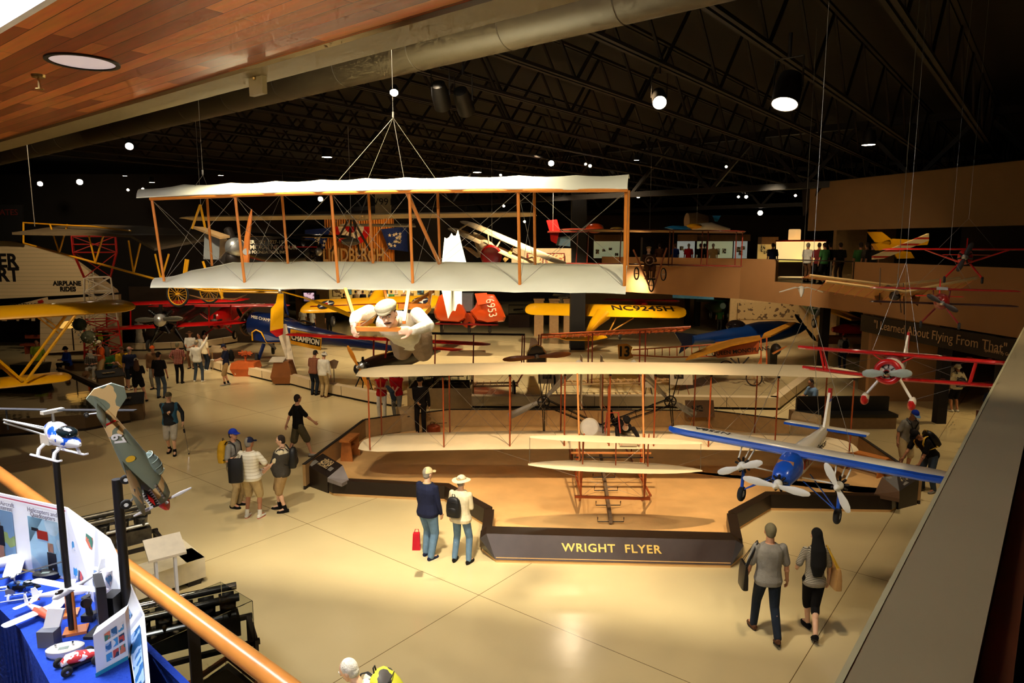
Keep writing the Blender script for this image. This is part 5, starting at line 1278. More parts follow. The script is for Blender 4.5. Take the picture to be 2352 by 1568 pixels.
gsurf('lower_wing',[(345,660),(436,661),(538,663),(641,664),(752,664),(850,666),(943,667),(1060,668),(1183,671),(1310,672),(1437,675)],
      [(372,648),(440,622),(535,603),(610,602),(697,601),(778,601),(875,601),(955,601),(1032,602),(1132,603),(1334,604),(1441,607)][:10]+[(1441,608)],0)

def gp(px,py,off): return A(px,py,depth(px)+off)
MB().tube([gp(345,457,.05),gp(600,447,.03),gp(940,440,.03),gp(1200,438,.03),gp(1442,437,.03)],.018,8,flat=(1,1)).build('upper_front_spar',M_go,t)
MB().tube([gp(365,649,.2),gp(640,655,.12),gp(940,656,.12),gp(1434,664,.12)],.016,8).build('lower_front_spar',M_go,t)
FT = [((349,459),(377,646)),((540,450),(562,650)),((760,443),(777,650)),((940,441),(948,652)),((1190,439),(1194,655)),((1438,438),(1434,661))]
BT_ = [((475,449),(487,610)),((647,444),(662,611)),((846,440),(857,610)),((1005,439),(1011,610)),((1227,437),(1229,613)),((1444,437),(1441,616))]
f3 = [(gp(*a,.06),gp(*b,.12)) for a,b in FT]; b3 = [(gp(*a,.95),gp(*b,1.02)) for a,b in BT_]
for a,b in f3+b3: MB().tube([a,b],.0165,8,flat=(1,.8)).build('strut',M_go,t)
MB().tube([gp(934,441,.06),gp(1000,585,.7),gp(1008,604,.9)],.02,8).build('diagonal_spar',M_go,t)
wr = []
for r_ in (f3,b3):
    for i in range(5): wr += [(r_[i][0],r_[i+1][1]),(r_[i+1][0],r_[i][1])]
for i in range(6): wr += [(f3[i][0],b3[i][1]),(f3[i][1],b3[i][0])]
wires(t,Matrix(),wr,.0022,mat('glider_wire',(170,164,150),rough=.4,metal=.5,var=0))

tf = lambda px,py: A(px,py,9.0)
MB().slab([tf(1015,603),tf(1021,545),tf(1026,548),tf(1032,544),tf(1037,535),tf(1041,541),tf(1047,541),tf(1052,527),tf(1060,560),tf(1071,603)],(0,.02,0)).build('upper_fin',M_gf,t,smooth=False)
MB().slab([tf(1014,665),tf(1061,668),tf(1061,700),tf(1055,697),tf(1050,699),tf(1046,714),tf(1040,713),tf(1036,718),tf(1029,732)],(0,.02,0)).build('lower_fin',M_gf,t,smooth=False)
MB().tube([gp(950,640,1.1),tf(1040,640)],.015,6).build('tail_boom',M_go,t)

hb = lambda px,py,Y: A(px,py,Y)
for nm,a,b,w_ in (('hang_bar',(793,664,6.9),(819,747,6.15),.03),('hang_bar',(939,668,6.7),(928,740,6.15),.03),('hang_bar',(882,664,7.3),(889,690,7.2),.026),('arm_beam',(935,672,7.0),(935,672,7.0),.03),
                     ('cross_bar',(815,755,6.12),(922,756,6.12),.04),('side_rail',(822,747,6.15),(850,735,6.8),.045),('side_rail',(915,703,7.2),(985,703,7.3),.05),('side_rail',(985,706,7.3),(970,722,6.9),.05),('hang_bar',(990,668,7.6),(985,700,7.3),.03),('hang_bar',(995,668,7.7),(935,705,7.2),.03)):
    p,q_ = hb(*a),hb(*b)
    if (p-q_).length > .01: MB().rbar(p,q_,w_,w_*(1.1 if nm != 'cross_bar' else 1.0)).build(nm,M_go,t,smooth=False)
wires(t,Matrix(),[(hb(870,718,6.0),hb(822,752,6.15))],.004,M_wire,'control_cord')

for (apx,apy,aY),feet,lb in (((903,270),7.4,[(840,416),(843,420),(932,438),(1003,414)]) + ('fan of thin steel cables holding up the middle of the hanging glider',),((466,402),8.3,[(478,430),(445,436)]) + ('thin steel cable holding up the tip of the hanging glider',)) if False else ():
    pass
def cable(apx,apy,aY,feet,label):
    c = A(apx,apy,aY); mb = MB()
    for (fx,fy,off) in feet: mb.bar(gp(fx,fy,off),c,.0028,n=4)
    mb.bar(c,c+V((0,0,.06)),.012,n=6); mb.bar(c+V((0,0,.05)),V((c.x,c.y,9.05)),.003,n=4)
    tag(mb.build('hanging_cable',mat('cable_steel',(150,144,132),rough=.4,metal=.6,var=0)),label,'cable')
cable(903,270,7.7,[(762,432,.3),(842,418,1.0),(932,432,.4),(1003,414,1.1)],'fan of four thin steel cables holding up the middle of the hanging glider')
cable(466,402,8.4,[(478,432,.9),(440,438,.3)],'thin forked steel cable holding up the tip of the hanging glider')

def gpilot():
    Wp = lambda px,py,Y: A(px,py,Y); J = {'s': .98,'kx': 1.0}
    J['neck'] = Wp(899,735,6.42); J['pel'] = Wp(940,772,6.85)
    J['sx'] = (Wp(962,722,6.5)-Wp(838,722,6.5)).normalized(); J['front'] = V((0,-.75,-.6)).normalized()
    J['base'] = Wp(920,800,6.7)
    J['head'] = Wp(891,722,6.12); J['hf'] = V((-.02,-.94,-.34)).normalized(); J['hu'] = (V((-.18,-.3,.93))-J['hf']*V((-.18,-.3,.93)).dot(J['hf'])).normalized()
    J['sha'] = Wp(958,722,6.55); J['shb'] = Wp(848,716,6.55)
    J['ela'] = Wp(984,748,6.35); J['wra'] = Wp(947,760,6.13); J['elb'] = Wp(818,728,6.35); J['wrb'] = Wp(813,742,6.15)
    J['hda'] = V((-.9,-.35,.15)).normalized(); J['pna'] = V((-.35,.8,-.3)); J['tsa'] = 1; J['hdb'] = V((.0,-.5,-.85)).normalized(); J['pnb'] = V((.8,.5,-.2)); J['tsb'] = -1
    J['curla'] = .95; J['curlb'] = .9
    J['hipa'] = Wp(962,772,6.85); J['hipb'] = Wp(925,772,6.85); J['kna'] = Wp(972,808,7.05); J['knb'] = Wp(924,805,7.05)
    J['ana'] = Wp(975,792,7.4); J['anb'] = Wp(938,790,7.4)
    for q in 'ab': J['ft'+q] = V((0,.9,.43)).normalized(); J['fu'+q] = V((0,-.43,.9)).normalized()
    return J
JG = gpilot()
figure('mannequin with a moustache, cream shirt and flat cap hanging in the glider',JG,dict(top='mannshirt',slv='long',bot='mannpant',botlen=1.0,bw=1.5,hat=('flat',cloth('cap_tweed',(176,164,132))),hair='brown',mous=1,collar='mannshirt',shoe='brown',w=1.0,arm=1.12,face=1,hs=1.1,g=.02),'mannequin',name='glider_pilot_mannequin')

TLp = A(1543,985,5.6); TRp = A(2200,1106,4.35)
Mt_,sp = span_frame(TLp,TRp,-1); t = thing('trimotor_model','large white and blue trimotor model airplane hung over the dark barrier','model airplane',A(1850,1090,4.6))
Mt_ = Mt_ @ Matrix.Scale(sp/2.2,4); bl = paint('trimotor_blue',(24,78,176)); cw = paint('trimotor_cream',(236,222,190)); M_wp = paint('prop_white',(232,224,204))
for nm,sd in (('wing',None),):
    pwing(t,'wing',Mt_,1.1,.30,cw,z=.02,y=-.15,t=.12,tip=.25)
    mb = MB(Mt_); xs = (-1.085,-1.03,-.9,-.5,0,.5,.9,1.03,1.085); rs = []
    for x in xs:
        e = max(0,(abs(x)-.935)/.165); k = .25+.75*sqrt(max(0,1-e*e)); y0 = -.15+.3*(1-k)*.45
        rs.append([(x,y0-.012,.022),(x,y0-.004,.045),(x,y0+.035*k,.052),(x,y0+.04*k,.044),(x,y0+.03,.02),(x,y0+.04*k,-.004),(x,y0+.0*k,.004)])
    mb.rings(rs); mb.build('leading_edge',bl,t)
lettering('N758A',.085,Mt_ @ Matrix.Translation((-.72,.0,.052)) @ Matrix.Rotation(R(180),4,'Z'),M_ink,t,ext=.001,sx=1.3)
fz = -.09
MB(Mt_).fus([(-.44,fz-.02,.03,.03),(-.42,fz-.02,.065,.07),(-.36,fz,.08,.085),(-.28,fz+.01,.085,.095),(-.2,fz+.02,.09,.11),(0,fz+.02,.09,.11,2.6),(.25,fz+.03,.085,.1,2.6),(.6,fz+.05,.055,.07),(.95,fz+.08,.018,.03)],18,2.4).build('fuselage',cw,t)
MB(Mt_).fus([(-.445,fz-.02,.03,.03),(-.42,fz-.02,.068,.073),(-.36,fz,.083,.088),(-.28,fz+.012,.088,.1),(-.2,fz+.022,.093,.114),(-.16,fz+.022,.093,.114)],18,2.4).build('nose_cone',bl,t)
for x0,x1 in ((-.062,-.025),(-.02,.02),(.025,.062)):
    MB(Mt_).slab([V((x0,-.345,fz+.045)),V((x1,-.345,fz+.045)),V((x1*.95,-.3,fz+.1)),V((x0*.95,-.3,fz+.1))],(0,-.012,.004)).build('windscreen',mat('amber_glass',(150,100,60),rough=.1),t,smooth=False)
for sx_ in (-1,1):
    MB(Mt_).box((sx_*.092-.003,-.14,fz+.0),(sx_*.092+.003,.22,fz+.07)).build('window_band',mat('trim_red',(176,50,24)),t,smooth=False)
    for k in range(4): MB(Mt_).box((sx_*.094-.004,-.12+k*.085,fz+.01),(sx_*.094+.004,-.065+k*.085,fz+.06)).build('cabin_window',mat('window_tan',(150,120,84),rough=.2),t,smooth=False)
lettering('Stinson',.1,Mt_ @ frame3((.083,.42,fz+.05),(0,1,0)),M_ink,t,ext=.001,shear=.3)
pwing(t,'tailplane',Mt_,.36,.15,cw,z=0.0,y=.82,t=.08,tip=.5)
MB(Mt_).box((-.35,.812,-.008),(.35,.83,.01)).build('tailplane_edge',bl,t,smooth=False)
finplate(t,'tail_fin',Mt_,[(.8,0),(.98,0),(1.0,.3),(.93,.32)],.02,cw); finplate(t,'fin_cap',Mt_,[(.925,.26),(.997,.26),(1.003,.35),(.935,.36)],.023,M_red); finplate(t,'fin_band',Mt_,[(.915,.235),(.994,.235),(.997,.262),(.925,.262)],.0235,bl)
for (x,y,z,ang) in ((0,-.47,fz-.03,178),(-.37,-.2,-.13,25),(.37,-.2,-.13,118)):
    radial(t,(x,y,z),.068,9,Mt_,M_iron); MB(Mt_).ell((x,y-.02,z),.034,.04,.034).build('gear_case',M_wp,t)
    pprop(t,(x,y-.08,z),.25 if not x else .2,ang,M_wp,Mt_,.034,spin=M_wp)
    if x:
        struts(t,Mt_,[((x-.04,y,z+.05),(x-.06,-.05,.01)),((x+.04,y,z+.05),(x+.06,-.05,.01)),((x,y+.05,z+.05),(x,.05,.01)),((x*.2,-.1,fz-.08),(x,y,z))],.006,M_wp)
        struts(t,Mt_,[((x,y+.02,z-.05),(x,y+.0,z-.2))],.014,bl,'oleo_leg'); pwheel(t,(x,y,z-.25),.065,.045,Mt_)
        struts(t,Mt_,[((x,y,z-.22),(x*.25,.05,fz-.09)),((x,y,z-.22),(x*.25,-.15,fz-.09))],.005,bl)
        MB(Mt_).bar((x*.25,.2,fz),(x*1.5,.1,.01),.005).build('wing_brace',M_wp,t)
hang(Mt_,[(-.4,0,.04),(.42,0,.04),(0,.7,0)],(0,.1,1.2),'thin cables holding up the white and blue trimotor model',.0018)

def tri(M,x0,x1,y0,y1,z0,z1): pass
BLp = A(1834,797,6.3); BRp = A(2318,835,5.3); Mb,sp = span_frame(BLp,BRp,3); Mb = Mb @ Matrix.Scale(sp/1.8,4)
t = thing('biplane_model','red and cream biplane model with a red engine ring hung by the parapet','model airplane',A(2055,880,5.7))
Mcr = paint('model_cream',(238,226,204))
for nm,z,hs,dih in (('upper_wing',0,.9,.0),('lower_wing',-.24,.86,.03)):
    for sd in ((-1,1) if nm == 'lower_wing' else (None,)):
        pwing(t,nm,Mb,hs,.2,Mcr,z=z,y=-.1 if nm == 'upper_wing' else -.04,t=.13,tip=.3,side=sd,root=.06 if sd else 0,dih=dih)
    mb = MB(Mb); rs = []; y0_ = -.1 if nm == 'upper_wing' else -.04
    for x in [i/10*hs*.985 for i in range(-10,11)]:
        if nm == 'lower_wing' and abs(x) < .08: x = .08*(1 if x >= 0 else -1)
        e = max(0,(abs(x)/hs-.85)/.15); k = .3+.7*sqrt(max(0,1-e*e)); y0 = y0_+.2*(1-k)*.45; zz = z+dih*abs(x); cut = .045+(.05 if abs(x) < .3 and nm == 'upper_wing' else 0)
        rs.append([(x,y0-.008,zz+.004),(x,y0+.0,zz+.02),(x,y0+cut*k,zz+.026),(x,y0+cut*k,zz+.0),(x,y0+.02,zz-.012)])
    if nm == 'lower_wing':
        for h_ in (rs[:10],rs[11:]): MB(Mb).rings(h_).build('leading_edge',M_red,t)
    else: mb.rings(rs); mb.build('leading_edge',M_red,t)
    for x in (-.75,-.6,-.4,.4,.6,.75):
        MB(Mb).slab([V((x-.02,y0_+.13,z+.026+dih*abs(x))),V((x+.02,y0_+.13,z+.026+dih*abs(x))),V((x,y0_+.17,z+.022+dih*abs(x)))],(0,0,.003)).build('star_mark',M_mar,t,smooth=False)
MB(Mb).fus([(-.28,-.14,.1,.1),(-.2,-.14,.112,.112),(-.1,-.13,.105,.115),(.1,-.1,.085,.11),(.3,-.09,.06,.08),(.55,-.06,.025,.045),(.7,-.04,.01,.03)],18).build('fuselage',Mcr,t)
MB(Mb).fus([(-.13,-.095,.09,.09),(-.05,-.08,.085,.095),(.05,-.07,.075,.09),(.12,-.06,.06,.08)],16).build('cowl_band',paint('model_maroon',(110,50,44)),t)
MB(Mb).torus((0,-.3,-.14),(0,1,0),.095,.028,32,10).build('cowl_ring',M_red,t)
radial(t,(0,-.27,-.14),.08,7,Mb,M_iron); pprop(t,(0,-.35,-.15),.21,6,mat('prop_grey_green',(150,156,140),rough=.4),Mb,.045,spin=M_chrome)
MB(Mb).ell((0,.0,-.02),.045,.08,.04,14,8).build('canopy',mat('dark_glass',(30,24,24),rough=.1),t)
pwing(t,'tailplane',Mb,.32,.13,Mcr,z=-.03,y=.56,t=.1,tip=.3)
MB(Mb).box((-.3,.553,-.038),(.3,.572,-.02)).build('tailplane_edge',M_red,t,smooth=False)
finplate(t,'tail_fin',Mb,[(.5,-.03),(.68,-.05),(.7,.14),(.64,.16)],.016,Mcr); finplate(t,'rudder_flash',Mb,[(.655,.02),(.7,.02),(.71,.18),(.66,.19)],.019,M_red)
for sg in (-1,1):
    for y in (-.05,.06): struts(t,Mb,[((sg*.62,y,-.21),(sg*.66,y-.04,-.005))],.007,M_red,flat=(1.6,.6))
    struts(t,Mb,[((sg*.08,-.12,-.06),(sg*.17,-.1,-.005)),((sg*.08,.0,-.04),(sg*.17,.02,-.005))],.006,M_red)
    struts(t,Mb,[((sg*.07,-.15,-.2),(sg*.2,-.17,-.4))],.013,Mcr,'gear_leg')
    w_ = MB(Mb).fus([(-.26,-.42,.01,.02),(-.23,-.42,.03,.045),(-.16,-.42,.035,.05),(-.1,-.41,.02,.03),(-.05,-.4,.004,.006)],14);
    for v_ in range(0): pass
    M2 = Mb @ Matrix.Translation((sg*.2,0,0)); MB(M2).fus([(-.25,-.43,.01,.02),(-.23,-.43,.028,.045),(-.16,-.425,.034,.055),(-.1,-.41,.024,.035),(-.04,-.4,.004,.006)],14).build('wheel_spat',Mcr,t)
    MB(M2).fus([(-.255,-.435,.012,.025),(-.235,-.44,.03,.047),(-.19,-.45,.034,.045),(-.15,-.46,.03,.03)],14).build('spat_tip',M_red,t); pwheel(t,(0,-.17,-.455),.04,.03,M2)
wires(t,Mb,[((.1,-.05,-.22),(.6,-.02,-.01)),((-.1,-.05,-.22),(-.6,-.02,-.01)),((.6,.0,-.2),(.1,0,-.02)),((-.6,0,-.2),(-.1,0,-.02)),((.2,-.17,-.4),(.6,-.03,-.22)),((-.2,-.17,-.4),(-.6,-.03,-.22))],.0015)
hang(Mb,[(-.2,0,.02),(.2,0,.02),(0,.55,0)],(.02,.1,.9),'thin cables holding up the red and cream biplane model',.0015)
# ================================================================ MORE AIRPLANES
def qs(p,name,pts,t,m,smooth=False): return MB().slab([A(*q) for q in pts],t).build(name,m,p,smooth=smooth)
def ln(p,name,a,b,r_,m,n=6): return MB().bar(A(*a),A(*b),r_,n=n).build(name,m,p)
def air(label,loc,name='airplane',cat='airplane'): return thing(name,label,cat,loc)
I4 = Matrix()

t = air('glossy yellow biplane on struts over the dark reflecting pool',A(-60,870,15.6),'yellow_biplane')
Mu,sp = span_frame(A(-420,748,14.2),A(312,703,17.6),-6); pwing(t,'upper_wing',Mu,sp/2,1.5,M_yel,y=-.6,t=.15,tip=.12)
Ml,sp = span_frame(A(-420,925,13.8),A(165,864,16.6),-3); pwing(t,'lower_wing',Ml,sp/2,1.2,M_yel,y=-.5,t=.12,tip=.15)
for a,b in (((47,864,15.9),(153,722,16.6)),((62,872,15.6),(176,719,16.4)),((51,874,15.6),(-20,812,16.3)),((38,872,15.8),(-20,822,16.6)),((84,727,16.6),(134,764,17.2)),((98,727,16.8),(140,757,17.5))): ln(t,'wing_strut',a,b,.035 if b[1] > 700 and a[1] > 800 else .018,M_yel)

WL_ = mat('dark_water',(22,16,8),rough=.06,var=.1,bump=.12,bsc=2.5,spec=.8)
wp = [(-240,1010),(0,975),(195,962),(292,944),(256,905),(163,862),(133,850),(-240,856)]
t = tag(MB().slab([F(a,b,.3) for a,b in wp],(0,0,.08)).build('water_pool',WL_,smooth=False),'dark rippled water filling the pool under the yellow biplane','water')
t = thing('pool_wall','dark brown angled wall around the reflecting pool','low wall',F(150,1000))
M_pw = mat('pool_wall_paint',(112,88,58),rough=.7)
pts = [F(-240,1010,.38),F(0,975,.38),F(195,962,.38),F(298,944,.38),F(256,905,.38),F(163,862,.38),F(133,850,.38)]
for a,b in zip(pts[:-1],pts[1:]):
    d = (b-a).normalized(); q = V((d.y,-d.x,0))*.12
    if q.dot(V((-8,18,0))-a) > 0: q = -q
    MB().slab([up(a,.08),up(b,.08),up(b+q,.08),up(a+q,.08)],(0,0,.42)).build('wall_run',M_pw,t,smooth=False); MB().slab([up(a,0),up(b,0),up(b+q*.5,0),up(a+q*.5,0)],(0,0,.08)).build('kick_plinth',M_trim,t,smooth=False)
def deskbox(px,py,w_,h_,d_,head,label,top=None,z=0):
    c_ = F(px,py,z); t = thing('exhibit_desk',label,'desk',c_); M_ = pmat(c_,head)
    MB(M_).slab([V((-w_/2,0,0)),V((-w_/2,d_,0)),V((-w_/2,d_,h_)),V((-w_/2,0,h_*.75))],(w_,0,0)).build('desk_body',mat('desk_tan',(120,94,60),rough=.7),t,smooth=False)
    MB(M_).slab([V((-w_/2-.03,-.03,h_*.75)),V((w_/2+.03,-.03,h_*.75)),V((w_/2+.03,d_,h_+.02)),V((-w_/2-.03,d_,h_+.02))],(0,0,.04)).build('text_panel',top or M_black,t,smooth=False)
    MB(M_).box((-w_*.3,d_*.3,h_*.9+.03),(w_*.2,d_*.6,h_*.9+.06)).build('photo_print',patchy('photo_sepia'),t,smooth=False)
deskbox(284,968,1.2,.75,.8,25,'tan desk with a black text panel at the corner of the pool'); deskbox(258,900,.9,.8,.5,40,'small dark text desk beside the pool behind the camouflage model tail')
c_ = F(74,868,.38); solo(MB().rings([[V((c_.x+i*w,c_.y+j*.4,z)) for i,j in ((-1,-1),(1,-1),(1,1),(-1,1))] for z,w in ((.3,.42),(1.0,.6))]),'black_podium',M_black,'black flared podium standing in the reflecting pool','podium',smooth=False)

Yk = 12.6; yl = paint('frame_yellow',(214,150,24)); t = air('hanging open-frame flying machine with yellow truss, spoked wheels and wooden propeller',A(400,640,Yk),'open_frame_machine','airplane')
ln(t,'tail_post',(54,510,Yk+3),(54,558,Yk+3),.02,yl); MB().tube([A(54,558,Yk+3),A(219,603,Yk+1.6),A(383,648,Yk),A(470,668,Yk),A(640,672,Yk)],.022,6).build('lower_boom',yl,t)
MB().tube([A(54,511,Yk+3),A(115,515,Yk+2.5),A(215,520,Yk+1.6),A(300,530,Yk+.8)],.018,6).build('upper_boom',yl,t)
for a,b,c_ in ((115,136,155),(204,219,237),(295,307,324),(356,370,388)):
    yb = 558+(b-54)*.273; yo = Yk+3-(b-54)/110
    for x_ in (a,c_): ln(t,'truss_strut',(x_,515 if b < 200 else 541 if b < 300 else 552 if b < 350 else 583,yo),(b,yb,yo),.018,yl)
qs(t,'dark_wing',[(28,539,14.5),(150,522,15.6),(220,521,15.2),(330,524,14.4),(400,540,14.2),(520,545,13.6),(355,576,12.9),(300,546,13.4),(215,541,13.8),(120,541,14.2)],(0,0,.05),mat('wing_dark_cloth',(96,80,56),rough=.6))
for a,b in (((460,470),(441,525)),((460,470),(472,527)),((427,595),(422,630)),((432,596),(427,632)),((466,600),(472,618)),((500,660),(512,685)),((510,660),(510,687))): ln(t,'frame_strut',(*a,Yk),(*b,Yk),.022,yl)
MB().slab([A(470,530,Yk),A(505,548,Yk),A(503,596,Yk),A(467,595,Yk)],(0,.35,0)).build('grey_tank',mat('tank_gray',(150,152,148),rough=.3,metal=.3),t,smooth=False)
qs(t,'seat_shelf',[(441,524,Yk),(468,526,Yk),(528,546,Yk-.2),(505,549,Yk-.2)],(0,0,.04),mat('shelf_tan',(160,124,76)))
c_ = A(540,568,Yk-.1); MB().ell(c_,.17,.2,.18,16,10).build('crankcase',M_alu,t); MB().ell(c_+V((-.05,0,-.2)),.13,.15,.14).build('sump',M_iron,t)
for k in (-1,1): MB().lathe([(.07,.1),(.08,.2),(.075,.35),(.03,.38)],c_,V((-.35*k,0,1)) if k > 0 else V((-.6,0,-.7)),12).build('cylinder',M_iron,t)
h_ = A(566,578,Yk-.45); MB().tube([A(578,480,Yk-.45),A(575,500,Yk-.45),A(568,545,Yk-.45),h_,A(562,610,Yk-.45)],[.01,.035,.05,.06,.08],8,flat=(1,.5)).build('wooden_propeller',M_wood,t); MB().lathe([(.06,-.03),(.06,.03)],h_,(.3,-1,0),12).build('propeller_hub',M_alu,t)
for px,Y_,r_ in ((408,Yk-.2,.24),(480,Yk+.8,.25)): pwheel(t,A(px,675 if px < 450 else 668,Y_),r_,.04,I4,axis=(.25,1,0),m=yl,spokes=20)
MB().tube([A(430,676,Yk+.3),A(470,687,Yk+.3),A(505,685,Yk+.3),A(540,688,Yk+.3),A(567,676,Yk+.3)],[.02,.05,.03,.05,.015],8,flat=(1,.4)).build('wooden_skid',mat('skid_brown',(120,78,40),rough=.4),t)

t = air('long thin-winged glider hung high with a white rudder marked V991',A(805,500,19.5),'long_wing_glider','glider')
Mg,sp = span_frame(A(412,501,20),A(1228,490,18.5),4); pwing(t,'wing',Mg,sp/2,1.0,M_cream,y=-.2,t=.07,tip=.6)
qs(t,'rudder',[(861,443,24),(898,443,24),(898,497,24),(862,496,24)],(0,.05,0),mat('rudder_cloth',(214,196,158),rough=.7)); lettering('V991',.34,frame3(A(880,464,23.93),(1,0,0)),M_ink,t,ext=.004)
qs(t,'tailplane',[(790,517,23.5),(952,517,23.5),(955,522,22.9),(780,519,22.9)],(0,0,.05),M_cream); ln(t,'tail_boom',(806,505,19.5),(880,500,24),.05,M_cream);
for a,b in (((806,505),(803,556)),((812,505),(826,585)),((800,505),(760,578)),((812,505),(850,575))): ln(t,'keel_strut',(*a,19.4),(*b,19.2),.03,mat('strut_brown',(74,54,36)))
MB().ell(A(805,555,19),.26,.3,.11).build('seat_pan',mat('seat_gray',(96,88,74)),t)

t = air('black high-wing airplane lettered COMMEMORATIVE TOUR hung before the stage',A(660,575,30),'black_monoplane')
Mk = span_frame(A(560,575,31),A(735,578,29.5),0)[0] @ Matrix.Rotation(R(90),4,'Z')
MB(Mk).fus([(-1.75,0,.3,.35),(-1.6,0,.45,.5),(-.6,0,.48,.58),(.8,.0,.42,.5),(2.6,.02,.12,.2)],14,2.6).build('fuselage',M_blk,t);
pwing(t,'wing',Mk,4.2,1.5,M_blk,z=.62,y=-1.2,t=.1,tip=.3); radial(t,(0,-1.9,0),.42,9,Mk,M_iron)
for s_,px,py,sz in (('ANNIVERSARY 1927-1977',600,556,.21),('COMMEMORATIVE TOUR',603,568,.26),('MUSEUM FOUNDATION, INC.',600,579,.17)): lettering(s_,sz,frame3(A(px,py,29.1),(1,-.08,0)),mat('letter_cream',(214,204,180)),t,ext=.004,bold=.006)
qs(t,'red_stripe',[(628,566,29.1),(728,566,28.9),(728,568,28.9),(628,568,29.1)],(0,.02,0),M_red)

t = air('cream biplane with a round red cowl banked steeply above the parapet',A(1130,580,26),'cream_biplane'); Mc,sp = span_frame(A(1030,524,27.5),A(1215,608,24.5),0)
pwing(t,'lower_wing',Mc,sp/2,.8,M_cream,t=.1,y=-.2,tip=.3); Mc2,sp2 = span_frame(A(1062,508,27.6),A(1290,606,24),0); pwing(t,'upper_wing',Mc2,sp2/2,.8,M_cream,t=.1,y=-.3,tip=.3)
c_ = A(1128,588,25.3); MB().lathe([(.2,.5),(.36,.35),(.4,.1),(.33,0),(.24,.02)],c_,(0,1,.05),24).build('cowl',M_red,t); MB().lathe([(.34,.4),(.36,.8),(.2,2.4),(.05,3.4)],c_,(-.25,1,.28),18).build('fuselage',M_cream,t)
for a,b in (((1121,540),(1123,562)),((1150,552),(1140,568)),((1075,514),(1050,530)),((1240,585),(1200,598))): ln(t,'strut',(*a,25.8),(*b,25.5),.03,M_cream)
qs(t,'yellow_fin',[(1155,595,25),(1180,563,25.6),(1172,590,25),(1160,603,24.8)],(.03,0,.03),mat('fin_straw',(200,160,80)))
qs(t,'tailplane',[(1064,567,27),(1082,572,27),(1106,590,26),(1096,592,26)],(0,0,.04),M_cream)

t = air('red-brown pusher biplane hung beside the mezzanine with a seated mannequin pilot',A(1495,600,25.5),'pusher_biplane'); mr = paint('brown_red',(104,34,22)); Ya,Yb = 26.5,25.
for nm,a,b in (('upper_wing',(1290,528),(1712,533)),('lower_wing',(1290,606),(1705,613))):
    Mq,sp = span_frame(A(*a,Ya),A(*b,Yb),3); pwing(t,nm,Mq,sp/2,1.1,mr,t=.05,y=-.4,tip=.7)
for px in (1325,1350,1425,1537,1545,1612,1625,1690,1704): ln(t,'wing_strut',(px+2,531,25.8-(px-1500)*.004),(px-2,611,25.8-(px-1500)*.004),.022,mr)
for a,b in (((1455,574),(1491,656)),((1531,570),(1503,656))): ln(t,'front_outrigger',(*a,25.3),(*b,24),.035,mat('outrigger_pink',(214,130,84),rough=.4))
for px,py in ((1496,655),(1524,630),(1462,628)): pwheel(t,A(px,py,24.2 if px == 1496 else 25.2),.24,.05,I4,axis=(1,.2,0),spokes=12)
MB().box(tuple(A(1475,600,26)),tuple(A(1499,545,26.4))).build('radiator',M_blk,t,smooth=False); ln(t,'foot_bar',(1480,640,24.6),(1508,640,24.6),.02,M_iron); MB().torus(A(1492,598,24.7),(0,1,.1),.15,.014,20,6).build('steering_wheel',mat('wheel_pale',(170,140,110)),t)
ln(t,'steering_column',(1492,598,24.7),(1494,640,24.9),.015,M_iron); MB().box(tuple(A(1478,622,25.2)),tuple(A(1502,618,25.6))).build('pilot_seat',M_trim,t,smooth=False)
b_ = A(1490,640,25.2); b_.z -= .03
person(0,0,0,'seated mannequin in a brown suit and flat cap behind the steering wheel of the hung pusher',1.7,b_.z,Y=None,P=None,cat='mannequin',name='seated_mannequin') if False else figure('seated mannequin in a brown suit and flat cap at the steering wheel of the pusher',pose(b_+V((0,.1,0)),0,1.7,pelz=.42,feet=((.1,.45),(-.1,.45)),hands=((.13,.42,.72),(-.13,.42,.72)),lean=-4),dict(top='brown',slv='long',topname='jacket',bot='brown',hat=('flat','tan'),collar='white',hair='brown'),'mannequin',name='seated_mannequin')

def hungplane(label,c_,head,sc,wings,fm,wm,eng=True,gear=True,ang=30,nm='model_airplane',propm=None):
    M_ = pmat(c_,head,2,0,sc); t = thing(nm,label,'model airplane',c_)
    for (n_,z,hs,ch,y,dih,m_) in wings: pwing(t,n_,M_,hs,ch,m_,z=z,y=y,dih=dih,t=.12,tip=.4)
    MB(M_).fus([(-.34,0,.05,.05),(-.3,0,.08,.085),(-.1,.01,.085,.1),(.2,.02,.06,.08),(.7,.05,.015,.03)],14).build('fuselage',fm,t)
    if eng: radial(t,(0,-.34,0),.085,7,M_,M_iron)
    else: MB(M_).ell((0,-.3,.02),.07,.1,.07).build('cowl',fm,t)
    pprop(t,(0,-.42,0),.19,ang,propm or M_iron,M_,.035)
    pwing(t,'tailplane',M_,.28,.14,wm,z=.05,y=.6,t=.08,tip=.4); finplate(t,'tail_fin',M_,[(.58,.05),(.74,.05),(.74,.26),(.68,.28)],.014,wm)
    if gear:
        for sg in (-1,1):
            struts(t,M_,[((sg*.06,-.15,-.08),(sg*.2,-.2,-.26))],.012,fm,'gear_leg'); pwheel(t,(sg*.2,-.2,-.28),.045,.03,M_)
    return t,M_
t,M_ = hungplane('small red high-wing model hung before the mezzanine wall',A(2217,592,7.5),-34,.85,[('wing',.1,.95,.2,-.1,.0,M_red)],M_red,M_red,ang=70)
for sg in (-1,1): struts(t,M_,[((sg*.06,0,-.06),(sg*.45,0,.1)),((sg*.06,-.08,-.05),(sg*.45,-.06,.1))],.008,M_red)
hang(M_,[(-.3,0,.12),(.3,0,.12)],(0,0,.5),'thin cables holding up the small red high-wing model',.0012)
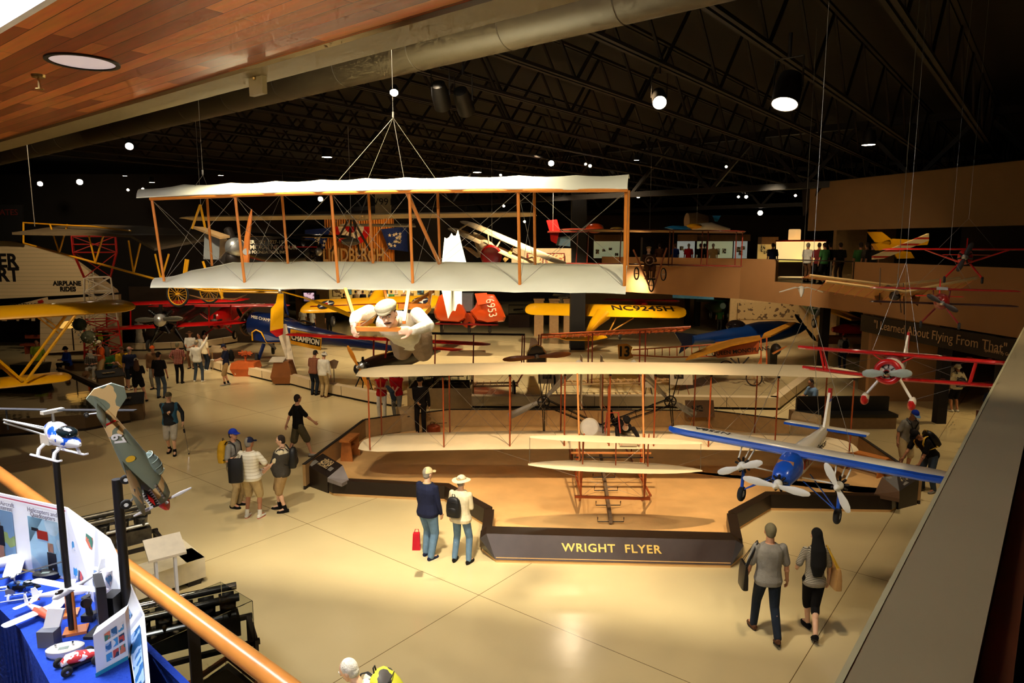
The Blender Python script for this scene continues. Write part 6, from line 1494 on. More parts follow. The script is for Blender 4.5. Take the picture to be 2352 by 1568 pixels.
t,M_ = hungplane('red and black model with stacked straight wings hung under the red high-wing model',A(2161,693,6.8),-30,.8,[('upper_wing',.15,.8,.2,-.1,.0,M_mar),('lower_wing',-.03,.79,.2,-.06,.0,mat('black_red',(40,18,16),rough=.4))],M_mar,M_red,eng=False,ang=150)
MB(M_).box((-.06,-.11,.15),(.06,.08,.185)).build('silver_centre_panel',M_alu,t,smooth=False)
for sg in (-1,1): struts(t,M_,[((sg*.08,-.02,.02),(sg*.09,-.02,.15)),((sg*.08,.06,.02),(sg*.09,.06,.15))],.007,M_mar)
hang(M_,[(-.3,0,.17),(.3,0,.17)],(.05,0,.6),'thin cables holding up the red and black stacked-wing model',.0012)
t = air('tan tandem-wing model airplane with ribbed translucent wings by the mezzanine wall',A(2060,660,9.5),'tandem_wing_model','model airplane'); Mtn = mat('amber_silk',(200,140,70),rough=.6); Mtl = mat('pale_spar',(206,170,110))
for nm,pl,pr in (('rear_wing',[(1860,632),(2048,655),(2205,638)],0),('front_wing',[(1897,646),(2080,670),(2243,638)],1)):
    Y_ = 10.2 if nm == 'rear_wing' else 9.3
    for a,b in ((pl[0],pl[1]),(pl[1],pl[2])):
        p,q = A(*a,Y_),A(*b,Y_); w_ = V((0,.3,-.06-.1*(nm == 'front_wing'))); MB().slab([p,q,q+w_,p+w_*.8],(0,0,.006)).build(nm,Mtn,t,smooth=False); MB().bar(p,q,.022,n=6).build('leading_spar',Mtl,t)
        mb = MB();
        for k in range(9): f_ = k/8; mb.bar(p.lerp(q,f_),p.lerp(q,f_)+w_,.006,n=4)
        mb.build('wing_rib',M_spruce,t)
ln(t,'fuselage_boom',(2035,655,10.4),(2060,672,9.2),.03,mat('strut_brown')); MB().ell(A(2055,680,9.3),.06,.1,.06).build('small_engine',M_iron,t)
for a,b in (((2022,615),(2020,690)),((2062,630),(2070,718)),((2075,650),(2077,722))): ln(t,'king_post',(*a,9.5),(*b,9.4),.008,mat('strut_brown'))
for a in ((2006,672),(2090,676)): qs(t,'tail_vane',[(a[0],a[1],9.6),(a[0]+24,a[1]+4,9.6),(a[0]+18,a[1]+28,9.4),(a[0]+6,a[1]+16,9.4)],(0,.01,0),Mtn)
t = air('white paper-like gull model gliding in front of the mezzanine wall',A(1843,668,11),'gull_model','model bird'); mg_ = mat('gull_white',(196,190,178),rough=.5)
MB().tube([A(1840,662,11),A(1841,672,10.9),A(1840,682,10.8)],[.05,.035,.008],8).build('gull_body',mg_,t)
for sg in (-1,1): MB().rings([[A(1840+sg*x,y,11)+V((0,dy,dz)) for dy,dz in ((-w_,0),(0,.012),(w_,0),(0,-.008))] for x,y,w_ in ((2,662,.06),(14,660,.08),(28,664,.06),(50,671,.01))]).build('gull_wing',mg_,t)

t = air('red biplane with a black radial engine and silver propeller near the beacon tower',A(388,785,33),'red_biplane'); Mr_ = pmat(A(388,730,33),4)
for nm,pl,pr in (('upper_wing',(270,700),(560,690)),('lower_wing',(205,758),(562,741))):
    Mq,sp = span_frame(A(*pl,34),A(*pr,32.5),-3); pwing(t,nm,Mq,sp/2,1.3,M_red,t=.1,y=-.4,tip=.3)
for px in (245,300,480,530): ln(t,'wing_strut',(px,700,33.3),(px,752,33.3),.035,M_red)
MB(Mr_).fus([(-.6,-.1,.5,.5),(-.2,-.1,.62,.62),(1.0,-.1,.5,.6),(4.5,.1,.1,.2)],16).build('fuselage',M_blk,t); radial(t,(0,-.8,0),.72,7,Mr_,M_blk)
pprop(t,(0,-1.1,.05),1.1,2,mat('prop_steel',(150,146,130),rough=.25,metal=.8),Mr_,.14)
for sg in (-1,1): struts(t,Mr_,[((sg*.35,-.3,-.4),(sg*.85,-.3,-1.3)),((sg*.1,0,-.5),(sg*.85,-.3,-1.3))],.05,M_blk,'gear_leg'); pwheel(t,(sg*.88,-.3,-1.3),.3,.14,Mr_)
t = air('red high-wing airplane with translucent red wing panels numbered 354',A(508,775,36.5),'red_monoplane'); Mp = pmat(A(508,722,36.5),2); mtr = mat('red_cloth',(206,60,54),rough=.5)
pwing(t,'wing',Mp,3.6,1.3,mtr,z=.45,y=-.5,t=.1,tip=.3); pwing(t,'wing_leading_edge',Mp,3.6,.3,M_red,z=.48,y=-.6,t=.3,tip=.4); MB(Mp).fus([(-.9,-.3,.25,.25),(-.7,-.3,.42,.42),(.5,-.2,.45,.6),(3.5,.1,.1,.2)],16).build('fuselage',M_red,t); radial(t,(0,-.9,-.3),.4,5,Mp,M_iron)
lettering('354',.55,Mp @ Matrix.Translation((2.0,-.2,.58)),mat('letter_pale',(220,190,170)),t,ext=.004)
for sg in (-1,1): struts(t,Mp,[((sg*.3,0,-.6),(sg*1.6,0,.42)),((sg*.3,.4,-.6),(sg*1.6,.4,.42))],.04,M_red); pwheel(t,(sg*.8,-.4,-1.05),.25,.12,Mp); struts(t,Mp,[((sg*.2,-.2,-.6),(sg*.8,-.4,-1.05))],.035,M_red,'gear_leg')

t = air('navy blue autogiro with yellow rotor blades and a CHAMPION plate on its side',A(640,838,33),'autogiro'); n0,n1 = A(578,742,33),A(905,806,29.5)
La = (n1-n0).length
Ma = Matrix.Translation(n0) @ span_frame(n0,n1,0)[0].to_3x3().to_4x4() @ Matrix.Rotation(R(-90),4,'Z')
MB(Ma).fus([(.05,0,.4,.42),(.25,0,.58,.6),(1.2,.0,.6,.66),(2.3,-.05,.52,.62),(3.3,-.05,.44,.5),(5,.02,.25,.32),(La,.1,.06,.12)],20,2.3).build('fuselage',M_blu,t)
radial(t,(0,-.12,0),.58,9,Ma,M_iron); MB(Ma).torus((0,-.1,0),(0,1,0),.6,.05,28,8).build('collector_ring',mat('ring_bronze',(90,64,40),metal=.6,rough=.4),t); pprop(t,(0,-.45,0),.9,55,M_blk,Ma,.12)
for y in (2.35,3.35): MB(Ma).torus((0,y,.52),(0,.2,1),.26,.04,20,6).build('cockpit_coaming',M_black,t); MB(Ma).slab([V((-.24,y-.32,.52)),V((.24,y-.32,.52)),V((.18,y-.2,.8)),V((-.18,y-.2,.8))],(0,.01,0)).build('windscreen',M_glass,t,smooth=False)
pl = A(719,773,31); xd_ = (A(762,783,30.4)-A(677,765,31.2)).normalized(); Fp = frame3(pl+V((-.15,-.62,-.05)),xd_)
MB(Fp).box((-.87,-.34,0),(.87,.34,.02)).build('name_plate',mat('plate_yellow',(226,160,30),rough=.5),t,smooth=False); MB(Fp).box((-.82,-.17,.02),(.82,.17,.03)).build('name_band',M_blk,t,smooth=False)
lettering('CHAMPION',.34,Fp @ Matrix.Translation((0,-.01,.034)),mat('letter_white',(236,226,200)),t,ext=.004,bold=.012,sx=.88); lettering('AUTOGIRO  WORLD FAMOUS',.08,Fp @ Matrix.Translation((0,.25,.024)),M_ink,t,ext=.002)
lettering('MISS CHAMPION',.2,frame3(A(612,731,31.6)+V((0,-.35,0)),xd_),mat('letter_white'),t,ext=.004)
rh = A(645,668,32); MB().lathe([(.1,-.15),(.16,0),(.1,.15)],rh,n=14).build('rotor_hub',M_alu,t)
for a in ((0,.6),(-.4,-.3),(.4,-.3)): MB().bar(rh,rh+V((a[0],a[1],-1.1)),.05).build('rotor_pylon',M_blu,t)
def blade(pts,ws,tip=None):
    P_ = [A(*p) for p in pts]; mb = MB(); rs = []
    for i,p in enumerate(P_):
        d = (P_[min(i+1,len(P_)-1)]-P_[max(i-1,0)]).normalized(); s_ = d.cross(V((0,0,1))).normalized(); nn = s_.cross(d); w_ = ws[i]; rs.append([p-s_*w_+nn*.0,p-s_*w_*.4+nn*.035,p+s_*w_*.4+nn*.03,p+s_*w_,p+s_*w_*.4-nn*.02,p-s_*w_*.4-nn*.02])
    mb.rings(rs); mb.build('rotor_blade',M_yel,t)
blade([(645,668,32),(500,664,31),(400,661,30.4)],[.1,.2,.2]); blade([(645,669,32),(700,684,31.5),(760,705,31),(870,752,30)],[.1,.12,.3,.25]); blade([(646,667,32),(700,660,36)],[.1,.2])
MB().slab([A(637,676,31),A(651,676,31),A(651,700,30.3),A(650,755,28.6),A(620,762,28.4),A(622,710,30),A(633,697,30.3)],(0,.04,.03)).build('rotor_blade',M_yel,t,smooth=False)
MB().slab([A(620,762,28.4),A(650,755,28.6),A(649,768,28.2),A(636,774,28.1)],(0,.04,.03)).build('blade_tip',M_red,t,smooth=False)
MB().slab([A(580,780,31.5),A(579,763,31.5),A(588,757,31.5),A(600,763,31.4),A(613,786,31.2)],(.0,.06,.0)).build('upturned_wing_tip',M_blu,t,smooth=False); MB().tube([A(580,782,31.4),A(579,763,31.4),A(588,757,31.4),A(600,763,31.3),A(613,787,31.2),A(650,785,31.2)],.035,6).build('yellow_edge',M_yel,t)
MB().slab([A(600,768,31.4),A(650,772,31.6),A(650,785,31),A(613,786,31.1)],(0,0,.08)).build('stub_wing',M_blu,t,smooth=False)
for (wx,wy),(lx,ly),Y_ in (((590,825),(606,790),32.2),((627,800),(612,780),33.6)): pwheel(t,A(wx,wy,Y_),.3,.16,I4,axis=(1,.3,0),m=M_black); ln(t,'gear_leg',(lx,ly,32.6),(wx+4,wy,Y_),.09,M_blu)
ln(t,'tail_strut',(890,806,29.6),(893,838,29.5),.03,M_black)

t = air('low monoplane with a long thin red wing edge, black engine and amber propeller',A(870,870,26.5),'parasol_monoplane'); Mq,sp = span_frame(A(655,768,27.5),A(1125,792,26),0)
pwing(t,'wing',Mq,sp/2,.9,M_red,t=.09,y=-.3,tip=.2)
Mh = pmat(A(872,838,26.5),-30); MB(Mh).fus([(-.9,0,.26,.3),(-.2,0,.34,.4),(1.2,.05,.3,.4),(4.,.1,.06,.12)],12,3).build('fuselage',M_blk,t)
pprop(t,(0,-1.2,.1),.95,-56,mat('prop_amber',(224,140,40),rough=.3,coat=.5),Mh,.11); radial(t,(0,-.95,.1),.36,5,Mh,M_iron)
for sg in (-1,1): struts(t,Mh,[((sg*.3,0,.3),(sg*.35,.1,1.1)),((sg*.2,0,-.2),(sg*.75,0,-.62))],.035,M_mar); pwheel(t,(sg*.78,0,-.5),.26,.1,Mh)
pwing(t,'tailplane',Mh,1.3,.8,M_red,z=.2,y=3.3,t=.06,tip=.3)
c_ = F(835,905); t2 = thing('gun_mount','black machine on splayed tripod legs beside the low barrier','machine',c_)
MB().lathe([(.12,-.35),(.2,-.2),(.22,.1),(.1,.35)],c_+V((0,.3,.85)),(1,.2,.2),14).build('machine_body',M_black,t2); MB().ell(c_+V((-.3,.3,.95)),.14,.12,.2).build('machine_drum',M_black,t2)
for x_,y_ in ((-.45,0),(-.1,.2),(.4,0),(.15,.7)): MB().bar(c_+V((x_,y_,0)),c_+V((x_*.3,.3,.75)),.025).build('leg',M_black,t2)

t = air('yellow trainer wing with a red stripe and white star roundels beyond the autogiro',A(855,760,38),'yellow_trainer'); Mn,sp = span_frame(A(695,704,39),A(1007,692,37.5),-24)
pwing(t,'wing',Mn,sp/2,1.6,M_yel,t=.1,y=-.8,tip=.3)
def topmark(M,x,y,pts,m,nm,z=.14): MB(M).slab([V((x+a,y+b,z)) for a,b in pts],(0,0,.015)).build(nm,m,t,smooth=False)
topmark(Mn,0,-.3,[(-sp*.42,-.05),(sp*.4,-.05),(sp*.4,.05),(-sp*.42,.05)],M_mar,'wing_stripe')
for x in (-sp*.31,sp*.38):
    topmark(Mn,x,-.15,[(.48*cos(k*pi/10),.48*sin(k*pi/10)) for k in range(20)],mat('roundel_navy',(24,28,50)),'roundel',.15)
    topmark(Mn,x,-.15,[((.45 if k % 2 == 0 else .18)*cos(pi/2+k*pi/5),(.45 if k % 2 == 0 else .18)*sin(pi/2+k*pi/5)) for k in range(10)],M_whi,'roundel_star',.17); topmark(Mn,x,-.15,[(.13*cos(k*pi/6),.13*sin(k*pi/6)) for k in range(12)],M_red,'roundel_centre',.19)
MB(Mn).fus([(-1.6,-.4,.3,.3),(-.8,-.4,.45,.5),(1,-.35,.4,.5),(4,0,.1,.2)],14).build('fuselage',M_yel,t); pwheel(t,A(765,738,37.5),.3,.15,I4); pwheel(t,A(890,742,37.5),.3,.15,I4)
t = air('orange airplane with two raised orange wing lobes numbered 6953 and a silver nose',A(1077,745,36),'orange_airplane')
for nm,pts in (('wing_lobe',[(1000,730),(996,715),(1008,680),(1020,672),(1045,672),(1064,700),(1073,720),(1070,732),(1055,741),(1010,738)]),('wing_lobe',[(1079,715),(1090,705),(1104,674),(1135,676),(1150,700),(1162,728),(1158,738),(1120,742),(1095,736)])):
    cx_ = sum(p[0] for p in pts)/len(pts); cy_ = sum(p[1] for p in pts)/len(pts)
    MB().rings([[A(cx_+(a-cx_)*k,cy_+(b-cy_)*k,Y_) for a,b in pts] for k,Y_ in ((.55,35.2),(.9,35.3),(1,35.6),(1,35.8),(.9,36))]).build(nm,M_ora,t)
lettering('6953',.62,frame3(A(1128,707,35.12),(.2,0,-1),(1,0,0)),mat('letter_white'),t,ext=.01,sx=.8); MB().box(tuple(A(1060,715,36.2)),tuple(A(1088,672,37.4))).build('silver_nose',mat('nose_gray',(110,112,116),rough=.3,metal=.4),t,smooth=False)
qs(t,'cockpit_panel',[(1090,674,35.3),(1118,672,35.3),(1124,696,35.1),(1098,700,35.1)],(0,.04,0),paint('orange_bright',(216,84,36))); MB().fus
MB().lathe([(.35,0),(.5,1),(.3,4)],A(1076,738,35.8),(0,1,0),16).build('hull',M_ora,t); qs(t,'lower_wing',[(1000,745,35.4),(1145,748,35.4),(1140,741,37),(1010,740,37)],(0,0,.08),M_mar)
for px in (1015,1078,1125): pwheel(t,A(px,752,35.8),.3,.16,I4)
t = air('bright yellow high-wing airplane seen from behind, wing lettered NC9245H',A(1385,775,39),'yellow_monoplane'); Mn,sp = span_frame(A(1207,708,40),A(1576,716,38.5),-22)
Mn = Mn @ Matrix.Rotation(pi,4,'Z'); pwing(t,'wing',Mn,sp/2,1.5,M_yel,t=.09,y=-.7,tip=.3)
lettering('NC9245H',.8,Mn @ Matrix.Translation((-sp*.24,-.05,.13)) @ Matrix.Rotation(pi,4,'Z'),M_ink,t,ext=.01,bold=.01,sx=1.05,shear=-.2)
MB().tube([A(1385,722,39),A(1368,740,38.4),A(1345,772,37)],[.5,.35,.1],12,flat=(1,.8)).build('fuselage',M_yel,t); qs(t,'tailplane',[(1275,775,37),(1290,770,37.6),(1385,768,37.6),(1395,776,37),(1360,783,36.7),(1300,782,36.7)],(0,0,.05),M_yel)
for a,b in (((1415,730),(1400,760)),((1455,730),(1402,762))): ln(t,'wing_strut',(*a,38.8),(*b,38.6),.04,mat('strut_ochre',(190,130,30)))
pwheel(t,A(1424,770,38.8),.25,.14,I4)

t = air('uncovered wooden biplane frame with an amber propeller and arched black radiator',A(1232,900,25.5),'bare_frame_biplane'); Mw2 = mat('bare_wood',(206,100,48),rough=.4,var=.12)
def ladderwing(pl,pr,ch,nm,m,n,dz=.0):
    p,q = A(*pl),A(*pr); x = (q-p); w_ = V((0,ch,dz));
    for f_ in (.08,.7): MB().rbar(p+w_*f_,q+w_*f_,.06,.07).build(nm+'_spar',m,t,smooth=False)
    MB().tube([p,q],.03,6).build(nm+'_edge',m,t); mb = MB()
    for k in range(n+1): mb.rbar(p+x*(k/n),p+x*(k/n)+w_,.02,.07)
    mb.build(nm+'_rib',m,t,smooth=False)
ladderwing((1244,768,25.3),(1586,750,25.3),1.4,'upper_wing',Mw2,22,-.35); ladderwing((935,764,25.3),(1205,768,25.3),1.4,'upper_wing_dark',M_blk,16,-.2); ladderwing((1270,884,25.3),(1560,878,25.3),1.4,'lower_wing',mat('pale_wood',(210,170,116),rough=.5),18,-.1); ladderwing((960,890,25.3),(1190,886,25.3),1.4,'lower_wing_pale',mat('pale_wood'),14,-.1)
for px,y0,y1 in ((1088,768,885),(1200,768,835),(1205,768,835),(1238,768,815),(1243,768,815),(1352,770,884),(1361,765,880),(1470,760,884),(1483,756,880),(1000,766,885)): ln(t,'wing_strut',(px,y0,25.4),(px-2,y1,25.4),.025,paint('strut_red_brown',(150,50,30)))
c_ = A(1232,822,25.2); mb = MB(); mb.prism([(-.34,-.3),(.34,-.3),(.34,.2),(.2,.42),(0,.5),(-.2,.42),(-.34,.2)],.12,Matrix(((1,0,0,c_.x),(0,0,-1,c_.y),(0,1,0,c_.z),(0,0,0,1)))); mb.build('radiator',M_blk,t,smooth=False); MB().tube([c_+V(p) for p in ((-.35,-.14,-.3),(-.35,-.14,.2),(-.2,-.14,.44),(0,-.14,.52),(.2,-.14,.44),(.35,-.14,.2),(.35,-.14,-.3))],.025,6).build('radiator_shell',M_brass,t)
pprop(t,tuple(A(1233,819,24.9)),1.27,5,M_wood,I4,.12); MB().rbar(c_+V((0,.2,-.1)),c_+V((0,4,.1)),.6,.6,w2=.2,h2=.2).build('fuselage_frame',mat('strut_brown'),t,smooth=False)
for px,py in ((1180,893),(1271,876)): pwheel(t,A(px,py,25.2),.34,.08,I4,axis=(1,.12,0)); ln(t,'gear_leg',(px,py,25.2),(1207 if px < 1200 else 1250,848,25.4),.03,Mw2)

t = air('amber varnished monoplane lettered QUEEN MONOPLANE with a rudder marked 13',A(1732,885,28.5),'amber_monoplane'); Mam = mat('amber_cloth',(206,140,44),rough=.35,coat=.3,var=.1); Mor = mat('orange_cloth',(180,84,26),rough=.5)
qs(t,'rudder',[(1419,791,30),(1440,789,30),(1453,797,30),(1449,808,30),(1455,820,30),(1440,826,30),(1421,824,30)],(0,.05,0),Mam); lettering('13',.62,frame3(A(1433,808,29.94),(1,0,0)),M_ink,t,ext=.006,bold=.02,sx=.9)
for a,b in (((1453,803),(1650,790)),((1450,815),(1540,820)),((1540,820),(1650,818))): ln(t,'longeron',(*a,29.6),(*b,28.8),.03,Mw2)
for k in range(11): x_ = 1470+k*17; ln(t,'frame_upright',(x_,802-(x_-1453)*.066,29.4),(x_,815+.02*(x_-1450),29.4),.02,Mw2)
qs(t,'side_panel',[(1648,822,28.8),(1650,789,28.8),(1745,778,28.2),(1742,812,28.2)],(0,.5,0),Mor); lettering('QUEEN MONOPLANE',.24,frame3(A(1699,806,28.45)+V((0,-.06,0)),(A(1745,790,28.2)-A(1650,800,28.8)).normalized()),M_ink,t,ext=.004,bold=.004)
for pts in ([(1575,828,26.5),(1600,822,26.3),(1680,795,27.5),(1748,781,28.2),(1745,773,29),(1690,780,29),(1640,792,28.4),(1590,815,27.2)],[(1750,778,28.4),(1770,774,28.6),(1815,752,31),(1828,742,31.4),(1810,744,31.6),(1755,768,29.4)]): MB().slab([A(*p) for p in pts],(0,0,.07)).build('wing',Mam,t,smooth=False)
for a,b in (((1748,775),(1748,845)),((1761,775),(1761,845)),((1748,820),(1738,850)),((1695,822),(1700,842)),((1678,822),(1700,842)),((1720,820),(1700,842))): ln(t,'frame_post',(*a,28.2),(*b,28),.03,Mw2 if a[0] > 1740 else M_iron)
c_ = A(1782,802,28.2); MB().ell(c_,.2,.3,.25).build('engine',M_iron,t); MB().tube([A(1808,794,27.9),A(1797,800,27.9),A(1786,806,27.9),A(1775,812,27.9)],[.02,.09,.1,.1],8,flat=(1,.4)).build('wooden_propeller',M_wood,t); MB().box(tuple(A(1767,845,28.2)),tuple(A(1780,800,28.5))).build('black_frame',M_blk,t,smooth=False)
for px,Y_ in ((1732,28),(1668,29.5)): pwheel(t,A(px,868 if px > 1700 else 845,Y_),.34,.05,I4,axis=(.5,1,0),m=mat('rim_brass',(160,110,60)),spokes=18)

t = air('glossy blue low airplane with a dark tail fin behind the amber monoplane',A(1700,800,34),'blue_airplane'); n0,n1 = A(1850,752,35),A(1590,780,33); Mbr = Matrix.Translation(n0) @ span_frame(n1,n0,0)[0].to_3x3().to_4x4() @ Matrix.Rotation(R(-90),4,'Z') @ Matrix.Rotation(pi,4,'Z'); Mbl = paint('racer_blue',(20,62,130))
d_ = (n1-n0).normalized(); MB().tube([n0,n0+d_*.5,n0+d_*1.6,n0+d_*2.8,n0+d_*4.2,n1],[.1,.3,.5,.55,.4,.2],18).build('fuselage',Mbl,t)
qs(t,'tail_fin',[(1548,762,33),(1600,768,33),(1608,780,33),(1560,812,33),(1566,790,33)],(0,.08,0),paint('racer_dark',(14,26,54))); MB().ell(A(1690,748,34),.5,.35,.3).build('canopy',mat('dark_glass'),t)
qs(t,'wing',[(1640,790,32.6),(1760,775,32.8),(1780,764,34),(1650,770,34.2)],(0,0,.1),Mbl); pwheel(t,A(1702,800,33.5),.25,.12,I4); pprop(t,tuple(n0),.9,130,M_blk,I4,.1)

t = air('green and yellow airplane glinting beside the column under the mezzanine',A(1880,745,42),'green_yellow_airplane'); gm = paint('dark_green',(20,60,34)); c_ = A(1878,704,42)
MB().lathe([(.3,-.3),(.55,-.1),(.6,.4),(.3,2.5)],c_,(0,1,.1),20).build('cowl',gm,t); radial(t,tuple(c_+V((0,-.3,0))),.4,7,I4,M_alu); pprop(t,tuple(c_+V((0,-.5,0))),.9,60,M_alu,I4,.1)
for pts in ([(1826,690,41),(1855,693,42),(1855,704,42),(1830,698,41)],[(1903,706,42),(1925,712,41),(1980,736,39),(1955,737,39),(1905,718,41.5)]): MB().slab([A(*p) for p in pts],(0,0,.1)).build('wing',M_yel,t,smooth=False)
for px in (1870,1893): pwheel(t,A(px,742,41.5),.3,.15,I4)
t = air('red and white low racer on a pale base beside the thick column under the mezzanine',A(1955,765,36),'red_racer'); c_ = A(1955,757,36); MB().tube([c_+V((-1,0,0)),c_+V((-.4,0,.05)),c_+V((.4,0,.02)),c_+V((1,0,0))],[.12,.28,.26,.06],14).build('fuselage',M_red,t); MB().ell(c_+V((.1,0,.2)),.3,.16,.14).build('canopy',M_whi,t); MB().box(tuple(c_+V((-1.6,-.5,-.7))),tuple(c_+V((1.6,.5,-.35)))).build('display_base',M_mez,t,smooth=False)
for px0,px1,py,Y_,m_,lb in ((1600,1700,690,46,gm,'dark green airplane body in the shade under the mezzanine'),(1385,1560,689,44,M_red,'red thin-winged airplane beyond the yellow high-wing'),(1270,1318,677,47,M_whi,'white and yellow airplane lettered N17RV beyond the column')):
    t = air(lb,A((px0+px1)/2,py+20,Y_)); p,q = A(px0,py,Y_),A(px1,py+4,Y_); Mx,sp = span_frame(p,q,10); pwing(t,'wing',Mx,sp/2,1.2,m_,t=.1,y=-.5,tip=.4); MB(Mx).fus([(-1,-.4,.2,.2),(-.5,-.4,.4,.4),(1,-.3,.35,.4),(3,0,.1,.1)],12).build('fuselage',m_,t); pwheel(t,tuple(Mx @ V((-.6,-.3,-.95))),.25,.12,I4); pwheel(t,tuple(Mx @ V((.6,-.3,-.95))),.25,.12,I4)
    if m_ is M_whi: lettering('N17RV',.5,Mx @ Matrix.Translation((0,-.2,.12)),M_ink,t,ext=.006)
for px0,px1,py,Y_,m_,lb,nm in ((1500,1560,668,45,mat('panel_sky',(90,170,214)),'pale blue and yellow wing panel glimpsed under the mezzanine edge','wing_panel'),):
    qs(thing(nm,lb,'panel',A(px0,py+20,Y_)),'panel_board',[(1545,677,Y_),(1640,680,Y_),(1640,688,Y_),(1545,684,Y_)],(0,.1,0),m_)

t = air('yellow airplane tail and striped cream wing lit in the upper gallery bay',A(2060,590,24.5),'yellow_display_plane'); Yg = 25.2
qs(t,'tailplane',[(1994,534,Yg),(2028,534,Yg),(2052,553,Yg),(2045,562,Yg),(2010,556,Yg)],(0,.1,.03),M_yel); qs(t,'rear_fuselage',[(2010,560,Yg),(2052,548,Yg),(2134,552,Yg),(2130,562,Yg),(2090,565,Yg),(2020,575,Yg)],(0,.3,.0),M_yel); qs(t,'yellow_wing',[(2050,575,Yg-.1),(2092,578,Yg-.1),(2101,593,Yg-.1),(2062,594,Yg-.1)],(0,.08,0),M_yel)
MB().slab([A(2007,588,24.6),A(2134,536,24.6),A(2134,552,24.6),A(2030,594,24.6),A(2007,596,24.6)],(0,.15,0)).build('striped_wing',striped('cream_red_stripes',(236,214,164),(190,50,30),.22,.3,2,.5),t,smooth=False)
t = air('blue, yellow and white hung aircraft above the mezzanine row',A(1600,525,33),'blue_display_plane'); c_ = A(1600,522,33)
MB().tube([c_+V((-.2,0,.02)),c_+V((.7,0,.02)),c_+V((1.6,0,-.1))],[.15,.22,.05],12).build('fuselage',M_whi,t); MB().ell(c_+V((-.1,0,.05)),.4,.3,.14).build('nose_cone',M_yel,t); qs(t,'blue_wing',[(1530,522,33),(1545,518,33),(1580,519,33),(1590,530,32.6),(1560,530,32.6)],(0,.5,0),mat('sky_blue_paint',(40,130,200),rough=.4)); qs(t,'red_tail',[(1640,531,33),(1675,529,33),(1660,523,33),(1650,524,33)],(0,.1,0),M_red)
qs(t,'blue_fin',[(1637,495,34),(1656,495,34),(1648,509,34),(1642,508,34)],(0,.06,0),mat('sky_blue_paint')); MB().lathe([(.4,-.5),(.42,0),(.3,.5)],A(1600,508,34),(1,.1,0),18).build('wire_drum',mat('drum_brown',(110,90,64)),t)
t = air('airplane with a tall red tail fin parked beyond the hanging glider',A(1290,600,34),'red_fin_airplane'); qs(t,'tail_fin',[(1255,506,34),(1279,504,34),(1286,528,34),(1278,560,34),(1265,553,34),(1262,530,34)],(0,.12,0),M_red); qs(t,'blue_body',[(1278,545,34.2),(1310,541,34.2),(1310,566,34.2),(1278,563,34.2)],(0,.4,0),mat('body_pale_blue',(120,160,190)))
qs(t,'wing',[(1258,530,33.8),(1410,528,33),(1412,532,33),(1258,534,33.8)],(0,.6,0),mr)
t = thing('orange_canopy','orange rounded canopy hung above the lit display case','canopy',A(1368,520,36)); MB().ell(A(1366,524,36),.48,.5,.26,16,8).build('canopy_shell',M_ora,t); MB().ell(A(1416,526,36),.35,.4,.12).build('yellow_shell',mat('olive_yellow',(150,120,40)),t)
t = thing('wall_chart','pale framed chart with red line drawings on the mezzanine parapet','chart',A(1262,590,30.5))
for a,b in ((1210,1248),(1253,1297)): qs(t,'chart_panel',[(a,581,30.4),(b,581,30.4),(b,604,30.4),(a,604,30.4)],(0,.05,0),M_mar); qs(t,'chart_print',[(a+2,583,30.36),(b-2,583,30.36),(b-2,604,30.36),(a+2,604,30.36)],(0,.03,0),patchy('chart_marks',(226,196,140),(180,90,60),9,.7,.6))
qs(t,'backing_wall',[(1175,570,30.6),(1312,570,30.6),(1312,612,30.6),(1175,612,30.6)],(0,.1,0),mat('chart_wall',(220,196,150)))
t = thing('glass_case','red-edged table case holding a small model beside the orange airplane','display case',F(1190,760)); c_ = F(1192,752)
MB().box((c_.x-.75,c_.y,0),(c_.x+.75,c_.y+.8,.95)).build('case_base',mat('case_brown',(64,40,28)),t,smooth=False); glasscase(c_.x-.75,c_.y,.95,c_.x+.75,c_.y+.8,1.6,t); MB().tube([(c_.x-.4,c_.y+.4,1.25),(c_.x+.3,c_.y+.4,1.3)],[.08,.05],10).build('small_model',M_whi,t)
for i,px in enumerate((1238,1273,1306)): c_ = A(px,690,44); solo(MB().box((c_.x-.3,44,0),(c_.x+.3,44.4,c_.z)).box((c_.x-.35,43.9,c_.z),(c_.x+.35,44.5,c_.z+.12)),'text_stand',mat('stand_cream',(200,160,110)),'small cream text stand with red legs beyond the yellow wing','stand','text stands beyond the yellow wing',smooth=False)

def drop(px,py,Y,lb):
    p = A(px,py,Y); solo(MB().bar(p,V((p.x,p.y,9.1)),.004 if Y < 15 else .008,n=5),'hanging_cable',mat('cable_steel'),lb,'cable')
for a in ((1841,664,11,'thin cable holding up the white gull model'),(2060,668,9.3,'thin cable holding up the tan tandem-wing model'),(806,500,19.4,'thin cable holding up the long thin-winged glider'),(1130,560,25.9,'thin cable holding up the steeply banked cream biplane'),(1492,530,25.8,'thin cable holding up the red-brown pusher biplane'),(1600,520,33,'thin cable holding up the blue and yellow aircraft over the mezzanine'),(1270,530,34,'thin cable holding up the red-finned airplane'),(655,545,30,'thin cable holding up the black lettered monoplane'),(461,471,12.6,'thin cable at the apex of the yellow open-frame machine'),(80,520,15,'thin cable at the tail of the yellow open-frame machine')): drop(*a)
# ================================================================ VISITORS
def RV(J,l,**k): return backpack(J,l,**k)
P_ = dict

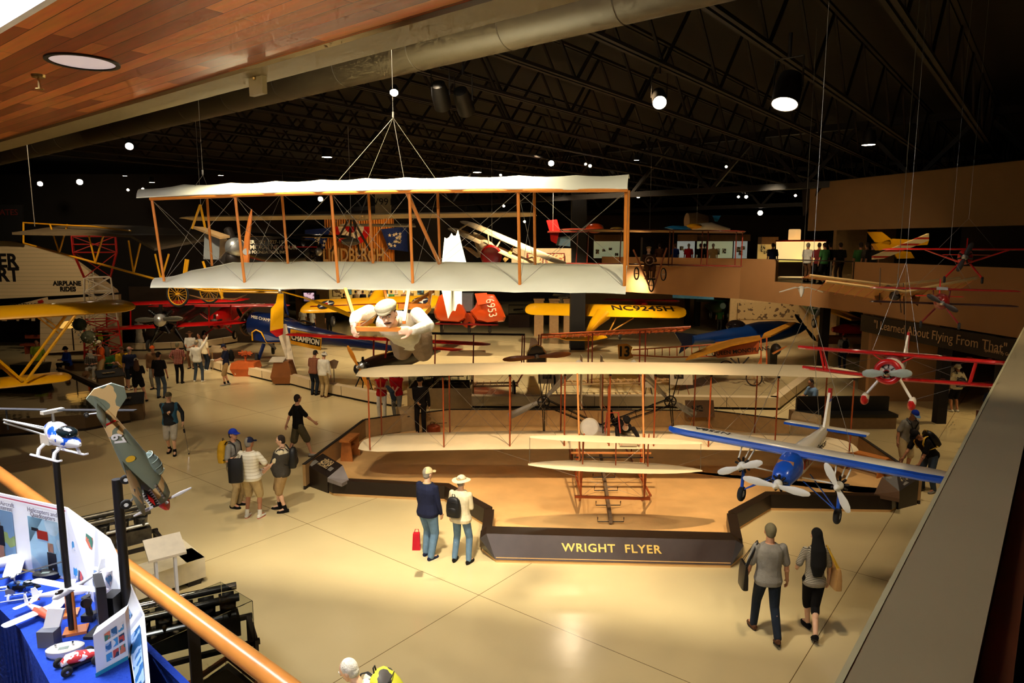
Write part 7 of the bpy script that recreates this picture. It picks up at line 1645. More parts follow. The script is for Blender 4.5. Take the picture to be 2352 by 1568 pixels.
J = person(1757,1462,176,'man walking away in a grey T-shirt and dark jeans with a black shoulder bag',1.78,P=P_(feet=((.11,.22),(-.1,-.25,.05)),hands=((.33,.06,.8),(-.3,.08,.84)),hyaw=3),top='gray',bot='dkjean',shoe='brown',hair='camo',skin=1,w=1.05,hat=None)
tote(J['pel']+J['sx']*.36+V((0,0,-.16)),V((0,0,1)),J['front'],'black shoulder bag hanging at the side of the man in grey',mat('leather_black',(20,18,16),rough=.4),w=.32,h=.38,d=.1,strap_to=J['sha']+V((0,0,.075)))
J = person(1862,1456,176,'woman walking away in a striped top and black leggings with long black hair',1.68,P=P_(feet=((-.02,.2),(.03,-.26,.07)),hands=((.2,.22,1.0),(-.24,.06,.86)),kx=.86),top='stripe',bot='black',botlen=.62,shoe='black',hair='black',long=.42,skin=0,fem=1,w=.92,hem=.03)
tote(J['pel']-J['sx']*.3+V((0,0,-.12)),V((0,0,1)),J['front'],'tan shoulder bag with yellow straps carried by the woman in the striped top',mat('bag_tan',(196,150,90),rough=.6),w=.34,h=.34,d=.12,strap_to=J['shb']+V((0,0,.06)),tm=mat('strap_yellow',(214,170,50)))

J = person(984,1281,148,'older man in a navy jacket, beige cap and blue jeans looking at the flyer',1.76,P=P_(feet=((.1,.05),(-.1,-.05)),hands=((.22,.1,.84),(-.22,.12,.86)),hyaw=-15),top='navy',slv='long',topname='jacket',collar='khaki',bot='jean',bw=1.15,shoe='navy',sole='white',hair='grey',skin=0,hat=('cap','beigecap'),w=1.08,belly=.04,g=.03)
q = F(955,1262,.62); T_ = thing('red_bag','small red bag held beside the man in the navy jacket','bag',q-V((0,0,.02))); MB().slab([q+V((-.06,-.03,0)),q+V((.08,-.03,0)),q+V((.07,-.03,.3)),q+V((-.04,-.03,.3))],(0,.08,0)).build('bag_body',mat('bag_red',(200,20,40),rough=.6),T_,smooth=False); MB().tube([q+V((-.02,0,.3)),q+V((0,0,.37)),q+V((.05,0,.37)),q+V((.06,0,.3))],.007,5).build('handle',mat('bag_red'),T_)
J = person(1060,1290,160,'person in a cream jacket, wide cream sun hat and blue jeans',1.66,P=P_(feet=((.14,-.02),(-.16,-.02)),hands=((.27,.08,.86),(-.1,.26,1.02)),hyaw=-12),top='cream',slv='long',topname='jacket',bot='jean',shoe='black',hair='grey',hat=('wide','cream'),band='khaki',skin=0,w=.98,g=.026,fem=1,hem=.03)
backpack(J,'small black sling backpack worn over the cream jacket',mat('nylon_black',(16,15,16),rough=.5),(.28,.14,.38),straps=False,name='sling_backpack',off=(.06,0,-.05))

J = person(543,1163,84,'man in a blue cap and grey shirt wearing a yellow backpack',1.8,P=P_(hands=((.16,.22,1.15),(-.16,.22,1.2)),hyaw=-10),top='gray',slv='short',bot='khaki',bw=1.2,shoe='black',hat=('cap','royal'),hair='dk',skin=1)
backpack(J,'mustard yellow backpack on the man in the blue cap',cloth('pack_mustard',(206,156,34)),(.32,.2,.5))
J = person(580,1188,172,'man in a cream polo shirt, navy cap and khaki shorts seen from behind',1.78,P=P_(feet=((.12,0),(-.16,.02)),hands=((.16,.24,1.12),(-.15,.24,1.12)),hyaw=-25,elb=((1,-.4,-.5),(-1,-.4,-.5))),top='polo',bot='khaki',botlen=.52,bw=1.25,shoe='white',sole='red',sock='white',hat=('cap','navy'),hair='grey',skin=2,w=1.1,belly=.03,hem=.04)
tote(F(545,1105,.95)+V((0,-.05,0)),V((0,0,1)),V((1,.2,0)),'black backpack hanging from the shoulder of the man in the cream polo',mat('nylon_black'),w=.3,h=.5,d=.18,strap_to=J['sha'] if False else J['shb'].lerp(J['sha'],1.0),name='backpack',cat='backpack')
J = person(652,1172,-78,'stout man in a dark vest and tan shorts holding a white cap',1.72,P=P_(feet=((.12,-.05),(-.12,.1)),hands=((.1,.34,.98),(-.1,.34,.98)),lean=-3,hpitch=8),top='cream',vest='dgray',bot='tan',botlen=.52,bw=1.3,shoe='black',sock='black',hair='dk',skin=0,w=1.22,belly=.09)
backpack(J,'black backpack with an orange tab on the man in the dark vest',mat('nylon_black'),(.3,.2,.46))
q = (J['wra']+J['wrb'])/2+J['front']*.12-V((0,0,.1)); T_ = thing('white_cap','white baseball cap held in the hands of the man in the dark vest','cap',q); MB().rings([[q+V((.09*cos(t)*k,.1*sin(t)*k,z)) for t in [2*pi*i/16 for i in range(16)]] for k,z in ((1,0),(1,.04),(.8,.085),(.3,.11))]).build('cap_crown',CLO('white'),T_); MB().slab([q+V((-.07,-.08,0)),q+V((-.05,-.17,-.01)),q+V((.05,-.17,-.01)),q+V((.07,-.08,0))],(0,0,.006)).build('visor',CLO('white'),T_,smooth=False)
J = person(688,1052,128,'man in a black printed T-shirt and olive shorts striding past',1.8,P=P_(feet=((.1,-.28,.03),(-.1,.3)),hands=((.26,-.22,.9),(-.24,.36,.98)),hyaw=10),top='black',bot='olive',botlen=.5,bw=1.15,shoe='gray',hair='dk',skin=1)
lettering('8',.3,frame3(J['neck']-J['front']*.165-V((0,0,.28)),-J['sx'] if False else J['sx']*-1),CLO('white'),J and COL.objects[-1] and None,ext=.002) if False else None

J = person(396,1042,12,'man in a dark blue-banded jacket and pale shorts walking with a stick',1.78,P=P_(feet=((.1,.12),(-.1,-.16,.03)),hands=((.34,.06,.92),(.02,.24,1.22)),hyaw=18),top='tracktop',slv='long',topname='jacket',bot='ltgray',botlen=.52,bw=1.2,shoe='black',sock='black',hair='grey',hat=('cap','olive'),skin=0,g=.032)
T_ = thing('walking_stick','shiny folded walking stick held by the man in the banded jacket','stick',V((J['wra'].x+.12,J['wra'].y,0))); a = J['wra']-V((0,.02,.03)); b = V((a.x+.14,a.y-.05,.02)); MB().bar(a+V((0,0,.06)),b,.012).build('shaft',M_chrome,T_); MB().ell(b,.02,.03,.02).build('rubber_tip',M_tyre,T_); MB().bar(a+(b-a)*.2,a+(b-a)*.32,.026).build('clamp',M_black,T_)

def pp(px,py,hd,lb,H=1.75,P=None,**k): return person(px,py,hd,lb,H,P=P,**k)
J = pp(370,914,178,'man in a black T-shirt and grey jeans standing with a water bottle',1.8,P_(feet=((.1,0),(-.12,.05)),hands=((.27,.06,.84),(-.27,.06,.84))),top='black',bot='midjean',shoe='black',hat=('cap','black'),hair='dk',skin=2)
solo(MB().lathe([(.03,0),(.032,.12),(.012,.16),(.014,.19)],J['wrb']-V((0,0,.2)),n=12),'water_bottle',M_glass,'clear water bottle held low by the man in the black T-shirt','bottle')
pp(357,893,10,'man in an orange cap and grey shirt facing the man in black',1.8,top='ltbrown',slv='long',bot='gray',hat=('cap','orange'),hair='grey',skin=1)
pp(320,922,205,'woman in a black top and black shorts with a cream cap',1.66,P_(feet=((.12,.05),(-.26,-.1)),hands=((.1,.2,1.2),(-.12,.22,1.2))),top='black',bot='black',botlen=.3,bw=1.2,shoe='black',hat=('cap','cream'),hair='brown',long=.2,skin=1,fem=1)
pp(286,890,30,'man in a yellow shirt and checked shorts looking down',1.74,P_(hands=((.1,.26,1.0),(-.1,.26,1.0)),hpitch=20),top='mustard',bot='check',botlen=.5,bw=1.2,shoe='dgray',hat=('cap','brown'),hair='dk',skin=1)
pp(303,896,200,'man in a navy shirt and pink cap beside the woman in black',1.78,P_(hyaw=-40),top='navy',bot='dkjean',botlen=.5,shoe='white',hat=('cap','pink'),hair='grey',skin=1)
J = pp(237,874,-40,'man in an orange T-shirt with a grey backpack reading a sheet',1.78,P_(hands=((.1,.3,1.15),(-.1,.3,1.15)),hpitch=15),top='orange',bot='tan',botlen=.55,bw=1.2,shoe='black',hat=('cap','cream'),hair='grey',skin=1)
backpack(J,'grey and yellow backpack on the man in orange',CLO('dgray'),(.3,.2,.45))
solo(MB().slab([J['wra']+J['front']*.1+V((-.1,0,-.12)),J['wra']+J['front']*.1+V((.12,0,-.12)),J['wra']+J['front']*.18+V((.12,0,.12)),J['wra']+J['front']*.18+V((-.1,0,.12))],(0,.004,0)),'paper_sheet',CLO('white'),'white sheet held by the man in orange','paper',smooth=False)
pp(413,880,190,'man in a red plaid shirt and black trousers with a booklet under his arm',1.76,P_(hands=((.24,.1,1.0),(-.2,.2,1.0))),top='plaid',bot='black',shoe='black',hair='camo',skin=1)
pp(456,877,175,'man in a white long-sleeved shirt pointing up at the airplanes',1.82,P_(feet=((.16,0),(-.18,0)),hands=((.27,.06,.88),(-.42,.25,1.95)),elb=((.6,-1,-.3),(-.8,0,-.3))),top='white',slv='long',bot='midjean',shoe='white',hat=('cap','khaki'),hair='grey',skin=0)
pp(474,851,150,'woman in a pale blouse and dark jeans beside the pointing man',1.68,top='cream',bot='dkjean',shoe='white',hair='brown',fem=1,skin=1)
pp(441,846,5,'man in a brown brimmed hat and grey T-shirt looking on',1.8,P_(hands=((.1,.25,1.05),(-.1,.25,1.05))),top='ltgray',bot='brown',hat=('wide','brown'),band='black',hair='dk',skin=2)
pp(462,843,-30,'dark haired person in a white top behind the pointing man',1.66,top='ltgray',bot='dgray',hair='dk',skin=2)
J = pp(522,884,-62,'man in a navy cap and T-shirt with shorts reading a pamphlet',1.76,P_(feet=((.08,.1),(-.08,-.06)),hands=((.08,.36,1.08),(-.08,.36,1.08)),hpitch=25),top='navy',bot='tan',botlen=.55,bw=1.2,shoe='gray',sock='black',hat=('cap','navy'),hair='dk',skin=1)
backpack(J,'navy backpack on the man reading by the amber stand',CLO('black'),(.3,.2,.48))
solo(MB().slab([J['wra']+J['front']*.08+V((-.02,-.06,.02)),J['wra']+J['front']*.08+V((-.02,.1,.02)),J['wra']+J['front']*.2+V((-.02,.1,.06)),J['wra']+J['front']*.2+V((-.02,-.06,.06))],(0,0,.004)),'pamphlet',CLO('white'),'small white pamphlet held by the man in the navy cap','paper',smooth=False)
pp(722,907,165,'man in a tan plaid shirt and dark jeans leaning to look at the exhibit',1.78,P_(lean=12,hpitch=25,hands=((.16,.3,.95),(-.2,.1,.86))),top='plaidtan',bot='dkjean',shoe='black',hat=('cap','black'),hair='dk',skin=2,w=1.05)
pp(744,912,160,'man in a white shirt, white bucket hat and beige trousers',1.78,P_(lean=8,hpitch=15,hands=((.25,.1,.84),(-.26,.1,.84))),top='white',slv='long',bot='khaki',bw=1.2,shoe='brown',hat=('bucket','white'),hair='grey',skin=1,w=1.05)
pp(878,962,5,'woman in a red vest top and white trousers with folded arms',1.68,P_(hands=((-.1,.22,1.16),(.1,.24,1.13)),elb=((1,-.2,-.6),(-1,-.2,-.6)),hpitch=15),top='red',slv='none',bot='white',shoe='white',hair='brown',fem=1,skin=2)
J = pp(913,962,-5,'man in a red polo shirt looking down with a jacket over his arm',1.74,P_(hands=((-.02,.3,.95),(.0,.3,.95)),hpitch=35,lean=6),top='red',bot='gray',shoe='black',hair='white',skin=1,w=1.12)
solo(MB().tube([J['ela']+J['front']*.05+V((-.36,0,.05)),(J['wra']+J['wrb'])/2+J['front']*.05+V((-.06,0,.05)),(J['wra']+J['wrb'])/2+J['front']*.07-V((0,0,.25))],[.06,.1,.08],10,flat=(1.2,.5)),'folded_jacket',CLO('midjean'),'blue-grey jacket folded over the arm of the man in red','jacket')

b_ = F(1874,962); J = pose(b_+V((0,.25,0)),-75,1.75,pelz=.53,feet=((.1,.42),(-.1,.42)),hands=((.12,.42,.72),(-.12,.42,.72)),lean=10,hpitch=20)
figure('seated man in a light blue shirt and black trousers on the black bench',J,P_(top='ltblue',bot='black',hair='dk',skin=2,shoe='black',w=1.08))

J = pp(2072,1085,12,'man in a blue cap, grey T-shirt and tan shorts with a camera harness',1.76,P_(lean=16,hpitch=30,hands=((.3,.15,.9),(-.3,.1,.86))),top='gray',bot='khaki',botlen=.52,bw=1.25,shoe='black',hat=('cap','royal'),visor='ltblue',hair='grey',skin=2,w=1.1)
T_ = thing('camera_harness','black camera and chest harness worn by the man in the blue cap','camera',J['pel']+V((0,0,.2))); c_ = J['pel'].lerp(J['neck'],.45)+J['front']*.2; MB().cbox(c_,(.15,.1,.11)).build('camera_body',M_black,T_,smooth=False); MB().lathe([(.045,0),(.045,.1)],c_-V((0,0,.02)),J['front'],16).build('lens',M_black,T_)
for q in 'ab': MB().tube([J['sh'+q].lerp(J['neck'],.4)+V((0,0,.08)),J['sh'+q].lerp(J['neck'],.4)+J['front']*.14-V((0,0,.02)),c_],.016,6,flat=(1.4,.5)).build('strap',M_black,T_)
J = pp(2130,1128,-72,'man in a black T-shirt and grey jeans bending over with a black backpack',1.76,P_(lean=42,hpitch=55,feet=((.12,-.05),(-.1,.05)),hands=((.12,.5,.7),(-.24,.62,.72))),top='black',bot='midjean',bw=1.1,shoe='gray',hair='dk',skin=2,hat=('cap','black'))
backpack(J,'black and yellow backpack on the man bending over the text desk',mat('nylon_black'),(.32,.2,.48),trim=mat('strap_yellow'))

J = pp(2192,945,190,'person in a cream shirt and black shorts by the lit shop cabinets',1.72,P_(hands=((.15,.25,1.1),(-.25,.1,.95))),top='cream',bot='black',botlen=.48,shoe='white',hair='white',skin=2,w=1.1,hat=('bucket','cream'))
backpack(J,'black bag on the back of the person in the cream shirt',mat('nylon_black'),(.34,.16,.34),straps=True,name='back_bag',off=(.03,0,-.12))
pp(2167,928,150,'grey haired person in a pale shirt at the lit display cabinets',1.72,top='ltgray',bot='tan',botlen=.5,shoe='black',hair='grey',skin=1)
pp(2268,990,185,'seated person in navy at the edge of the lit shop',1.5,top='navy',bot='navy',hair='dk',hat=('cap','black'),skin=2)
pp(1987,838,10,'bald man in a white polo shirt and dark shorts',1.84,top='cream',bot='dgray',botlen=.5,shoe='black',hair='bald',skin=1)
J = pp(1934,850,175,'man in a red cap and grey shirt with a small backpack near the column',1.76,top='gray',bot='dkjean',hat=('cap','red'),hair='dk',skin=1); backpack(J,'small dark backpack on the man in the red cap',CLO('black'),(.26,.14,.36))

def seated(px,py,hd,lb,z=.48,**k):
    b = F(px,py); J = pose(b,hd,1.74,pelz=z,feet=((.1,.4),(-.1,.4)),hands=((.12,.35,.68),(-.12,.35,.68)),lean=6,hpitch=8); figure(lb,J,k); return J
seated(160,858,-30,'seated person in a blue jacket and dark hat on the black bench',top='blue',slv='long',bot='black',hat=('bucket','black'),hair='dk',skin=2)
seated(214,868,20,'seated older man in a patterned shirt holding a straw hat',top='check',bot='ltgray',hair='grey',skin=1,shoe='white'); solo(MB().lathe([(.17,0),(.16,.02),(.09,.03),(.08,.1),(.03,.12)],F(197,860,.42),(0,-1,.3),20),'straw_hat',CLO('ltbrown'),'straw hat resting on the knee of the seated older man','hat')
J = pp(228,832,185,'person in a lime yellow vest standing behind the bench',1.78,top='lime',bot='brown',hair='dk',skin=2); backpack(J,'dark sling pack on the person in lime yellow',CLO('black'),(.22,.12,.3))
pp(243,828,10,'person in a black cap and green shirt behind the bench',1.74,top='green',bot='dgray',hat=('cap','black'),hair='dk',skin=3)
seated(252,866,70,'seated person with dark jeans stretched out at the bench end',top='green',bot='dkjean',hair='dk',skin=2,shoe='black')
pp(92,872,20,'man in a lime yellow shirt standing beyond the black podium',1.78,top='lime',bot='dgray',hair='dk',skin=2)
pp(322,797,8,'mannequin of a woman in a long white dress and pink hat',1.68,P_(hands=((.4,.1,1.0),(-.12,.12,1.15)),hyaw=-10),top='white',slv='long',bot='white',skirt=.75,hair='brown',hat=('bucket','pink'),skin=4,shoe='white',fem=1,cat='mannequin',name='dress_mannequin')

for px,py,hd,lb,tp,bt,hr in ((697,765,180,'visitor in white beside the chrome airplane beyond the autogiro','white','khaki','white'),(719,770,150,'visitor in a white shirt walking beyond the autogiro','white','navy','dk'),(757,768,20,'visitor in black near the small wheel beyond the autogiro','black','black','dk'),(1096,745,0,'visitor in a white shirt by the glass table case','white','dgray','dk'),(1283,742,180,'dark clothed visitor beyond the yellow wing','dgray','brown','dk'),
                               (1652,760,170,'visitor in a green shirt in the shade under the mezzanine','green','dgray','dk'),(1679,764,160,'visitor in a white cap and pale shirt under the mezzanine','cream','black','white'),(1696,760,190,'visitor in a dark coat under the mezzanine','black','black','dk'),(1735,764,170,'visitor in a white top under the mezzanine','ltgray','black','dk'),(1772,742,180,'visitor in white with a black bag before the photo mural','white','dkjean','black'),(1803,764,-20,'visitor in a maroon shirt and cap under the mezzanine','maroon','brown','dk'),(1722,755,180,'visitor in brown among the crowd under the mezzanine','ltbrown','brown','dk')):
    pp(px,py,hd,lb,1.74,top=tp,bot=bt,hair=hr,skin=2)
def up_(px,Y,hd,lb,tp,bt,hr='dk',H=1.75,P=None,**k): return person(px,600,hd,lb,H,4.2,Y=Y,P=P,top=tp,bot=bt,hair=hr,skin=2,**k)
for px,Y,hd,lb,tp,bt,hr in ((1774,33.6,180,'visitor in a dark blue shirt at the mezzanine counter','navy','black','dk'),(1854,30.6,120,'stooping visitor in a pale shirt before the glowing kiosk','ltgray','brown','grey'),(1880,29.6,165,'visitor in a dark red jacket at the glass notch','maroon','black','dk'),(1893,29.4,200,'visitor in dark green beside the red jacket','green','black','dk'),(1906,29.8,190,'visitor in black in the middle of the mezzanine group','black','black','dk'),(1929,29.0,185,'tall visitor in black at the end of the glass notch','black','black','dk'),
                              (1975,27.6,170,'visitor in a green top by the upper gallery opening','green','dgray','dk'),(1990,27.4,200,'visitor in a blue cap and dark coat by the upper gallery opening','dgray','black','dk'),(2003,27.0,180,'visitor in a black coat against the lit yellow tail','black','black','dk'),
                              (1550,40.4,200,'visitor in a blue T-shirt behind the mezzanine wall','blue','khaki','brown'),(1581,40.2,180,'visitor in a red shirt behind the mezzanine wall','red','black','grey'),(1608,39.8,170,'visitor in a black coat behind the mezzanine wall','black','black','dk'),(1617,39.9,190,'second dark clothed visitor beside the black coat on the mezzanine','dgray','black','dk'),(1637,39.4,180,'visitor in a tan shirt behind the mezzanine wall','tan','brown','grey'),(1514,40.6,180,'visitor in a brown top near the pusher biplane','brown','black','dk')):
    up_(px,Y,hd,lb,tp,bt,hr)
for px,lb,tp,hr in ((817,'visitor in a tan coat before the lit picture wall','tan','dk'),(834,'visitor in a dark suit before the lit picture wall','black','dk'),(853,'dark haired visitor in black before the lit picture wall','dgray','dk'),(866,'broad visitor in a pale shirt before the lit picture wall','cream','dk'),(886,'visitor in white with pale hair before the lit picture wall','white','blond'),(899,'visitor in a green shirt before the lit picture wall','green','dk'),(790,'dark visitor at the edge of the lit picture wall','black','dk'),(928,'visitor with white hair before the lit picture wall','brown','white')):
    p = A(px,690,54.5); figure(lb,pose(V((p.x,54.5,.55 if px != 790 else .3)),180,1.75),P_(top=tp,bot='black',hair=hr,skin=2))
struct(MB().box((-14.5,53.6,0),(-5,57.9,.55)),'floor_gallery_step',M_trim)

q = F(-40,1500,4.2); J = pose(V((-2.12,2.0,3.2)),150,1.74,hands=((.2,.25,1.0),(-.27,.1,.86))); figure('person in a blue polo shirt with white sleeve trim beside the display table',J,P_(top='royal',bot='dkjean',hair='dk',skin=0,w=1.1,shoe='black'))
for q in 'b': MB().tube([J['sh'+q].lerp(J['el'+q],.72),J['sh'+q].lerp(J['el'+q],.84)],.069,12).build('sleeve_trim',CLO('white'),J and [o for o in bpy.data.objects if o.get('label','').startswith('person in a blue polo')][0])
J = pose(V((-1.30,6.35,0)),-100,1.74,lean=30,hpitch=25,hyaw=0); figure('white haired person bending forward with a lime and grey backpack',J,P_(top='white',bot='dgray',hair='white',skin=0,shoe='black'))
backpack(J,'lime yellow and grey hiking backpack at the lower edge of the floor',patchy('pack_lime',(206,204,60),(70,66,64),4,.6,.52),(.36,.26,.55))
# ================================================================ NEAR GALLERY: RAIL, DISPLAY TABLE, POLE MODELS
ZT,ZR,ZF = 4.15,4.12,3.2
M_rail = mat('oak_rail',(206,132,58),rough=.3,coat=.4,var=.12,sc=6)
r0,r1 = F(0,1088,ZR),F(650,1572,ZR); rd = (r1-r0).normalized()
t = thing('handrail','round oak handrail on dark steel posts along the gallery edge','railing',up(r1,ZF))
MB().bar(r0-rd*4,r1+rd*2.2,.043,n=20).build('rail_tube',M_rail,t)
for px,py in ((442,1415),(135,1195)):
    p = F(px,py,ZR-.03); MB().rbar(V((p.x,p.y,ZF-.4)),p,.05,.018,up=rd).build('steel_post',M_iron,t,smooth=False); MB().rbar(p-rd*.12,p+rd*.12,.03,.012).build('bracket',M_iron,t,smooth=False)

M_cl = cloth('cloth_blue',(28,84,190),.06); tt = [(-260,1250),(-60,1285),(168,1335),(288,1455),(312,1640),(150,1640),(114,1568),(47,1446),(0,1399),(-200,1270)]
tp = [F(a,b,ZT) for a,b in tt]; t = thing('display_table','table draped in blue cloth at the gallery rail','table',up(tp[3],ZF))
mb = MB(); c3 = sum(tp[2:8],V((0,0,0)))/6; n = len(tp)
top = [tp[2],tp[3],tp[4],tp[5],tp[6],tp[7],tp[8],tp[9],tp[0],tp[1]]
cc = F(120,1400,ZT)
for i in range(n):
    a,b = top[i],top[(i+1) % n]; mb.add([a,b,cc],[(0,1,2)])
mb.build('cloth_top',M_cl,t,smooth=False)
for nm,seq in (('cloth_skirt_back',(2,3,4)),('cloth_skirt_front',(9,8,7,6,5))):
    mb = MB()
    for i,j in zip(seq[:-1],seq[1:]):
        a,b = tp[i],tp[j]; K_ = 10
        for k in range(K_):
            p,q = a.lerp(b,k/K_),a.lerp(b,(k+1)/K_); o1 = V((.012*(k % 2),.012*(k % 2),0)); o2 = V((.012*((k+1) % 2),.012*((k+1) % 2),0)); mb.add([p,q,V((q.x,q.y,ZF+.02))+o2,V((p.x,p.y,ZF+.02))+o1],[(0,1,2,3)])
    mb.build(nm,M_cl,t,smooth=False)
q0,q1 = F(452,1612,3.8),F(335,1478,4.02); MB().slab([F(335,1470,4.05),F(470,1600,4.0),V((F(470,1600,4.0).x,F(470,1600,4.0).y,3.42)),V((F(335,1470,4.05).x,F(335,1470,4.05).y,3.42))],(-.02,-.02,0)).build('cloth_drop',M_cl,t,smooth=False)

M_bw = mat('board_white',(240,242,248),rough=.6,var=.02); t = thing('display_board','white folding display board with photographs of model aircraft on the blue table','board',tp[2])
nodes = [((-200,1242),(-200,1085)),((168,1335),(152,1166)),((222,1388),(250,1238)),((292,1458),(328,1412)),((320,1640),(343,1600))]
def Bp(i,v):
    b = F(*nodes[i][0],ZT); tpp = A(*nodes[i][1],b.y); return b.lerp(V((b.x,b.y,tpp.z)),v) if i < 2 else b.lerp(tpp,v)
def onb(i,u,v,off=.006):
    a,b,c_,d_ = Bp(i,0),Bp(i+1,0),Bp(i,1),Bp(i+1,1); p = a.lerp(b,u).lerp(c_.lerp(d_,u),v); n_ = (b-a).cross(c_-a).normalized(); n_ = n_ if n_.dot(V((0,0,CH))-p) > 0 else -n_; return p+n_*off
for i in range(4): MB().slab([Bp(i,0),Bp(i+1,0),Bp(i+1,1),Bp(i,1)],(.004,.006,0)).build('board_leaf',M_bw,t,smooth=False)
def pic(i,u0,u1,v0,v1,m,nm='photograph',off=.006): return MB().slab([onb(i,u0,v0,off),onb(i,u1,v0,off),onb(i,u1,v1,off),onb(i,u0,v1,off)],(0,0,.0008)).build(nm,m,t,smooth=False)
pic(0,.5,.69,.1,.78,patchy('photo_field',(190,214,140),(150,190,226),5,.5)); pic(0,.78,.95,.05,.78,patchy('photo_sky',(170,214,236),(200,226,240),3,.5)); pic(0,.2,.44,.1,.78,patchy('photo_field'))
dk = mat('print_dark',(40,40,46),rough=.6); fl = mat('print_skin',(214,160,130)); rdm = mat('print_red',(210,60,30))
for (i,u,v,s_) in ((0,.6,.42,1),(0,.9,.2,.9)):
    pic(i,u-.025*s_,u+.03*s_,v-.14,v+.14,dk,'printed_shirt',.009); pic(i,u-.015,u+.015,v+.15,v+.27,fl,'printed_face',.009)
    pic(i,u-.02,u+.022,v-.34,v-.14,fl if i == 0 and u < .7 else rdm,'printed_figure_lower',.009)
pic(0,.83,.89,.5,.62,rdm,'printed_quadcopter',.009); pic(0,.8,.84,.6,.64,dk,'printed_rotor',.009)
pic(0,.0,1.,.955,.97,mat('print_rose',(214,90,120)),'rose_line')
for k in range(14): pic(1 if k < 7 else 2,.12+.2*(k % 4),.12+.2*(k % 4)+.17,.1+.2*((k % 7)//2),.27+.2*((k % 7)//2),patchy('thumb%d' % (k % 4),((60,150,210),(200,70,60),(70,130,110),(150,180,220))[k % 4],((235,235,240),(40,60,90),(220,120,90),(40,100,160))[k % 4],22,.52),'photo_tile')
pic(3,.1,.8,.15,.85,patchy('thumb3'),'photo_tile')
bf = lambda i,u,v: frame3(onb(i,u,v,.008),(Bp(i+1,.5)-Bp(i,.5)).normalized())
M_pt = mat('print_grey',(110,104,120))
for s_,i,u,v in (('Electric R/C Aircraft',0,.6,.88),('for Every Interest',0,.6,.82),('Helicopters and',0,.87,.88),('Quadcopters',0,.87,.82)): lettering(s_,.034,bf(i,u,v),M_pt,t,ext=.0006)

def tb(px,py,z=0): return F(px,py,ZT+z)
def tthing(nm,lb,cat,px,py): return thing(nm,lb,cat,tb(px,py))
t = tthing('model_car','small red and white radio-controlled buggy on the blue cloth','model car',182,1530); c_ = tb(182,1528); Mx = pmat(c_,140)
MB(Mx).fus([(-.07,.025,.012,.01),(-.05,.03,.025,.015),(0,.04,.03,.022),(.04,.045,.02,.02),(.06,.035,.015,.01)],12).build('body_shell',patchy('buggy',(214,60,60),(236,226,226),30,.4,.48),t); MB(Mx).box((-.02,-.05,.012),(.02,.06,.022)).build('chassis',M_black,t,smooth=False)
for x in (-.045,.045):
    for y in (-.05,.055): pwheel(t,(x,y,.02),.021,.018,Mx)
def tx(px,py,lb,col,hd=0,nm='remote_transmitter'):
    t = tthing(nm,lb,'remote control',px,py); Mx = pmat(tb(px,py),hd); MB(Mx).rings([[V((.07*k*cos(a),.04*k*sin(a)+(.006*abs(cos(a))),z)) for a in [2*pi*i/18 for i in range(18)]] for k,z in ((.85,0),(1,.012),(1,.03),(.8,.038))]).build('case',col,t)
    for x in (-.03,.03): MB(Mx).bar((x,0,.036),(x,0,.052),.004).build('stick',M_chrome,t)
    MB(Mx).box((-.018,-.025,.037),(.018,-.005,.039)).build('screen',mat('lcd',(120,130,120),rough=.2),t,smooth=False)
tx(150,1503,'silver and black transmitter beside the buggy',M_silverp,20); tx(110,1328,'black transmitter beside the small helicopter on the table',M_black,10); tx(14,1292,'black transmitter with red trim in front of the printed board',M_black,-10)
t = tthing('info_box','white upright info box with nine thumbnail pictures and a blue foot','sign',255,1545); a,b = tb(222,1553),tb(296,1512); mb = MB(); h_ = V((0,0,.2)); bk = V((-.02,.06,0)); mb.slab([a,b,b+h_,a+h_*.85],bk); mb.build('box_body',M_bw,t,smooth=False)
for k in range(9):
    f0_,v0 = .35+.21*(k % 3),.2+.24*(k//3); L_ = lambda u,v: a.lerp(b,u)+h_*v*(.85+.15*u)-V((.0,.004,0)); MB().slab([L_(f0_,v0),L_(f0_+.17,v0),L_(f0_+.17,v0+.17),L_(f0_,v0+.17)],(0,-.001,0)).build('thumbnail',patchy('thumb%d' % (k % 4)),t,smooth=False)
MB().slab([a-V((0,.004,0)),b-V((0,.004,0)),b+h_*.08-V((0,.004,0)),a+h_*.08-V((0,.004,0))],(0,-.002,0)).build('blue_foot',mat('foot_blue',(40,150,190)),t,smooth=False)
t = tthing('monitor','black flat monitor seen edge-on standing on the blue cloth','monitor',240,1475); a,b = tb(232,1478),tb(222,1425); MB().slab([a,b,b+V((0,0,.22)),a+V((0,0,.25))],(.035,.01,0)).build('case',M_black,t,smooth=False); MB().slab([a+V((-.003,0,.03)),b+V((-.003,0,.03)),b+V((-.003,0,.2)),a+V((-.003,0,.22))],(.002,0,0)).build('screen',mat('screen_grey',(90,100,120),rough=.15),t,smooth=False); MB().cbox(a.lerp(b,.5)+V((.06,.02,.1)),(.05,.08,.13)).build('rear_housing',M_black,t,smooth=False); MB().cbox(a.lerp(b,.5)+V((.03,.0,.006)),(.12,.12,.012)).build('stand_foot',M_black,t,smooth=False)
t = tthing('pistol_transmitter','black pistol-grip transmitter standing beside the monitor','remote control',207,1422); c_ = tb(207,1422); MB().cbox(c_+V((0,0,.015)),(.05,.05,.03)).build('base',M_black,t); MB().tube([c_+V((0,0,.02)),c_+V((-.005,0,.08)),c_+V((-.01,0,.11))],[.014,.012,.02],10).build('grip',M_black,t); MB().lathe([(.022,0),(.022,.015)],c_+V((.0,-.012,.09)),(.4,-1,0),16).build('steering_knob',M_iron,t)
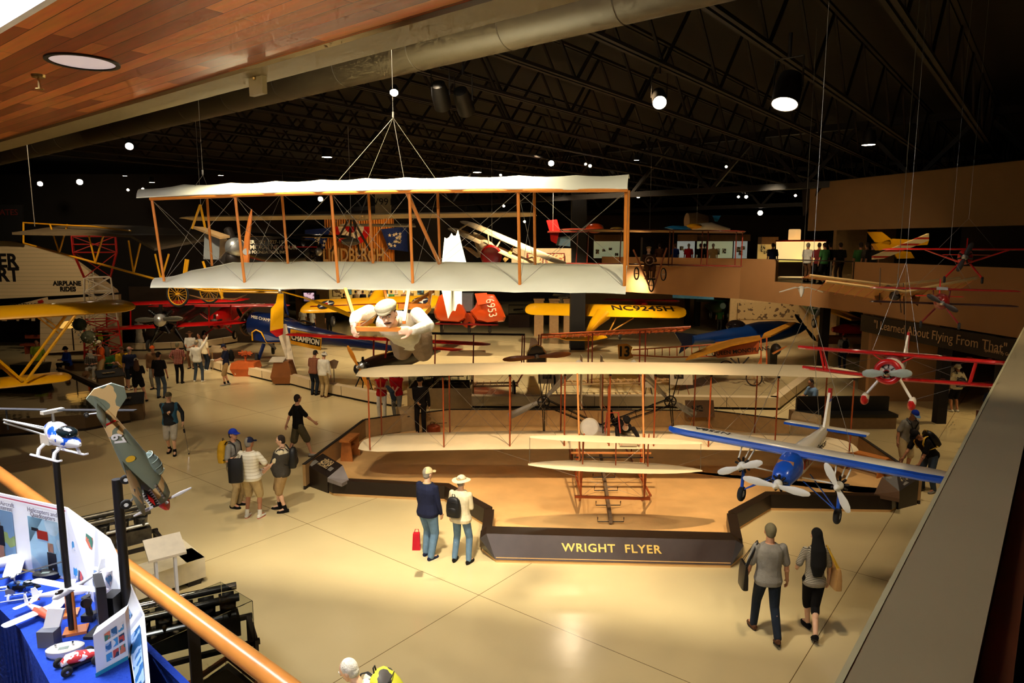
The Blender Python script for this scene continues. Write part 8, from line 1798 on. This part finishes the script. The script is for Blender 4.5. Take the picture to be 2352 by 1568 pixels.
t = tthing('leaflet_holder','grey leaflet holder with white leaflets at the table edge','holder',115,1480); c_ = tb(115,1480); MB().cbox(c_+V((0,0,.035)),(.07,.05,.07)).build('holder_box',mat('holder_gray',(96,98,106),rough=.5),t,smooth=False); MB().slab([c_+V((-.03,.0,.05)),c_+V((.03,.01,.05)),c_+V((.05,.03,.14)),c_+V((-.01,.02,.15))],(0,.012,0)).build('leaflet',M_bw,t,smooth=False)
t = tthing('glider_model','white high-wing foam model on a wooden post stand','model airplane',175,1450); c_ = tb(175,1448); hp_ = V((0,0,.17)); Mgm = pmat(c_+V((-.01,0,.19)),-14,0,0,.42)
pwing(t,'wing',Mgm,.46,.1,M_bw,z=.03,y=-.05,t=.12,tip=.3,dih=.04); MB(Mgm).fus([(-.2,.0,.01,.01),(-.15,0,.03,.035),(0,0,.035,.04),(.15,.0,.02,.02),(.42,.02,.01,.012)],12).build('fuselage',M_bw,t); MB(Mgm).ell((0,-.12,.03),.025,.05,.02).build('canopy',mat('dark_glass'),t); pwing(t,'tailplane',Mgm,.14,.07,M_bw,z=.03,y=.36,t=.08,tip=.4); finplate(t,'tail_fin',Mgm,[(.34,.03),(.44,.03),(.45,.13),(.4,.14)],.008,M_bw)
for px,py,lb in ((175,1450,'wooden post stand under the white foam model'),(155,1412,'second wooden post stand behind the white foam model')):
    c_ = tb(px,py); s_ = thing('wooden_stand',lb,'stand',c_); MB().cbox(c_+V((0,0,.006)),(.09,.07,.012),Matrix.Rotation(.4,3,'Z')).build('base',M_wood,s_,smooth=False); MB().bar(c_+V((0,0,.012)),c_+V((0,0,.18 if px == 175 else .1)),.006).build('post',M_wood,s_)
def minip(lb,px,py,z,hd,sc,wm,fm,pt=0):
    t = tthing('model_airplane',lb,'model airplane',px,py); M_ = pmat(tb(px,py,z),hd,pt,0,sc); pwing(t,'wing',M_,.4,.15,wm,y=-.05,t=.1,tip=.4); MB(M_).fus([(-.25,0,.02,.02),(-.2,0,.045,.045),(0,.01,.045,.06),(.35,.02,.01,.015)],12).build('fuselage',fm,t); pwing(t,'tailplane',M_,.15,.08,fm,z=.02,y=.28,t=.08,tip=.4); finplate(t,'tail_fin',M_,[(.26,.02),(.36,.02),(.37,.13),(.32,.14)],.01,wm); pprop(t,(0,-.27,0),.12,40,M_black,M_,.02)
minip('white and orange warbird model on the blue cloth',92,1405,.03,60,.36,M_bw,patchy('warbird',(240,236,236),(220,90,60),14,.56)); minip('white model airplane in front of the printed pilot photograph',30,1288,.05,-60,.5,M_bw,M_bw); minip('white jet-like model beside the printed board fold',150,1362,.05,110,.36,M_bw,M_bw)
def heli(lb,c_,hd,sc,body,big=False):
    t = thing('model_helicopter',lb,'model helicopter',c_); M_ = pmat(c_,hd,0,0,sc)
    MB(M_).fus([(-.34,-.03,.01,.012),(-.28,-.02,.045,.04),(-.18,0,.08,.075),(-.05,.02,.08,.1),(.05,.04,.05,.07),(.1,.05,.03,.03)],16).build('canopy',body,t); MB(M_).ell((0,-.17,.045),.068,.12,.055,14,10).build('dark_window',mat('heli_window',(18,30,34),rough=.05,coat=1),t)
    for dx,dz in ((-.02,.02),(.02,.02),(0,-.04)): MB(M_).bar((dx,.05,.02+dz),(0,.75,.03+dz*.4),.008).build('tail_boom',M_alu,t)
    MB(M_).bar((0,0,.1),(0,0,.2),.012).build('rotor_mast',M_alu,t); MB(M_).cbox((0,0,.2),(.16,.05,.025)).build('rotor_head',M_silverp,t,smooth=False)
    for a in (-65,115): d = V((cos(R(a)),sin(R(a)),0)); MB(M_).rbar(V((0,0,.21))+d*.06,V((0,0,.215))+d*.68,.055,.006).build('rotor_blade',mat('blade_dark',(50,50,52),rough=.3),t,smooth=False)
    MB(M_).cbox((0,.06,-.03),(.1,.12,.08)).build('engine_block',M_silverp,t,smooth=False)
    for x in (-.1,.1):
        MB(M_).tube([(x,-.25,-.14),(x,-.2,-.155),(x,.18,-.155)],.009,6).build('skid',M_bw,t)
    for y in (-.14,.08): MB(M_).tube([(-.1,y,-.155),(-.085,y,-.1),(-.03,y,-.06),(.03,y,-.06),(.085,y,-.1),(.1,y,-.155)],.012,6,flat=(1,1.6)).build('skid_arch',M_bw,t)
    MB(M_).bar((.02,.74,-.05),(.02,.74,.13),.008).build('tail_rotor',M_black,t); return t,M_
heli('small blue and black helicopter model lying on the blue cloth',tb(35,1350,.06),110,.3,patchy('heli_paint2',(30,90,190),(20,20,24),40,.5))

YH_ = 2.75; c_ = A(126,1000,YH_); heli('blue and white model helicopter mounted on a tall black pole',c_,62,.52,patchy('heli_paint',(236,240,246),(30,90,220),26,.3,.54,coat=.6))
pb = A(126,1032,YH_); solo(MB().bar((pb.x,pb.y,ZF-.3),pb,.013,n=14),'support_pole',M_black,'slim black pole under the blue and white model helicopter','pole')

N0,T0 = A(384,1166,2.68),A(205,905,2.46); ya = (T0-N0).normalized(); cq = A(290,1050,2.6); vw = (V((0,0,CH))-cq).normalized(); im = (A(250,1075,2.6)-cq).normalized(); xw = vw*.97+im*.22; xw = (xw-ya*xw.dot(ya)).normalized(); zr = xw.cross(ya).normalized()
if zr.dot(A(330,1000,2.6)-cq) < 0: zr = -zr
xa = ya.cross(zr).normalized()
Lf = (T0-N0).length; Mf_ = Matrix(((xa.x,ya.x,zr.x,N0.x),(xa.y,ya.y,zr.y,N0.y),(xa.z,ya.z,zr.z,N0.z),(0,0,0,1))) @ Matrix.Scale(Lf,4)
near_ = -1 if (Mf_ @ V((1,0,0))).y > (Mf_ @ V((-1,0,0))).y else 1
near_ = 1 if (Mf_ @ V((1,0,0))-V((0,0,CH))).length < (Mf_ @ V((-1,0,0))-V((0,0,CH))).length else -1
camo = patchy('camo_paint',(222,188,132),(122,132,116),9,.5,.45); t = thing('fighter_model','camouflaged fighter model with a shark mouth diving on a black pole','model airplane',A(290,1050,2.6))
MB(Mf_).fus([(.07,0,.042,.045),(.1,0,.058,.07),(.16,-.01,.068,.09),(.3,-.005,.07,.09),(.42,.0,.068,.085),(.6,.005,.05,.065),(.8,.01,.028,.042),(.97,.01,.008,.015)],20).build('fuselage',camo,t)
MB(Mf_).lathe([(.004,-.02),(.022,0),(.036,.035),(.044,.075)],(0,0,0),(0,1,0),20).build('spinner',mat('spinner_red',(220,50,30),rough=.3),t)
for a in (20,200): d = V((cos(R(a+70)),0,sin(R(a+70)))); MB(Mf_).tube([V((0,.06,0))+d*.03,V((0,.06,0))+d*.12,V((0,.06,0))+d*.2],[.008,.014,.006],8,flat=(.4,1)).build('propeller_blade',M_bw,t)
pwing(t,'wing',Mf_,.46,.24,camo,z=-.055,y=.27,t=.1,tip=.3,taper=.6,dih=.06); pwing(t,'tailplane',Mf_,.2,.11,camo,z=.01,y=.82,t=.08,tip=.3)
finplate(t,'tail_fin',Mf_,[(.74,.02),(.82,.08),(.88,.17),(.95,.19),(1.01,.14),(1.02,.04),(.98,-.03)],.014,camo)
MB(Mf_).ell((0,.36,.085),.04,.1,.045,16,10).build('canopy',mat('canopy_grey',(120,136,130),rough=.15),t); mb = MB(Mf_)
for y in (.29,.34,.39,.44): mb.tube([(.044*cos(a),y,.085+.047*sin(a)*(1-abs(y-.36)*4)) for a in [pi*i/8 for i in range(9)]],.003,5)
mb.build('canopy_frame',mat('frame_green',(150,168,154)),t)
sx_ = near_
def side(pts,m,nm,x=.072,par=t): return MB(Mf_).slab([V((sx_*x,y,z)) for y,z in pts],(sx_*.003,0,0)).build(nm,m,par,smooth=False)
side([(.085,-.02),(.13,.0),(.2,-.005),(.25,-.04),(.2,-.06),(.13,-.065),(.09,-.05)],M_black,'shark_mouth',.066); side([(.1,-.035),(.16,-.02),(.22,-.038),(.16,-.048)],M_red,'mouth_red',.07)
for k in range(7): y = .1+.02*k; side([(y,-.002),(y+.018,-.002),(y+.009,-.022)],M_bw,'tooth',.072); side([(y,-.066),(y+.018,-.066),(y+.009,-.046)],M_bw,'tooth',.072)
for k in range(6): MB(Mf_).cbox((sx_*.066,.13+k*.022,.035),(.02,.013,.012)).build('exhaust_stub',M_alu,t,smooth=False)
side([(.075+.012*cos(a),.03+.012*sin(a)) for a in [2*pi*i/12 for i in range(12)]],M_bw,'eye',.058)
lettering('67',.085,Mf_ @ Matrix(((0,0,sx_,sx_*.05),(-1 if sx_ < 0 else 1,0,0,.66),(0,1,0,.0),(0,0,0,1))),M_bw,t,ext=.004,bold=.002)
side([(.5+.022*cos(a),.0+.03*sin(a)) for a in [2*pi*i/12 for i in range(12)]],mat('emblem_yellow',(226,180,50)),'yellow_emblem',.064); MB(Mf_).lathe([(.03,0),(.03,.003)],(sx_*.3,.38,-.03),(0,0,1),20).build('wing_roundel',mat('roundel_navy',(24,28,50)),t)
side([(.775,-.03),(.785,-.03),(.785,.05),(.775,.05)],M_red,'red_band',.036)
for x in (-.16,.16): MB(Mf_).bar((x,.3,-.05),(x,.26,-.13),.008).build('gear_leg',M_alu,t); pwheel(t,(x,.26,-.15),.036,.026,Mf_,m=M_bw)
MB(Mf_).bar((0,.86,-.02),(0,.88,-.07),.004).build('tail_leg',M_alu,t); pwheel(t,(0,.88,-.08),.016,.01,Mf_)
pb = A(268,1100,2.8); solo(MB().bar((pb.x,pb.y,ZF-.3),pb,.02,n=16),'support_pole',M_black,'thick black pole under the camouflaged fighter model','pole')

def vengine(c_,hd,lb,L_=1.5,m=None,z=.9,stand=True):
    t = thing('aero_engine',lb,'engine',V((c_.x,c_.y,0))); M_ = pmat(V((c_.x,c_.y,z)),hd); m = m or mat('engine_grey',(96,90,78),rough=.35,metal=.7,var=.3,sc=14)
    MB(M_).box((-.16,-L_/2,-.22),(.16,L_/2,.02)).build('crankcase',m,t,smooth=False)
    for sg in (-1,1):
        Mv = M_ @ Matrix.Rotation(R(sg*28),4,'Y')
        for k in range(6): y = -L_/2+.13+k*(L_-.26)/5; MB(Mv).bar((0,y,0),(0,y,.3),.095,n=12).build('cylinder',m,t)
        MB(Mv).bar((0,-L_/2,.36),(0,L_/2,.36),.05,n=10).build('cam_cover',m,t); MB(Mv).bar((sg*.13,-L_/2+.05,.2),(sg*.13,L_/2-.05,.2),.028,n=8).build('manifold_pipe',M_alu,t)
        for k in range(6): y = -L_/2+.13+k*(L_-.26)/5; MB(Mv).tube([(sg*.07,y,.25),(sg*.13,y,.28),(sg*.14,y,.2)],.022,6).build('exhaust_elbow',m,t)
    MB(M_).lathe([(.16,-.02),(.13,.12),(.05,.2),(.04,.5),(.06,.52)],(0,-L_/2,-.05),(0,-1,0),16).build('propeller_shaft',M_alu,t)
    if stand:
        for x in (-.35,.35): MB(M_).rbar((x,-L_/2-.3,-.25),(x,L_/2+.2,-.25),.06,.06).build('stand_rail',M_iron,t,smooth=False)
        for x in (-.35,.35):
            for y in (-L_/2-.25,L_/2+.15): MB(M_).rbar((x,y,-.25),(x,y,-z),.06,.06).build('stand_leg',M_iron,t,smooth=False)
        for y in (-L_/2-.25,L_/2+.15): MB(M_).rbar((-.35,y,-.25),(.35,y,-.25),.06,.06).build('stand_cross',M_iron,t,smooth=False)
    return t
vengine(F(215,1250,.85),-50,'dark aero engine on a steel frame stand below the gallery rail',1.7,z=.95)
vengine(F(405,1460,.9),-62,'chromed aero engine inside the clear case below the handrail',1.5,m=mat('engine_steel',(130,124,112),rough=.2,metal=.9,var=.25,sc=16),z=1.0)
lowwall([F(314,1392),F(474,1335)],.45,'pale sloping barrier by the white reading stand below the rail',mat('barrier_cream',(232,218,184),rough=.6),cap=False,th=.55)
lowwall([F(474,1335),F(424,1291)],.45,'short pale barrier returning behind the engine stand',mat('barrier_cream'),cap=False,th=.3)
c_ = F(388,1400); t = thing('reading_stand','white two-legged reading stand with an angled top below the rail','stand',c_); d = V((.78,.62,0)).normalized(); sp_ = V((-.62,.78,0))
for k in (-.14,.14): MB().rbar(c_+d*k,c_+d*k+V((0,0,.95)),.1,.04,up=d).build('leg',M_bw,t,smooth=False)
MB().slab([c_+d*-.25-sp_*.1+V((0,0,.9)),c_+d*.3-sp_*.1+V((0,0,.9)),c_+d*.3+sp_*.3+V((0,0,1.1)),c_+d*-.25+sp_*.3+V((0,0,1.1))],(0,0,.04)).build('angled_top',mat('stand_white',(226,214,190)),t,smooth=False)
q_ = [F(507,1337,1.7),F(579,1380,1.7),F(474,1423,1.7),F(330,1470,1.7)]; ex = (q_[0]-q_[1]).normalized(); ey = (q_[2]-q_[1]).normalized(); t = thing('glass_case','large clear acrylic case over the chromed engine','display case',up(q_[1],0))
o_ = q_[1]; a_ = (q_[0]-q_[1]); ey = V((a_.y,-a_.x,0)).normalized(); ey = ey if ey.x < 0 else -ey; b_ = ey*2.1
for p,q in ((o_,o_+a_),(o_+a_,o_+a_+b_),(o_+a_+b_,o_+b_),(o_+b_,o_)):
    MB().slab([up(p,.55),up(q,.55),up(q,1.7),up(p,1.7)],((q-p).normalized().y*.008,-(q-p).normalized().x*.008,0)).build('acrylic_pane',M_glass,t,smooth=False)
MB().slab([o_,o_+a_,o_+a_+b_,o_+b_],(0,0,.008)).build('acrylic_top',M_glass,t,smooth=False); MB().slab([up(p,0) for p in (o_,o_+a_,o_+a_+b_,o_+b_)],(0,0,.55)).build('case_base',M_kio,t,smooth=False)
c_ = F(560,1600,.5); t = thing('floor_case','low wooden framed glass case at the lower edge of the floor','display case',up(c_,0)); pts = [F(524,1508,.5),F(594,1565,.5),F(500,1680,.5),F(420,1580,.5)]
MB().slab([up(p,0) for p in pts],(0,0,.42)).build('case_base',mat('case_dark',(60,46,34)),t,smooth=False); mb = MB()
for i in range(4): mb.rbar(pts[i],pts[(i+1) % 4],.05,.05)
mb.build('frame',WA,t,smooth=False)
# ================================================================ LIGHTS
tg = V((0,0,0))
cans = [((1802,240),10.5,(2.0,9),.2,.5,'large black can spotlight with a glowing lens above the mezzanine end'),
        ((1515,236),12.5,(3.,14),.13,.45,'small round can spotlight glowing below the roof joists')]
for (px,py),Y,tgt,r_,L_,lb in cans:
    p = A(px,py,Y); lampcan(p,p+V((-.45,-.5,-1.6)) if px > 1700 else p+V((-.3,-2.2,-1.5)),r_,L_,lb)
p = A(1018,246,13); lampcan(p,p+V((.5,3.2,-3)),.16,.5,'black can spotlight turned away, hung above the hanging glider')
p = A(1072,256,13); lampcan(p,p+V((.8,3.4,-2.6)),.16,.5,'black can spotlight turned away, with a row of vent holes, beside its twin')
small = [(905,213,10),(773,201,15),(751,361,12),(297,336,9),(183,418,7),(92,422,6),(349,419,6),(287,404,5),(507,403,6),(115,461,4),(1096,396,10),(1266,375,7),(1355,381,4),(1345,377,3),
         (1462,368,6),(1668,383,3),(1995,333,15),(1329,435,9),(736,457,6),(1746,489,6),(856,533,4),(1602,492,4),(1150,402,3),(1466,450,5),(1696,452,3),(1714,452,4),(1827,449,3),(376,487,5),(444,484,5),(1217,2,22),(328,434,3),(294,436,3),(1205,509,3),(1157,473,3)]
flat = {773,751,287,507,1096,1995,1329,376,1217,1462,349}
for i,(px,py,w_) in enumerate(small):
    Y = None
    p = F(px,py,8.8)
    if p.y > 44 or p.y < 0: p = A(px,py,44)
    if py < 50: p = A(px,py,8.4)
    r_ = w_*p.y/FPX*1.0
    tgt = p+V((0,0,-1)) if px in flat else p+V((-p.x*.25,-p.y*.35,-5))
    lampcan(p,tgt,r_,r_*2.2,'small ceiling lamp glowing under the dark roof','ceiling lamps under the dark roof',cans=False)

K = 1.0
def S_(p,t,w_,sz=60,col=WARM,rad=.15,bl=.7): spot(p,t,w_*K,sz,col,bl,rad)
C1 = (1,.79,.52); C2 = (1,.70,.40); C3 = (1,.88,.66)

S_((2.2,12.4,9.0),(2.2,15.8,.1),2600,62,C2,.1)
S_((-1.5,12.0,9.0),(-.8,16.2,.1),900,60,C1,.1)
S_((6.2,12.0,9.0),(5.8,16.4,.1),900,60,C1,.1)
S_((2.2,24,9.0),(2.2,18.5,.1),900,70,C1,.15)

S_((-1.5,7.5,9.2),(-1.5,8.2,0),5200,80,(1,.89,.68),.25)
S_((2.8,8,9.2),(3.2,10.2,0),900,75,C1,.2)
S_((-5.2,9.5,9.2),(-5.2,12,0),1500,75,C3,.2)
S_((-4.5,15,9.2),(-4.8,17.5,0),600,70,C1,.2)
S_((-8,22,9),(-7.5,27,0),1900,80,C1,.2)
S_((-16,26,9),(-13,32,0),1100,80,C1,.2)
S_((-16,16,9),(-13,19,1),600,70,C1,.2)
S_((1,25,9),(1,30,0),3600,85,C1,.2)
S_((9,22,9),(8.5,26,0),2000,66,C1,.2)
S_((-6,33,9),(-6,37,0),4200,90,C1,.2)
S_((2,33,9),(2,37,0),4600,78,C1,.2)
S_((-16,38,9),(-15,40,1),900,90,C1,.2)
S_((10,14,9),(11,17.5,0),800,58,C1,.2)

S_((-3.5,2.0,8.8),(-1.6,7.2,6),880,75,(1,.86,.64),.08)  # added spot up at camera left, there to brighten the hanging glider
S_((1.5,3.0,8.9),(.3,7.0,5.8),500,70,(1,.86,.66),.08)

S_((3.5,1.2,8.6),(2.7,5.5,4.2),420,60,C3,.1)
S_((4.5,3.5,8.8),(5,7,5),260,70,C1,.1)

S_((-20,28,9.5),(-23,37,5),1100,70,C1,.3)
S_((5,20,8.5),(13,26,3.4),420,60,C2,.3)
S_((0,30,8.5),(9,36,3.8),700,70,C2,.3)
S_((-2,38,9.5),(-8,44,6.5),700,60,C1,.3)

area((-5.5,3.5,4.4),(-5,5,7.1),34,3,1.2,(1,.72,.46))
area(G(.6,3.2,7.05),G(.6,2.2,4),260,.9,2.5,(.90,.95,1))

S_((6.5,37,3.8),(10,45,0),500,120,C1,.3)
S_((13.5,36,3.8),(12.5,40,0),500,130,C1,.3)
S_((16.5,41,3.8),(17,45,1.5),260,130,C1,.3)
S_((16.5,22,3.3),(15.5,20.5,0),260,130,(1,.72,.36),.2)
S_((16.5,17.5,3.3),(15.5,17,0),220,130,(1,.72,.36),.2)
S_((14.6,16.8,7.8),(16.2,17,5.6),60,80,C1,.1)
S_((14.5,24,7.9),(14.6,26,5.4),110,90,(1,.7,.34),.1)
S_((-5,39,7.5),(-10,43,5.8),500,60,(1,.66,.3),.2)
S_((-9,52,5),(-9,58,2),2200,110,C1,.3)
S_((2.2,1.0,8.0),(2.2,2.6,5.1),120,100,(1,.84,.56),.15)  # unseen lamp added to lift the near parapet

S_((-1.5,2.4,7.0),(-1.5,7.2,5.4),270,66,(1,.85,.58),.06)  # extra spot under the soffit, added to brighten the glider's lower wing
S_((-12,27,8.6),(-11,33.5,1.2),1500,75,C1,.2)  # added because the autogiro came out too dark
S_((-18,27,8.6),(-14,34,2.0),900,75,C1,.2)  # added spot that raises the light on the red airplanes
S_((-9,11,8.8),(-12,16.5,4),900,75,C1,.12)  # put in to brighten the yellow biplane's upper wing
S_((10,27,8.6),(12.5,33,1),1200,60,C1,.2)
S_((-1.3,-1.6,6.95),(-1.5,2.6,4.95),520,42,(1,.93,.84),.05)  # unseen lamp behind the camera, added to brighten the fighter model
